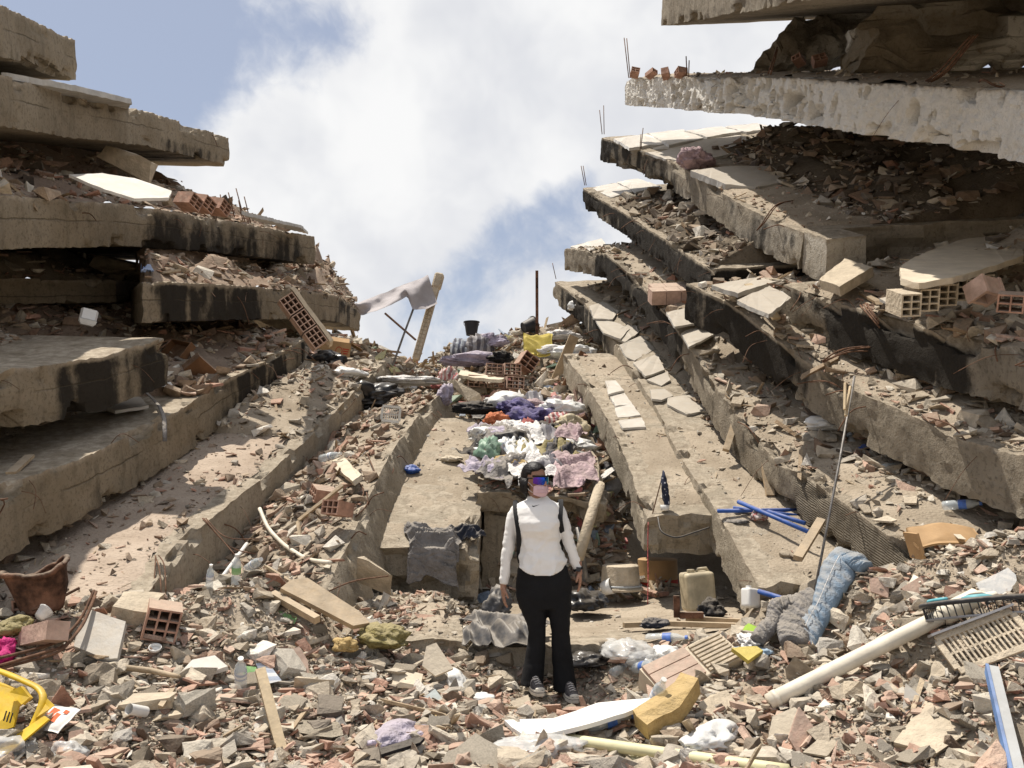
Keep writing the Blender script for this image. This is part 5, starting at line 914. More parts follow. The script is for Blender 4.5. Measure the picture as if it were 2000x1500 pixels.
for k, (p, sz, mt, lab) in enumerate(((R5.at(*R5.hit(1612, 862), .12), (.34, .2, .16), 'bag_white', 'white bag and cups heaped on the ribbed slab'), (R5.at(*R5.hit(1688, 900), .1), (.14, .1, .08), 'plastic_blue', 'small blue wrapper on the ribbed slab'), (G_(1225, 1290, .0), (.36, .26, .16), 'film_clear', 'heap of clear plastic film right of the person\'s legs'), (G_(1190, 1275, .0), (.26, .2, .12), 'film_clear', 'smaller clear film scrap beside the person\'s knee'), (G_(1300, 1290, .0), (.22, .2, .12), 'bag_white', 'white paper scraps before the floor slab edge'), (G_(1265, 1310, .0), (.24, .2, .13), 'film_clear', 'clear plastic cup heap beside the labelled bottle'), (G_(1400, 1268, .0), (.24, .16, .10), 'film_clear', 'clear film beside the light blue cloth'), (G_(945, 1380, .0), (.16, .12, .1), 'bag_white', 'white rag with violet edge left of the person\'s shoe'), (G_(1050, 1470, .0), (.46, .24, .1), 'film_clear', 'greyish plastic film in front of the white board'), (G_(1390, 1455, .0), (.34, .18, .12), 'bag_white', 'white crumpled plaster sack below the ochre foam block'), (G_(1250, 1492, .0), (.4, .16, .08), 'pvc_yellow', 'crumpled cream foam over the end of the yellow pipe'), (G_(10, 1480, .0), (.30, .2, .14), 'film_clear', 'clear crumpled film in the lower left corner'), (G_(135, 1490, 0), (.14, .1, .1), 'film_clear', 'bluish film scrap under the orange printed packet'), (G_(30, 1245, 0), (.22, .16, .14), 'cloth_olive', 'mustard cloth strip left of the rusty bin'), (G_(0, 1300, .0), (.20, .16, .16), 'cloth_magenta', 'magenta cloth at the far left edge'), (G_(20, 1190, .0), (.28, .2, .18), 'cloth_black', 'black bundle behind the rusty bin'))):
    cloth_heap('plastic_bag' if 'bag' in mt or 'film' in mt else 'rag', lab, 'plastic scrap' if 'bag' in mt or 'film' in mt else 'rag', p, sz, mt, 80 + k, fold=.26, freq=1.9)

# ------------------------------------------------------------------ right foreground
je = root('jeans', P(1600, 1200, 6.3), 'faded light blue jeans spilling down the rubble slope', 'jeans', phrase='the faded jeans')
jl = np.array(P(1600, 1200, 6.3))
def trouser_leg(pts, ws, th, seed, n=26, k=70, tw=0.):
    """limp flattened trouser leg with cross creases: half widths along a path"""
    p = smooth_path(pts, k); s_ = np.linspace(0, 1, k); w_ = np.interp(s_, np.linspace(0, 1, len(ws)), ws); T = np.gradient(p, axis=0); T /= np.linalg.norm(T, axis=1)[:, None]
    up = np.array([0, -.55, .85]); X = np.cross(T, up); X /= np.linalg.norm(X, axis=1)[:, None]; N_ = np.cross(X, T); t = np.arange(n) / n * 2 * math.pi
    cx_, cy_ = np.cos(t), np.sin(t); S2, T2 = np.meshgrid(s_ * len(pts) * 1.6, cx_, indexing='ij')
    cr = 1 - 3.2 * np.abs(fb2(S2 * 2.3 + T2 * 1.1 + seed, T2 * .35, 2, seed)); ed_ = 1 + .10 * fb2(S2 * 2, cy_[None, :] + 0 * S2, 2, seed + 3)
    V = p[:, None, :] + (w_[:, None] * cx_[None, :] * ed_)[..., None] * X[:, None, :] + ((th * np.clip(cy_, -.7, 1)[None, :] + .024 * cr * np.clip(cy_ + .3, 0, 1)[None, :]))[..., None] * N_[:, None, :]
    ids = np.arange(k * n).reshape(k, n); nx_ = np.roll(ids, -1, 1)
    return V.reshape(-1, 3), [tuple(q) for q in np.stack([ids[:-1], nx_[:-1], nx_[1:], ids[1:]], -1).reshape(-1, 4)] + [tuple(ids[0][::-1]), tuple(ids[-1])]
pj = [P(1655, 1085, 6.5) - jl, P(1640, 1110, 6.4) - jl, P(1622, 1150, 6.3) - jl, P(1606, 1190, 6.22) - jl, P(1585, 1225, 6.15) - jl, P(1572, 1262, 6.05) - jl]
part('leg', trouser_leg(pj, [.10, .125, .10, .075, .085, .075], .05, 6), 'denim', je, True)
part('leg', trouser_leg([P(1640, 1092, 6.5) - jl, P(1668, 1096, 6.38) - jl, P(1692, 1112, 6.28) - jl], [.06, .085, .06], .045, 9), 'denim', je, True)
sp_ = smooth_path(pj, 30); part('seam', tube(sp_[3:26] + np.array([-.045, -.055, .055]), .003, 5), 'cloth_white', je)
tz = root('trousers', P(1540, 1245, 6.2), 'grey brown trousers with side pocket lying against the jeans', 'trousers', phrase='the grey trousers')
tl = np.array(P(1540, 1245, 6.2)); q_ = lambda *a: P(*a) - tl
part('leg', trouser_leg([q_(1588, 1165, 6.4), q_(1560, 1190, 6.3), q_(1548, 1225, 6.15), q_(1550, 1258, 6.0)], [.07, .12, .12, .09], .05, 12), 'cloth_grey', tz, True)
part('leg', trouser_leg([q_(1545, 1178, 6.35), q_(1516, 1185, 6.28), q_(1510, 1215, 6.2), q_(1488, 1240, 6.12), q_(1478, 1252, 6.08)], [.06, .055, .055, .06, .05], .04, 14), 'cloth_grey', tz, True)
part('pocket', put(box(.07, .006, .08), q_(1556, 1222, 6.08), rotm(-30, 6, 0)), 'cloth_grey', tz)
cloth_heap('rag', 'white cloth below the grey trousers', 'rag', P(1465, 1262, 6.2), (.26, .14, .10), 'cloth_white', 90); cloth_heap('rag', 'light blue cloth scrap under the grey trousers', 'rag', P(1470, 1278, 6.1), (.22, .12, .06), mat('cloth_sky', (.30, .42, .54), .9, .15, 6., .2), 91)
thing('paper_card', plate_px([(1455, 1222), (1462, 1217), (1478, 1224), (1470, 1240), (1450, 1232)], P(1465, 1228, 6.4), norm((0, -.8, .6)), .004, 1, .0), mat('lime', (.45, .70, .10), .6, .05, 5., .05), 'small lime green card beside the grey trousers', 'card')
# combed brick lump
bx = root('brick_lump', G_(1350, 1345, .1), 'lump of pink bricks and combed mortar standing on edge', 'brick lump', R=rotm(34, -18, 22), phrase='the combed brick lump')
part('plaster_face', put(prism([(-.33, -.13, .10), (.33, -.13, .10), (.33, .13, .10), (-.33, .13, .10)], (0, 0, 1), .19, 5, .012)), 'plaster', bx)
for j in range(3): part('brick', box(.34, .075, .03, (-.15, -.083 + j * .083, .112)), 'brick_pink', bx)
for j in range(8): part('mortar_ridge', box(.26, .018, .02, (.185, -.11 + j * .031, .108)), 'mortar', bx)
thing('foam_block', put(prism([(-.22, -.08, .06), (.02, -.09, .07), (.23, -.02, .10), (.21, .09, .10), (-.2, .07, .06)], (0, 0, 1), .10, 7, .06), G_(1305, 1425, .09), rotm(10, -16, 25)), 'foam_ochre', 'ochre foam block lying below the combed brick lump', 'foam block', phrase='the ochre foam block')
wb = [(985, 1406), (1030, 1404), (1080, 1403), (1125, 1388), (1168, 1372), (1274, 1362), (1272, 1372), (1220, 1392), (1153, 1413), (1080, 1431), (1021, 1434), (1000, 1420)]
thing('marble_board', plate_px(wb, G_(1120, 1408, .13), norm((-.08, -.10, 1)), .025, 2, .004), 'marble', 'clean white broken board in front of the person\'s shoes', 'board', phrase='the white broken board')
thing('yellow_pipe', tube(resample([P(1078, 1440, 5.15), P(1300, 1472, 4.75), P(1540, 1506, 4.4)], 12), .032, 14), 'pvc_yellow', 'long pale yellow pipe along the bottom edge', 'pipe', smooth=True, phrase='the long yellow pipe')
pa, pb = G_(1502, 1390, .05), P(1842, 1202, 5.25)
pv = root('drain_pipe', pa, 'long dirty white drain pipe running up the rubble slope', 'pipe', phrase='the long white drain pipe')
part('pipe', tube(resample([pa - pa, pb - pa], 8), .046, 18), 'pvc_white', pv, True); dpp = norm(pb - pa)
part('socket', tube(np.array([pb - pa - dpp * .02, pb - pa, pb - pa + dpp * .22, pb - pa + dpp * .24]), [.05, .062, .062, .064], 18, False), 'pvc_white', pv, True); part('collar', tube(np.array([dpp * .03, dpp * .06]), .05, 18), 'pvc_white', pv, True)
part('split_end', tube(np.array([pb - pa + dpp * .22, pb - pa + dpp * .36 + np.array([0, 0, -.02])]), [.055, .03], 12, False, flat=.5), 'pvc_white', pv, True)
thing('clear_sheet', plate_px([(1905, 1140), (1968, 1108), (1990, 1128), (1960, 1170), (1920, 1165)], P(1945, 1140, 5.35), norm((-.2, -.8, .7)), .004, 3, .01), 'film_clear', 'translucent plastic sheet behind the drain pipe socket', 'plastic sheet')
fn = root('fan_guard', P(1912, 1186, 5.0), 'round black wire fan guard with teal hub on the rubble slope', 'fan guard', R=rotm(-12, -4, 0), phrase='the round fan guard')
th_ = np.linspace(0, 2 * math.pi, 41)
part('rim', tube(np.stack([.295 * np.cos(th_), .295 * np.sin(th_), .03 + 0 * th_], -1), .014, 8, False), 'plastic_black', fn, True); part('rim', tube(np.stack([.28 * np.cos(th_), .28 * np.sin(th_), -.05 + 0 * th_], -1), .008, 6, False), 'plastic_grey', fn, True)
for k in range(44):
    t = k / 44 * 2 * math.pi; part('spoke', tube(np.array([(.07 * math.cos(t), .07 * math.sin(t), .045), (.2 * math.cos(t + .06), .2 * math.sin(t + .06), .045), (.29 * math.cos(t + .1), .29 * math.sin(t + .1), .03), (.282 * math.cos(t + .12), .282 * math.sin(t + .12), -.05)]), .0035, 4), 'plastic_black', fn)
part('hub', lathe([(.08, .03), (.08, .06), (.05, .07), (0, .07)], 22, False), 'plastic_teal', fn, True); part('centre_disc', lathe([(.05, .071), (.03, .078), (0, .08)], 20, False), 'plastic_black', fn)
part('teal_arc', tube(np.stack([.25 * np.cos(th_[14:24]), .25 * np.sin(th_[14:24]), .052 + 0 * th_[14:24]], -1), .012, 6), 'plastic_teal', fn, True)
gr = grille(P(1925, 1252, 4.62), basis(norm((-.28, -.72, .66)), (1, -.05, .38)), .42, .20, 16, 'mortar', 'dirty slotted plastic stool seat tilted below the fan guard', 'the slotted stool seat', 'stool_seat', .012)
part('skirt', put(box(.46, .012, .07), (0, .125, .01), rotm(25, 0, 0)), 'plastic_grey', gr)
mp = root('metal_profile', P(1962, 1400, 4.2), 'blue and grey metal profile lying at the right edge', 'metal profile', phrase='the blue metal profile')
q0, q1 = P(1940, 1288, 4.40), P(1990, 1540, 3.62); ax = norm(q1 - q0); Rm = basis((0, -.35, 1), ax); cl_ = (q0 + q1) / 2 - P(1962, 1400, 4.2); Lm = np.linalg.norm(q1 - q0)
part('web', put(box(Lm, .055, .004), cl_, Rm), 'zinc', mp); part('flange', put(box(Lm, .004, .045, (0, -.028, -.02)), cl_, Rm), 'paint_blue', mp); part('lip', put(box(Lm, .014, .006, (0, -.024, .005)), cl_, Rm), 'paint_blue', mp)
# big loose plates and lumps one can point to
def lump(u, v, size, rot, mtl, label, seed, cat='concrete lump', name='concrete_lump', flat=.5, h=.03):
    V, F = hull(chunk_pts(np.random.default_rng(seed), flat, 13), seed, 2, .035); return thing(name, put((V * np.array(size) / 2, [tuple(f) for f in F]), G_(u, v, h), rotm(*rot)), mtl, label, cat, 'large concrete lumps')
lump(1395, 1390, (.30, .34, .22), (20, -20, 40), 'mortar', 'grey mortar lump with a round hole right of the ochre foam block', 201, flat=.8); lump(1680, 1365, (.17, .2, .28), (10, 15, 20), 'mortar', 'tall rough stone standing below the middle of the drain pipe', 202, flat=.9); lump(1830, 1445, (.55, .34, .16), (8, -22, 35), 'mortar', 'big flat mortar lump at the lower right corner', 203); lump(1470, 1480, (.26, .2, .14), (0, 0, 10), 'mortar', 'rounded rough lump right of the plaster sack', 204)
lump(275, 1385, (.36, .22, .14), (6, -4, 10), 'mortar', 'flat-topped pale concrete lump left of the white pipe ring', 205); lump(330, 1410, (.2, .18, .13), (0, 0, 30), 'mortar', 'rough lump right beside the white pipe ring', 206); lump(600, 1430, (.46, .24, .11), (14, 8, -14), 'concrete_pale', 'long flat grey concrete lump near the pale timber end', 207); lump(610, 1360, (.26, .2, .18), (0, 10, 10), 'mortar', 'yellowish rounded lump with brick flakes', 208, flat=.8); lump(90, 1270, (.24, .2, .12), (0, 0, 20), 'mortar', 'rough lump under the bent bars', 209)
lump(790, 1345, (.24, .2, .2), (20, 10, 0), 'plaster', 'cream plaster lump in the middle of the brick heap', 210, flat=.8); lump(1590, 1130, (.34, .25, .16), (0, 10, 0), 'mortar', 'brown earthy block at the foot of the bare slab end', 211); lump(890, 1450, (.2, .12, .1), (0, 0, 0), 'plaster', 'small crumbly cream lump on the yellow board', 212); lump(420, 1385, (.16, .12, .1), (0, 0, 60), 'mortar', 'small rough lump in front of the grey lath', 213); lump(130, 1470, (.4, .16, .12), (0, 12, 20), 'mortar', 'long tan lump in the lower left corner', 214)
PLT = [([(152, 1224), (176, 1190), (215, 1204), (245, 1213), (237, 1250), (229, 1285), (208, 1286), (144, 1261)], 5.5, (.1, -.7, .75), .05, 'tile_grey', 'large grey screed plate beside the bent rusty bars'), ([(1500, 1440), (1510, 1400), (1552, 1380), (1565, 1392), (1562, 1432), (1530, 1452)], 4.85, (-.1, -.75, .6), .03, 'plaster', 'cream rounded plate below the end of the drain pipe'), ([(1762, 1390), (1768, 1335), (1838, 1392), (1800, 1402)], 4.6, (-.2, -.8, .6), .012, 'tile_grey', 'triangular grey tile standing in the right rubble'),
       ([(825, 1300), (832, 1262), (852, 1255), (885, 1305), (850, 1320)], 6.0, (.1, -.85, .5), .03, 'plaster', 'rounded beige plate standing left of the person'), ([(795, 1390), (850, 1345), (888, 1395), (830, 1396)], 5.7, (.1, -.8, .6), .004, mat('card_blue', (.52, .57, .55), .7, .08, 5., .2), 'pale blue folded card standing behind the yellow board'), ([(765, 1408), (790, 1395), (870, 1396), (880, 1408), (850, 1416)], 5.35, (0, -.3, 1), .02, mat('board_ochre', (.60, .42, .17), .8, .1, 4., .2), 'ochre yellow board lying under the pale blue card'), ([(355, 1310), (375, 1288), (420, 1280), (445, 1302), (385, 1320)], 5.55, (.05, -.6, .8), .035, 'tile_white', 'bright white plaster plate left of the medicine leaflet'),
       ([(500, 1296), (522, 1290), (550, 1330), (515, 1337)], 5.7, (.1, -.8, .6), .003, 'label_print', 'white printed leaflet lying beside the green scrap'), ([(470, 1330), (480, 1300), (500, 1302), (508, 1325), (490, 1342)], 5.65, (.1, -.8, .6), .004, 'plastic_green', 'yellow green plastic scrap left of the printed leaflet'), ([(530, 1204), (545, 1193), (580, 1205), (575, 1218), (545, 1216)], 6.5, (0, -.7, .7), .004, 'plastic_green', 'green and white wrapper right of the hollow brick pile'), ([(470, 1150), (500, 1128), (520, 1150), (485, 1160)], 6.7, (0, -.8, .6), .02, 'tile_grey', 'grey triangular tile at the foot of the brick slope'),
       ([(1430, 1265), (1478, 1262), (1490, 1270), (1462, 1290)], 5.9, (0, -.5, .9), .03, 'foam_yellow', 'olive foam scrap right of the combed brick lump'), ([(1700, 1130), (1740, 1118), (1735, 1168), (1700, 1155)], 6.0, (-.1, -.9, .4), .02, 'brick_pink', 'upright pink brick plate below the ribbed slab end'), ([(1760, 1150), (1800, 1125), (1812, 1128), (1815, 1150), (1785, 1170)], 5.8, (-.1, -.9, .5), .02, 'brick_pink', 'large split pink brick plate on the upper right rubble slope'), ([(1830, 1185), (1870, 1140), (1880, 1150), (1850, 1195)], 5.6, (-.3, -.8, .5), .02, 'brick_red', 'dark red brick plate leaning above the drain pipe'),
       ([(575, 1325), (560, 1272), (585, 1262), (602, 1290), (605, 1332)], 5.9, (.1, -.85, .5), .02, 'brick_pink', 'tall pink brick plate standing left of the leaflet cluster'), ([(640, 1385), (660, 1355), (700, 1402), (680, 1415)], 5.6, (.3, -.7, .6), .02, 'brick_red', 'dark red double tile below the yellowish lump'), ([(130, 1470), (135, 1430), (160, 1424), (165, 1455), (155, 1475)], 4.6, (0, -.9, .4), .02, 'brick_pink', 'square pink brick plate right of the orange printed packet'), ([(1565, 1480), (1540, 1440), (1560, 1380), (1590, 1420), (1600, 1470)], 4.7, (.1, -.85, .5), .02, 'brick_pink', 'long pink brick plates right of the cream rounded plate'), ([(820, 1478), (850, 1466), (960, 1468), (935, 1484)], 4.85, (0, -.35, 1), .04, 'tile_grey', 'long grey stone bar lying along the bottom edge'), ([(785, 1465), (800, 1455), (930, 1458), (925, 1468)], 5.05, (0, -.35, 1), .035, 'tile_grey', 'second grey stone bar behind the long one'), ([(350, 1440), (420, 1415), (550, 1425), (545, 1440), (390, 1456)], 4.95, (0, -.4, 1), .03, 'wood_plank', 'grey weathered board lying flat left of the pale timber')]
for k, (q, y, n, t, mt, lab) in enumerate(PLT):
    c = np.mean(q, 0); thing('broken_plate' if 'plate' in lab or 'tile' in lab else 'loose_board' if 'board' in lab or 'bar' in lab else 'scrap', plate_px(q, P(c[0], c[1], y), norm(n), t, k, .008), mt, lab, 'plate' if 'plate' in lab or 'tile' in lab else 'board' if 'board' in lab else 'scrap', phrase='the ' + ' '.join(lab.split()[:4]) if k in (0, 1, 2, 3, 6, 7) else None)
# ------------------------------------------------------------------ left foreground
bn = root('rusty_bin', P(85, 1195, 5.75), 'crushed rusty metal bin with folded rim', 'metal bin', R=rotm(8, -10, -18), phrase='the rusty metal bin')
bV, bF = lathe([(.12, 0), (.125, .02), (.16, .14), (.185, .26), (.19, .27)], 40, True)
k_ = np.arctan2(bV[:, 1], bV[:, 0]); bV = bV * np.stack([1.15 + 0 * k_, .8 + 0 * k_, 1 + .12 * np.sin(2 * k_)], -1); bV[:, :2] *= (1 - .3 * np.exp(-((k_ + 1.5) / .35) ** 2) * bV[:, 2] / .27)[:, None]; bV += .03 * np.stack([fbm(bV * 9 + j, 3, j) for j in range(3)], -1)
part('bin_wall', (np.concatenate([bV, bV * [.96, .96, 1] + [0, 0, .004]]), bF + [tuple(i + len(bV) for i in f[::-1]) for f in bF]), 'rust', bn, True)
rim = bV[-40:]; part('rim', tube(np.concatenate([rim, rim[:1]]), .018, 6, False, 3, .3), 'rust', bn, True)
for k, L in enumerate(([P(188, 1155, 5.7), P(165, 1215, 5.5), P(130, 1262, 5.3), P(85, 1275, 5.15), P(0, 1300, 4.95)], [P(184, 1153, 5.72), P(158, 1210, 5.55), P(120, 1252, 5.4), P(70, 1268, 5.25), P(0, 1285, 5.1)], [P(186, 1165, 5.66), P(162, 1222, 5.45), P(118, 1275, 5.2), P(60, 1290, 5.1), P(-20, 1312, 4.9)], [P(155, 1148, 5.8), P(110, 1172, 5.7), P(62, 1192, 5.6)])):
    thing('bent_bar', tube(smooth_path(L, 26), .009, 7), 'rebar_steel', ('outer bent rusty bar of the bundle rising by the bin', 'inner bent rusty bar of the bundle rising by the bin', 'lowest bent rusty bar of the bundle rising by the bin', 'single curved bar lying against the rusty bin')[k], 'steel bar', 'bent rusty bars', smooth=True, phrase='the bent rusty bars' if k == 0 else None)
thing('hollow_brick', put(hollow_brick(.21, .25, .21, 3, 3), P(316, 1212, 5.85), rotm(8, 12, 24)), 'brick_red', 'large hollow brick with nine open cells and mortar on it', 'brick', 'hollow bricks', phrase='the nine-celled hollow brick')
thing('hollow_brick', put(hollow_brick(.14, .22, .12, 2, 2), P(58, 1182, 5.85), rotm(5, -5, 10)), 'brick_red', 'hollow brick peeking out behind the rusty bin', 'brick', 'hollow bricks')
thing('brick_beam', put(box(.13, .40, .11), P(85, 1238, 5.35), rotm(-12, 10, 48)), 'brick_pink', 'long pink brick lying in front of the rusty bin', 'brick', phrase='the long pink brick')
thing('mortar_cake', put(prism([(-.14, -.1, .1), (.1, -.12, .1), (.14, .1, .12), (-.12, .12, .1)], (0, 0, 1), .16, 3, .03), P(265, 1200, 5.9), rotm(25, 10, 20)), 'mortar', 'combed mortar cake stuck to the nine-celled hollow brick', 'mortar lump')
wp = [(548, 1148), (568, 1132), (600, 1128), (705, 1196), (722, 1216), (690, 1222)]
thing('wide_plank', plate_px(wp, P(630, 1175, 6.55), norm((.25, -.55, .8)), .04, 3, .004), 'wood_plank', 'wide grey weathered plank at the foot of the rubble-covered slab', 'plank', phrase='the wide weathered plank')
thing('timber_batten', put(box(.55, .05, .05), P(575, 1185, 6.45), basis((0, -.4, 1), P(620, 1212, 6.3) - P(540, 1160, 6.6))), 'wood_plank', 'narrow batten lying left of the wide weathered plank', 'timber')
thing('timber_batten', put(box(.55, .055, .04), G_(530, 1440, .12), basis((.2, -.7, .6), P(552, 1500, 4.6) - P(500, 1385, 5.2))), 'wood_pale', 'pale new timber batten standing out of the rubble at the bottom', 'timber', phrase='the pale timber batten')
thing('round_lath', tube(resample([G_(190, 1332, .08), G_(290, 1336, .08), G_(350, 1345, .06)], 8), [.012, .016, .018, .018, .018, .017, .015, .012], 9), 'wood_plank', 'grey round lath lying across the left rubble', 'lath', smooth=True, phrase='the grey round lath')
thing('pipe_ring', put(tube([(0, 0, 0), (0, 0, .12)], [.028, .028], 16, False), G_(283, 1418, .06), rotm(70, 0, -25)), 'plastic_white', 'short white pipe end showing its open ring', 'pipe', smooth=True, phrase='the white pipe ring')
thing('jar_lid', put(lathe([(.0, .0), (.035, 0), (.04, .02), (.036, .02), (.032, .006)], 18, False), G_(302, 1286, .05), rotm(25, 10, 0)), 'plastic_white', 'round clear jar lid on the pink shards', 'lid', smooth=True)
thing('plastic_cup', put(lathe([(.03, 0), (.048, .06), (.052, .06), (.046, .055), (.028, .006), (0, .006)], 18), P(76, 1205, 5.5), rotm(-50, 30, 0)), 'film_clear', 'clear plastic cup lying before the rusty bin', 'cup', smooth=True)
cloth_heap('rag', 'olive torn cloth draped in the middle of the rubble', 'rag', P(745, 1262, 6.5), (.38, .24, .20), 'cloth_olive', 95, phrase='the olive torn cloth'); cloth_heap('rag', 'small brown cloth ball left of the olive cloth', 'rag', P(672, 1272, 6.35), (.14, .12, .12), 'foam_ochre', 96); cloth_heap('rag', 'lilac grey cushion under a dark board at the bottom middle', 'cushion', G_(780, 1445, -.01), (.42, .2, .13), 'cloth_lilac', 97, fold=.1, phrase='the lilac grey cushion')
thing('loose_board', plate_px([(735, 1462), (810, 1440), (830, 1440), (820, 1450), (745, 1472)], G_(780, 1456, .12), norm((0, -.35, 1)), .02, 6, .01), 'cloth_black', 'charred board lying against the lilac grey cushion', 'board')
cloth_heap('plaster_lump', 'creamy white plaster lump beside the standing beige plate', 'plaster lump', G_(880, 1340, .0), (.36, .2, .15), 'bag_white', 98, fold=.12)
# yellow crate corner
yc = root('plastic_crate', P(-20, 1450, 4.55), 'broken bright yellow plastic crate at the left edge', 'crate', phrase='the yellow crate')
yl = np.array(P(-20, 1450, 4.55)); yy = lambda *q: P(*q) - yl
part('frame_bar', tube(smooth_path([yy(-60, 1290, 4.9), yy(20, 1318, 4.75), yy(80, 1345, 4.65), yy(88, 1365, 4.6), yy(60, 1430, 4.5)], 30), .020, 8, True, flat=.6), 'plastic_yellow', yc, True)
part('frame_bar', tube(resample([yy(-60, 1318, 4.8), yy(28, 1350, 4.7)], 4), .018, 6), 'plastic_yellow', yc); part('corner_plate', prism([yy(68, 1412, 4.55), yy(92, 1365, 4.6), yy(106, 1378, 4.55), yy(70, 1402, 4.52)], (.2, -1, .2), .01), 'plastic_yellow', yc)
part('side_panel', prism([yy(-40, 1330, 4.75), yy(20, 1345, 4.68), yy(52, 1362, 4.62), yy(36, 1380, 4.6), yy(26, 1420, 4.55), yy(-40, 1440, 4.5)], (.1, -1, .3), .02), 'plastic_yellow', yc)
part('lower_bar', prism([yy(-40, 1490, 4.4), yy(-10, 1462, 4.42), yy(86, 1398, 4.5), yy(95, 1405, 4.48), yy(0, 1485, 4.36)], (0, -1, .4), .02), 'plastic_yellow', yc); part('clip', prism([yy(18, 1352, 4.6), yy(40, 1340, 4.6), yy(58, 1362, 4.58), yy(42, 1376, 4.56)], (0, -1, .3), .035), 'plastic_yellow', yc)
for k in range(3): part('slot', put(box(.006, .004, .05), yy(10 + 6 * k, 1398 + 2 * k, 4.535), rotm(0, 14, 0)), 'plastic_black', yc)
pkt = root('printed_packet', G_(110, 1440, .06), 'white printed packet with orange squares beside the yellow crate', 'packet', R=rotm(38, 10, -25), phrase='the orange printed packet')
part('sheet', sheet(lambda a, b, L: np.stack([a, b, L + .03 * np.sin(a * 14)], -1), .24, .15, 3, .02, 6., 24, 16, .1, .004), 'paper', pkt, True)
for (x, y, w_, h_) in ((-.04, .02, .05, .05), (.03, -.01, .04, .05), (.07, .03, .03, .02)): part('printed_square', box(w_, h_, .002, (x, y, .035 + .03 * math.sin(x * 14))), 'print_orange', pkt)
# ------------------------------------------------------------------ the person
mat('skin', (.36, .20, .135), .55, .1, 8., .0, .1, 120., sss=.05); mat('hair_dark', (.012, .010, .010), .45, .3, 30., .0, .5, 60.)
mat('shirt_white', (.80, .78, .75), .85, .03, 5., .0, .15, 90.); mat('trousers_black', (.0085, .0085, .0095), .85, .2, 6., .0, .3, 90.)
mat('mask_pink', (.66, .46, .50), .85, .04, 6., .0, .1, 90.); mat('shoe_dark', (.07, .065, .07), .8, .5, 60., .1, .3, 90.); mat('shoe_sole', (.66, .62, .54), .7, .1, 8., .15, .1); mat('strap_black', (.012, .012, .013), .7, .2, 8., .0, .3, 90.)
def visor():
    m, g = newmat('visor_mirror'); lw = g.n('ShaderNodeTexCoord').outputs['Object']; x = g.n('ShaderNodeSeparateXYZ', {0: lw})
    f = g.math('ADD', g.math('MULTIPLY', x.outputs[0], 9.), g.math('MULTIPLY', g.noise(lw, 25., 3.), .5))
    c = g.mix(g.ss(f, -.5, .0), c4((.10, .03, .34)), c4((.015, .07, .50))); c = g.mix(g.ss(f, .05, .35), c, c4((.02, .30, .42))); c = g.mix(g.ss(f, .5, .8), c, c4((.05, .03, .25)))
    finish(g, c, .10, metallic=.85, spec=.7)
visor()
PY = 6.5
def Q(u, v, dy=0.): p = P(u, v, PY); return np.array([p[0], PY + dy, p[2]])
def rings(L, n=28, dz=None, caps=True):
    """horizontal elliptical rings from silhouette rows (v, u left, u right, half depth, dy)"""
    t = np.arange(n) / n * 2 * math.pi; Vs = []
    for (v, a, b, ry, dy) in L:
        l, r_ = Q(a, v), Q(b, v); c = (l + r_) / 2; rx = (r_[0] - l[0]) / 2; e = 2 / 2.4
        Vs.append(np.stack([c[0] + rx * np.sign(np.cos(t)) * np.abs(np.cos(t)) ** e, PY + dy + ry * np.sign(np.sin(t)) * np.abs(np.sin(t)) ** e, np.full(n, c[2])], -1))
    if dz is not None: Vs[-1][:, 2] += dz(t)
    m = len(L); ids = np.arange(m * n).reshape(m, n); nx = np.roll(ids, -1, 1); F = [tuple(q) for q in np.stack([ids[:-1], nx[:-1], nx[1:], ids[1:]], -1).reshape(-1, 4)]
    if caps: F += [tuple(ids[0][::-1]), tuple(ids[-1])]
    return np.concatenate(Vs), F
def remesh(parts, vox, smooth=6):
    V, F = join(*parts); me = bpy.data.meshes.new('tmp'); me.from_pydata([tuple(v) for v in V], [], F); me.update()
    bm = bmesh.new(); bm.from_mesh(me); bmesh.ops.recalc_face_normals(bm, faces=bm.faces); bm.to_mesh(me); bm.free()
    o = bpy.data.objects.new('tmp', me); COL.objects.link(o); md = o.modifiers.new('r', 'REMESH'); md.mode = 'VOXEL'; md.voxel_size = vox
    sm = o.modifiers.new('s', 'SMOOTH'); sm.factor = .5; sm.iterations = smooth
    dg = bpy.context.evaluated_depsgraph_get(); dg.update(); ev = o.evaluated_get(dg); m2 = ev.to_mesh()
    V = np.empty(len(m2.vertices) * 3); m2.vertices.foreach_get('co', V); V = V.reshape(-1, 3); F = np.array([list(p.vertices) for p in m2.polygons]); ev.to_mesh_clear(); bpy.data.objects.remove(o)
    return V, F
def arm(pts, rs, n=16): 
    p = np.array([Q(*q) for q in pts]); k = 26; pr = resample(p, k); d = np.linspace(0, 1, len(pts)); dd = np.r_[0, np.cumsum(np.linalg.norm(np.diff(p, axis=0), axis=1))]; dd /= dd[-1]
    for _ in range(2): pr[1:-1] = (pr[:-2] + 2 * pr[1:-1] + pr[2:]) / 4
    return tube(pr, np.interp(np.linspace(0, 1, k), dd, rs), n)
def sphere(c, r, R=None, sub=3): V, F = ICO[sub]; V = V * np.asarray(r); V = V if R is None else V @ R.T; return V + np.asarray(c), [tuple(f) for f in F]
HC = Q(1046, 937, -.02); HR = rotm(6, -3, 44)
def hd(x, y, z): return HC + HR @ np.array([x, y, z])
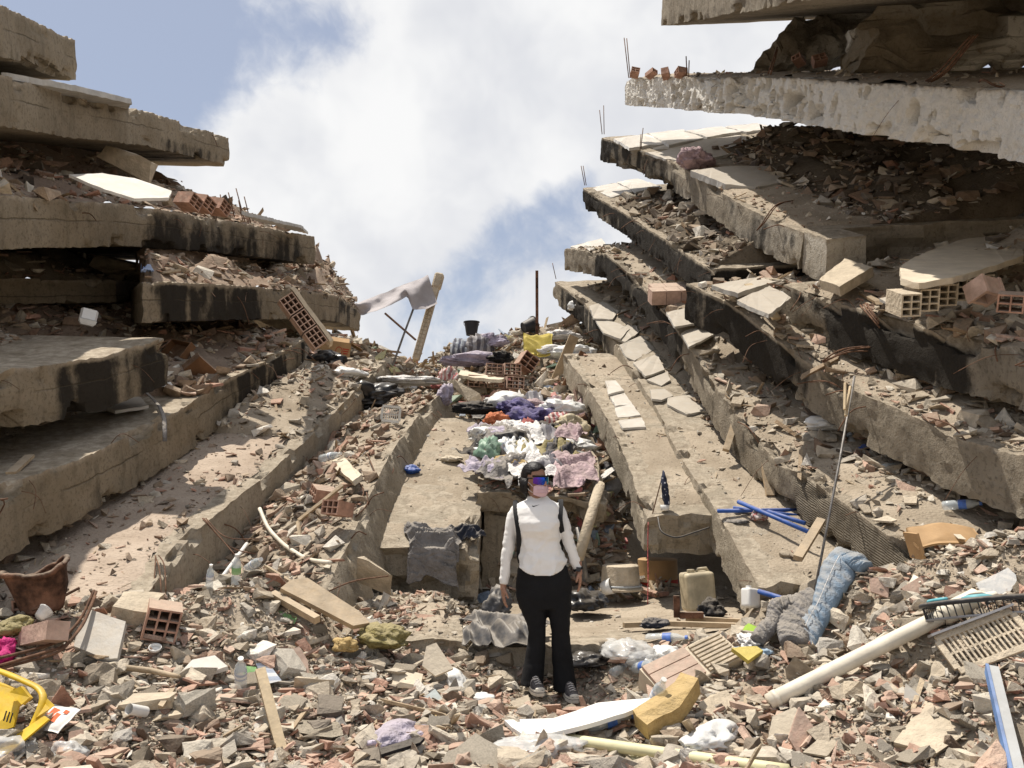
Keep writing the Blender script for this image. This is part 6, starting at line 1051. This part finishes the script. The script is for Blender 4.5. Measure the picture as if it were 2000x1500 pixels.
def hand(wrist, down, fwd, side, s=1.):
    """palm, four unequal bent fingers and a thumb leaving the side of the palm; side = towards the body"""
    down, fwd = norm(down), norm(fwd - np.dot(fwd, norm(down)) * norm(down)); inn = norm(np.cross(down, fwd)); inn = inn if np.dot(inn, side) > 0 else -inn
    L = [tube([wrist - down * .05, wrist + down * .01, wrist + down * .045, wrist + down * .085 + inn * .004], [.024, .024, .032, .031], 14, flat=.62) if False else None]; L = []
    pc = wrist + down * .045
    B = np.stack([fwd, inn, down], 1); V, F = ICO[3]; L.append(((V * [.037, .016, .052]) @ B.T + pc, [tuple(f) for f in F])); L.append(tube([wrist - down * .06, wrist, wrist + down * .03], [.025, .023, .024], 12))
    for k, (off, ln) in enumerate(((.026, .068), (.009, .076), (-.008, .070), (-.024, .055))):
        b = wrist + down * .080 + fwd * off; c1 = b + down * ln * .48 * s + inn * .004; c2 = c1 + norm(down + inn * .35) * ln * .32; c3 = c2 + norm(down + inn * .8) * ln * .25
        L.append(tube(np.array([b - down * .02, b, c1, c2, c3, c3 + norm(down + inn) * .004]), [.0085, .0088, .0082, .0075, .0066, .003], 9))
    b = wrist + down * .028 + fwd * .028; c1 = b + norm(down * .75 + fwd * .55 + inn * .3) * .035; c2 = c1 + norm(down + fwd * .15 + inn * .35) * .032
    L.append(tube(np.array([b - fwd * .015, b, c1, c2, c2 + down * .004]), [.012, .0115, .0095, .008, .003], 9))
    return L
lw, rw = Q(983, 1144), Q(1131, 1113)
LH = hand(lw, np.array([.03, -.03, -1]), np.array([.25, -1., 0]), np.array([1., 0, 0])); RH = hand(rw, np.array([.07, -.05, -1]), np.array([-.2, -1., 0]), np.array([-1., 0, 0]))
head = [sphere(hd(0, .012, .025), (.072, .092, .088), HR), sphere(hd(0, -.018, -.035), (.058, .066, .082), HR), sphere(hd(0, -.062, -.082), (.026, .022, .022), HR), sphere(hd(0, -.088, -.012), (.013, .022, .026), HR), sphere(hd(0, -.098, -.026), (.015, .015, .012), HR),
        sphere(hd(-.073, .012, -.012), (.010, .02, .033), HR), sphere(hd(.073, .012, -.012), (.010, .02, .033), HR), sphere(hd(0, -.08, -.057), (.024, .012, .007), HR), sphere(hd(0, -.079, -.066), (.02, .012, .007), HR), sphere(hd(-.03, -.074, .018), (.022, .016, .008), HR), sphere(hd(.03, -.074, .018), (.022, .016, .008), HR)]
neck = tube(np.array([hd(0, .02, -.06), Q(1048, 966, .0), Q(1052, 985, .02)]), [.05, .05, .06], 18)
torso = rings([(978, 1030, 1074, .045, .02), (990, 1016, 1088, .07, .01), (1010, 1012, 1090, .10, 0), (1050, 1020, 1088, .095, 0), (1090, 1020, 1096, .10, 0), (1130, 1016, 1108, .115, .01), (1170, 1018, 1108, .11, .01)])
legsB = [arm([(1040, 1165, .01), (1049, 1235, 0), (1044, 1300, .02), (1042, 1345, .02)], [.08, .055, .05, .038]), arm([(1088, 1165, .01), (1094, 1235, 0), (1098, 1300, .02), (1104, 1352, .02)], [.08, .055, .05, .038])]
armsB = [arm([(1014, 1000), (1003, 1012), (994, 1057), (984, 1128), (983, 1146)], [.028, .03, .030, .024, .023]), arm([(1086, 998), (1096, 1010), (1112, 1062), (1128, 1105), (1131, 1116)], [.028, .03, .030, .024, .023])]
bV, bF = remesh([neck, torso] + head + legsB + armsB + LH + RH, .0042, 3)
pc = np.array([Q(1070, 1356)[0], PY, Q(1070, 1358)[2]])
per = root('person', pc, 'person in white long-sleeved top, black flared trousers, mirrored goggles and pink face mask', 'person', phrase='the person')
part('body', (bV - pc, bF), 'skin', per, True)
for sg in (-1, 1):                                    # eyes, hidden behind the visor
    e = part('eye', sphere(hd(sg * .03, -.078, .005) - pc, .012), 'cloth_white', per, True); part('iris', sphere(hd(sg * .03, -.0865, .005) - pc, .0055), 'hair_dark', e, True)
# hair: cap swept back with a low knot and loose strands
V, F = ICO[5]; hv = V * np.array([.087, .108, .106]) + np.array([0, .018, .028]); d_ = V
fr_ = (d_[:, 1] < -.35) & (d_[:, 2] < .62 - .25 * np.abs(d_[:, 0])); low = (d_[:, 2] < -.62) & (d_[:, 1] < .3)
side_cut = (d_[:, 1] < -.02) & (d_[:, 2] < .15); hid = fr_ | low | side_cut
sh = np.where(hid, .80, 1.0) * (1 + .012 * np.sin(np.arctan2(d_[:, 0], d_[:, 2] + .2) * 40)); hv = np.array([0, .018, .028]) + (hv - np.array([0, .018, .028])) * sh[:, None]
hV = hv @ HR.T + HC
ha = part('hair', (hV - pc, F), 'hair_dark', per, True)
part('hair_knot', (sphere(hd(-.01, .118, -.02) - pc, (.035, .035, .04), HR)[0] + .004 * np.random.default_rng(1).normal(size=(len(ICO[3][0]), 3)), ICO[3][1]), 'hair_dark', ha, True)
for k, (x0, y0) in enumerate(((-.076, .03), (-.074, .045), (-.07, .06), (-.078, .015), (.076, .04))):
    part('strand', tube(np.array([hd(x0, y0, .01), hd(x0 * 1.12, y0 + .004, -.045), hd(x0 * 1.06, y0 - .002, -.085), hd(x0 * .95, y0 - .012, -.125 + .01 * k)]) - pc, [.018, .019, .015, .003], 8), 'hair_dark', ha, True)
# goggles
def wrap(r0, zlo, zhi, amax, ny=9, na=25, bulge=0., shape=None, off=(0, 0, 0)):
    a, b = np.meshgrid(np.linspace(-amax, amax, na), np.linspace(0, 1, ny), indexing='ij'); k = np.ones_like(a) if shape is None else shape(a / amax)
    mid = (zlo + zhi) / 2; z = mid + (b - .5) * (zhi - zlo) * k; r_ = r0 + bulge * np.sin(b * math.pi) * np.cos(a / amax * 1.3)
    Vv = np.stack([r_ * np.sin(a) * .86, -r_ * np.cos(a) - .002, z], -1).reshape(-1, 3) + np.array(off); ids = np.arange(a.size).reshape(a.shape)
    f = np.stack([ids[:-1, :-1], ids[1:, :-1], ids[1:, 1:], ids[:-1, 1:]], -1).reshape(-1, 4); V2 = Vv * [.97, .97, 1.]; m = a.size
    bd = np.concatenate([ids[0], ids[1:, -1], ids[-1, -2::-1], ids[-2:0:-1, 0]]); nb = np.roll(bd, -1)
    return np.concatenate([Vv, V2]) @ HR.T + HC - pc, np.concatenate([f, f[:, ::-1] + m, np.stack([nb, bd, bd + m, nb + m], -1)])
go = part('goggles', wrap(.100, -.028, .032, 1.08, 9, 31, .004, lambda t: 1 - .35 * np.abs(t) ** 3 - .18 * np.exp(-(t / .12) ** 2)), 'visor_mirror', per, True, 40)
part('goggle_frame', wrap(.1015, .028, .041, 1.15, 3, 25, 0, lambda t: 1 + 0 * t), 'strap_black', go, True)
for sg in (-1, 1): part('temple_arm', tube(np.array([hd(sg * .082, -.045, .018), hd(sg * .083, -.0, .016), hd(sg * .079, .03, .008)]) - pc, .005, 6), 'strap_black', go, True)
mk = part('face_mask', wrap(.092, -.118, -.022, 1.0, 13, 31, .020, lambda t: 1 - .38 * np.abs(t) ** 2.2, off=(0, .006, 0)), 'mask_pink', per, True)
for sg in (-1, 1):
    part('ear_loop', tube(np.array([hd(sg * .068, -.042, -.045), hd(sg * .078, -.01, -.018), hd(sg * .08, .028, -.0), hd(sg * .08, .03, -.03), hd(sg * .074, -.005, -.07), hd(sg * .066, -.038, -.088)]) - pc, .0022, 5), 'cloth_white', mk, True)
for k in range(2): part('pleat', wrap(.114, -.062 - .022 * k, -.059 - .022 * k, .72, 2, 21, 0, off=(0, .006, 0)), 'mask_pink', mk, True)
# shirt
sT = rings([(970, 1031, 1070, .058, .02), (976, 1027, 1076, .066, .015), (980, 1018, 1083, .08, .012), (985, 1010, 1091, .095, .008), (993, 1005, 1096, .108, .004), (1003, 1004, 1097, .12, -.002), (1020, 1006, 1096, .138, -.014), (1036, 1009, 1094, .136, -.014), (1056, 1013, 1093, .112, 0), (1076, 1014, 1098, .115, 0), (1092, 1013, 1104, .135, 0), (1100, 1014, 1104, .138, 0)], 36, lambda t: np.where(np.sin(t) < 0, -.085 * (-np.sin(t)) ** 1.3, -.03 * np.sin(t)))
slv = [arm([(1016, 990, .01), (1007, 998, .01), (1001, 1013), (995, 1057), (988, 1100), (984, 1141)], [.042, .047, .046, .049, .043, .035], 18), arm([(1084, 987, .01), (1091, 995, .01), (1098, 1013), (1107, 1045), (1117, 1078), (1129, 1112)], [.042, .047, .046, .047, .042, .034], 18)]
sV, sF = remesh([sT] + slv, .0075, 8)
wk = fbm(sV * np.array([9, 9, 22]) + 3, 3, 5); ang = np.abs(fbm(sV * np.array([14, 10, 5]) + 1, 2, 8)); ct = sV.copy(); 
nrm = norm(sV - np.array([0, 0, 0])) if False else None
armk = sst(.19, .23, np.abs(sV[:, 0] - Q(1053, 1000)[0])); cx = np.stack([np.full(len(sV), Q(1053, 1000)[0]), np.full(len(sV), PY), sV[:, 2]], -1); dr_ = sV - cx; dr_ /= np.linalg.norm(dr_, axis=1)[:, None] + 1e-6
rd = np.clip(.35 - np.abs(fbm(np.stack([sV[:, 0] * 5 + sV[:, 2] * 4.5, sV[:, 1] * 4, sV[:, 2] * 6 - sV[:, 0] * 6], -1) + 2, 3, 61)) * 1.6, 0, 1); lowk = 1 - sst(Q(1053, 1095)[2], Q(1053, 1030)[2], sV[:, 2])
fold_ = (.030 * rd * (.35 + lowk)) * (1 - armk) + .010 * wk * (1 - armk) + .014 * (.25 - ang) * (1 - armk) * sst(Q(1053, 1030)[2], Q(1053, 1080)[2], sV[:, 2]) + armk * .010 * fbm(sV * np.array([6, 6, 34]) + 2, 3, 3)
sV = sV + dr_ * fold_[:, None]
st_ = part('shirt', (sV - pc, sF), 'shirt_white', per, True)
part('collar', (rings([(969, 1031, 1070, .058, .02), (972, 1029.5, 1072, .0615, .0185), (976, 1027, 1075.5, .0665, .016)], 36, None, False)[0] - pc, rings([(969, 1031, 1070, .058, .02), (972, 1030, 1072, .062, .018), (976, 1027, 1076, .068, .015)], 36, None, False)[1]), 'shirt_white', st_, True)
# small dark tick-shaped mark on the chest, laid on the cloth
from mathutils.bvhtree import BVHTree
bvh = BVHTree.FromPolygons([tuple(v) for v in sV], [tuple(int(i) for i in f) for f in sF])
sw_top = [(1039, 986.2), (1040.2, 987.6), (1042, 988.0), (1045, 987.6), (1049, 986.6), (1055, 984.9)]; sw_bot = [(1039.6, 987.6), (1039.8, 989.4), (1041.5, 990.0), (1044, 989.4), (1048.6, 987.6), (1055, 984.9)]
def onshirt(u, v):
    d = Vector(ray(u, v)).normalized(); h = bvh.ray_cast(Vector((0, 0, CAMZ)), d); return np.array(h[0] - d * .0025) if h[0] is not None else Q(u, v, -.13)
sv = np.array([onshirt(*q) for q in sw_top + sw_bot]); part('tick_logo', (sv - pc, [(i, i + 1, i + 7, i + 6) for i in range(5)]), 'strap_black', st_)
# trousers
hip = rings([(1078, 1022, 1094, .09, .0), (1095, 1016, 1101, .108, .0), (1112, 1010, 1110, .126, .005), (1140, 1007, 1117, .14, .012), (1165, 1008, 1117, .135, .012), (1188, 1014, 1116, .115, .01)], 32)
l1 = rings([(1160, 1009, 1064, .115, .01), (1190, 1017, 1067.5, .10, .0), (1215, 1027, 1067, .082, -.005), (1235, 1032, 1066, .075, -.005), (1258, 1029, 1066, .074, .0), (1290, 1024, 1064, .085, .01), (1318, 1019, 1062, .10, .015), (1337, 1015, 1062, .11, .015)], 28)
l2 = rings([(1160, 1062, 1116, .115, .01), (1190, 1067.5, 1116, .10, .0), (1215, 1074, 1113, .082, -.005), (1235, 1077, 1112, .075, -.005), (1262, 1077, 1116, .074, .0), (1300, 1079, 1120, .085, .01), (1330, 1080, 1125, .10, .015), (1349, 1081, 1127, .11, .015)], 28)
tV, tF = remesh([hip, l1, l2], .0075, 6); tV = tV + .007 * np.stack([fbm(tV * np.array([10, 10, 16]) + j, 3, 40 + j) for j in range(3)], -1)
tr1 = part('trousers', (tV - pc, tF), 'trousers_black', per, True)
# shoes
def shoe(c, yaw, pitch, label=None):
    R = rotm(pitch, 0, yaw); sh_ = empty('shoe'); sh_.parent = per; sh_.location = Vector(c - pc); sh_.rotation_euler = Matrix(R).to_euler()
    yv = np.linspace(-.135, .12, 14); wd = np.interp(yv, [-.135, -.12, -.06, 0, .08, .12], [.022, .036, .047, .042, .036, .026]); t = np.arange(22) / 22 * 2 * math.pi
    outl = np.concatenate([np.stack([wd, yv], -1), np.stack([-wd, yv], -1)[::-1]]); m = len(outl)
    V = np.concatenate([np.c_[outl * 1.0, np.zeros(m)], np.c_[outl * 1.05, np.full(m, .018)], np.c_[outl * 1.04, np.full(m, .040)]]); F = [tuple(range(m))[::-1], tuple(range(2 * m, 3 * m))] + [(i, (i + 1) % m, (i + 1) % m + m, i + m) for i in range(m)] + [(i + m, (i + 1) % m + m, (i + 1) % m + 2 * m, i + 2 * m) for i in range(m)]
    part('sole', (V, F), 'shoe_sole', sh_, True, 40); part('stripe', (V[m:2 * m] * [1.012, 1.012, 1] if False else np.concatenate([V[m:2 * m] * [1.01, 1.005, 1] + [0, 0, .006], V[m:2 * m] * [1.01, 1.005, 1] + [0, 0, .010]]), [(i, (i + 1) % m, (i + 1) % m + m, i + m) for i in range(m)]), 'shoe_dark', sh_)
    hh = np.interp(yv, [-.135, -.125, -.09, -.03, .03, .12], [.045, .058, .072, .095, .12, .115]); Vs = []
    for y_, w_, h_ in zip(yv, wd, hh): a = np.linspace(0, math.pi, 12); Vs.append(np.stack([np.cos(a) * w_ * .97, np.full(12, y_ * .98), .036 + np.sin(a) ** .8 * (h_ - .036)], -1))
    V = np.concatenate(Vs); ids = np.arange(14 * 12).reshape(14, 12); F = np.stack([ids[:-1, :-1], ids[1:, :-1], ids[1:, 1:], ids[:-1, 1:]], -1).reshape(-1, 4)
    part('upper', (V, [tuple(f) for f in F] + [tuple(ids[0]), tuple(ids[-1][::-1])]), 'shoe_dark', sh_, True)
    for k in range(4): y_ = -.075 + k * .025; h_ = np.interp(y_, yv, hh); part('lace', tube(np.array([(-.022, y_, h_ - .006), (0, y_ - .006, h_ + .004), (.022, y_, h_ - .006)]), .0035, 5), 'cloth_white', sh_, True)
    part('toe_cap', put(sphere((0, -.118, .046), (.034, .016, .014))), 'shoe_sole', sh_, True); return sh_
fz = lambda u, v, y: P(u, v, y)
shoe(P(1046, 1352, 6.42), 14, 0); shoe(P(1114, 1365, 6.40), 10, 0)
FEET = [P(1046, 1352, 6.42), P(1114, 1365, 6.40)]
# watch and backpack
wt = part('wristwatch', tube(np.array([Q(1128.2, 1109), Q(1129.8, 1113.5)]), .0375, 18, False), 'strap_black', per, True); part('watch_case', put(box(.034, .012, .03), Q(1129, 1111, -.041), rotm(0, 8, 0)), 'plastic_black', wt)
for o_ in (wt,): o_.location = -Vector(pc)
bp = root('backpack', Q(1053, 1080, .2), 'black backpack worn by the person, only its straps showing in front', 'backpack')
bl_ = np.array(Q(1053, 1080, .2)); bev(part('pack_body', box(.27, .15, .40, (0, .03, .17)), 'strap_black', bp, True, 50), .04, 3)
def strap(pts, w_):
    p = smooth_path(np.array(pts), 26); a = [];
    T = np.gradient(p, axis=0); T /= np.linalg.norm(T, axis=1)[:, None]; sd = np.cross(T, np.array([0, -1., .15])); sd /= np.linalg.norm(sd, axis=1)[:, None]; nn = np.cross(sd, T)
    V = np.concatenate([p - sd * w_, p + sd * w_, p + sd * w_ + nn * .008, p - sd * w_ + nn * .008]); n = len(p); F = []
    for i in range(n - 1):
        for k in range(4): k2 = (k + 1) % 4; F.append((k * n + i, k * n + i + 1, k2 * n + i + 1, k2 * n + i))
    return V - bl_, F
def sk(u, v, off=.010): q = onshirt(u, v); return q + np.array([0, -off, 0])
part('strap', strap([Q(1010, 985, .12), Q(1006, 978.5, .03), sk(1006, 990), sk(1007, 1003), sk(1010, 1020), sk(1013, 1040), Q(1013, 1060, -.07), Q(1013, 1082, -.02), Q(1016, 1100, .12)], .0175), 'strap_black', bp)
part('strap', strap([Q(1094, 983, .12), Q(1096, 976, .03), sk(1095, 987), sk(1095, 1000), sk(1093, 1015), Q(1096, 1030, -.07), Q(1098, 1045, .0), Q(1096, 1080, .12)], .0175), 'strap_black', bp)
# ------------------------------------------------------------------ single pieces of rubble one can point to
r = np.random.default_rng(91)
def libmesh(nm, VF):
    V, F = VF; me = bpy.data.meshes.new(nm); me.from_pydata([tuple(v) for v in V], [], [tuple(int(i) for i in f) for f in F]); me.update(); me.materials.append(MATS['chunk']); return me
CL = [libmesh('concrete_chunk', hull(chunk_pts(r, r.uniform(.3, .85), 13), k, 3, .085)) for k in range(30)]
def shard2(k):
    n = r.integers(4, 7); a = np.sort(r.uniform(0, 2 * math.pi, n) * .2 + np.arange(n) / n * 2 * math.pi); rr = r.uniform(.65, 1.1, n); q = np.stack([np.cos(a) * rr, np.sin(a) * rr * r.uniform(.5, .9), 0 * a], -1)
    return prism(q, (0, 0, 1), r.uniform(.13, .24), k, .06)
SL = [libmesh('brick_shard', (lambda v: (v[0], v[1]))(shard2(k))) for k in range(30)]
LP = np.array([p for p, _ in LAND]); LT = [t for _, t in LAND]; USED = {}
def unique(p, size, col, shape):
    d = np.linalg.norm(LP - p, axis=1); best = None
    for k in np.argsort(d)[:10]:
        dx, dy = p[0] - LP[k][0], p[1] - LP[k][1]; rel = ('right of' if dx > 0 else 'left of') if abs(dx) > abs(dy) else ('behind' if dy > 0 else 'in front of')
        for w_ in (('close', 'just') if d[k] < .35 else ('', 'somewhat')):
            lab = ' '.join(f'{size} {col} {shape} {w_} {rel} {LT[k]}'.split())
            if best is None: best = lab
            if lab not in USED: USED[lab] = 1; return lab
    return best
def colname(pal, c): return dict(conc='tan', pale='whitish', brick='reddish', brown='brown', dark='dark')[pal] if pal != 'brick' else ('pink' if c[1] > .27 else 'red')
placed = []
def single(kind, n, a, b, pals, tries=9000):
    cnt = 0
    for _ in range(tries):
        if cnt >= n: break
        y = 3.9 + r.random() ** 1.15 * 3.6; x = r.uniform(-1, 1) * (y * .62 + .1); sz = a * (b / a) ** (r.random() ** 1.9)
        if on_floor(np.array([x]), np.array([y]))[0] or any((x - f[0]) ** 2 + (y - f[1]) ** 2 < (.16 + sz) ** 2 for f in FEET): continue
        if any((x - q[0]) ** 2 + (y - q[1]) ** 2 < ((sz + q[2]) * .72) ** 2 for q in placed): continue
        z = float(H(np.array(x), np.array(y))); p = np.array([x, y, z + sz * (.22 if kind == 'chunk' else .30)]); u, v = proj(p); u, v = u[0], v[0]
        if not (-40 < u < 2040 and v < 1540): continue
        placed.append((x, y, sz)); pal = r.choice(pals); c = np.array(PAL[pal][r.integers(0, len(PAL[pal]))]) * r.uniform(.9, 1.12)
        o = bpy.data.objects.new('concrete_chunk' if kind == 'chunk' else 'brick_shard', (CL if kind == 'chunk' else SL)[r.integers(0, 30)]); COL.objects.link(o)
        o.location = p; t = r.normal(0, .30 if kind == 'chunk' else .5); o.rotation_euler = (t, r.normal(0, .35), r.uniform(0, 6.28)); s_ = sz * r.uniform(.85, 1.15, 3); o.scale = s_ * (np.array([1, 1, 1]) if kind == 'chunk' else np.array([1.15, 1.0, 1.0])); o.color = (*c, 1)
        size = 'small' if sz < .055 else 'palm-sized' if sz < .08 else 'large' if sz < .11 else 'very large'
        fl = o.scale[2] / o.scale[0]; shape = ('concrete chunk' if abs(t) < .3 else 'tilted concrete chunk') if kind == 'chunk' else ('flat brick shard' if abs(t) < .45 else 'upturned brick shard')
        tag(o, unique(p, size, colname(pal, c), shape), 'concrete chunk' if kind == 'chunk' else 'brick shard', 'loose concrete chunks' if kind == 'chunk' else 'loose brick shards'); cnt += 1
single('chunk', 70, .09, .16, ['conc', 'conc', 'conc', 'pale', 'conc']); single('shard', 70, .075, .12, ['brick', 'brick', 'brick', 'conc'])
single('chunk', 200, .05, .10, ['conc', 'conc', 'conc', 'pale', 'brown']); single('shard', 190, .05, .09, ['brick', 'brick', 'brick', 'conc', 'pale'])
flush()
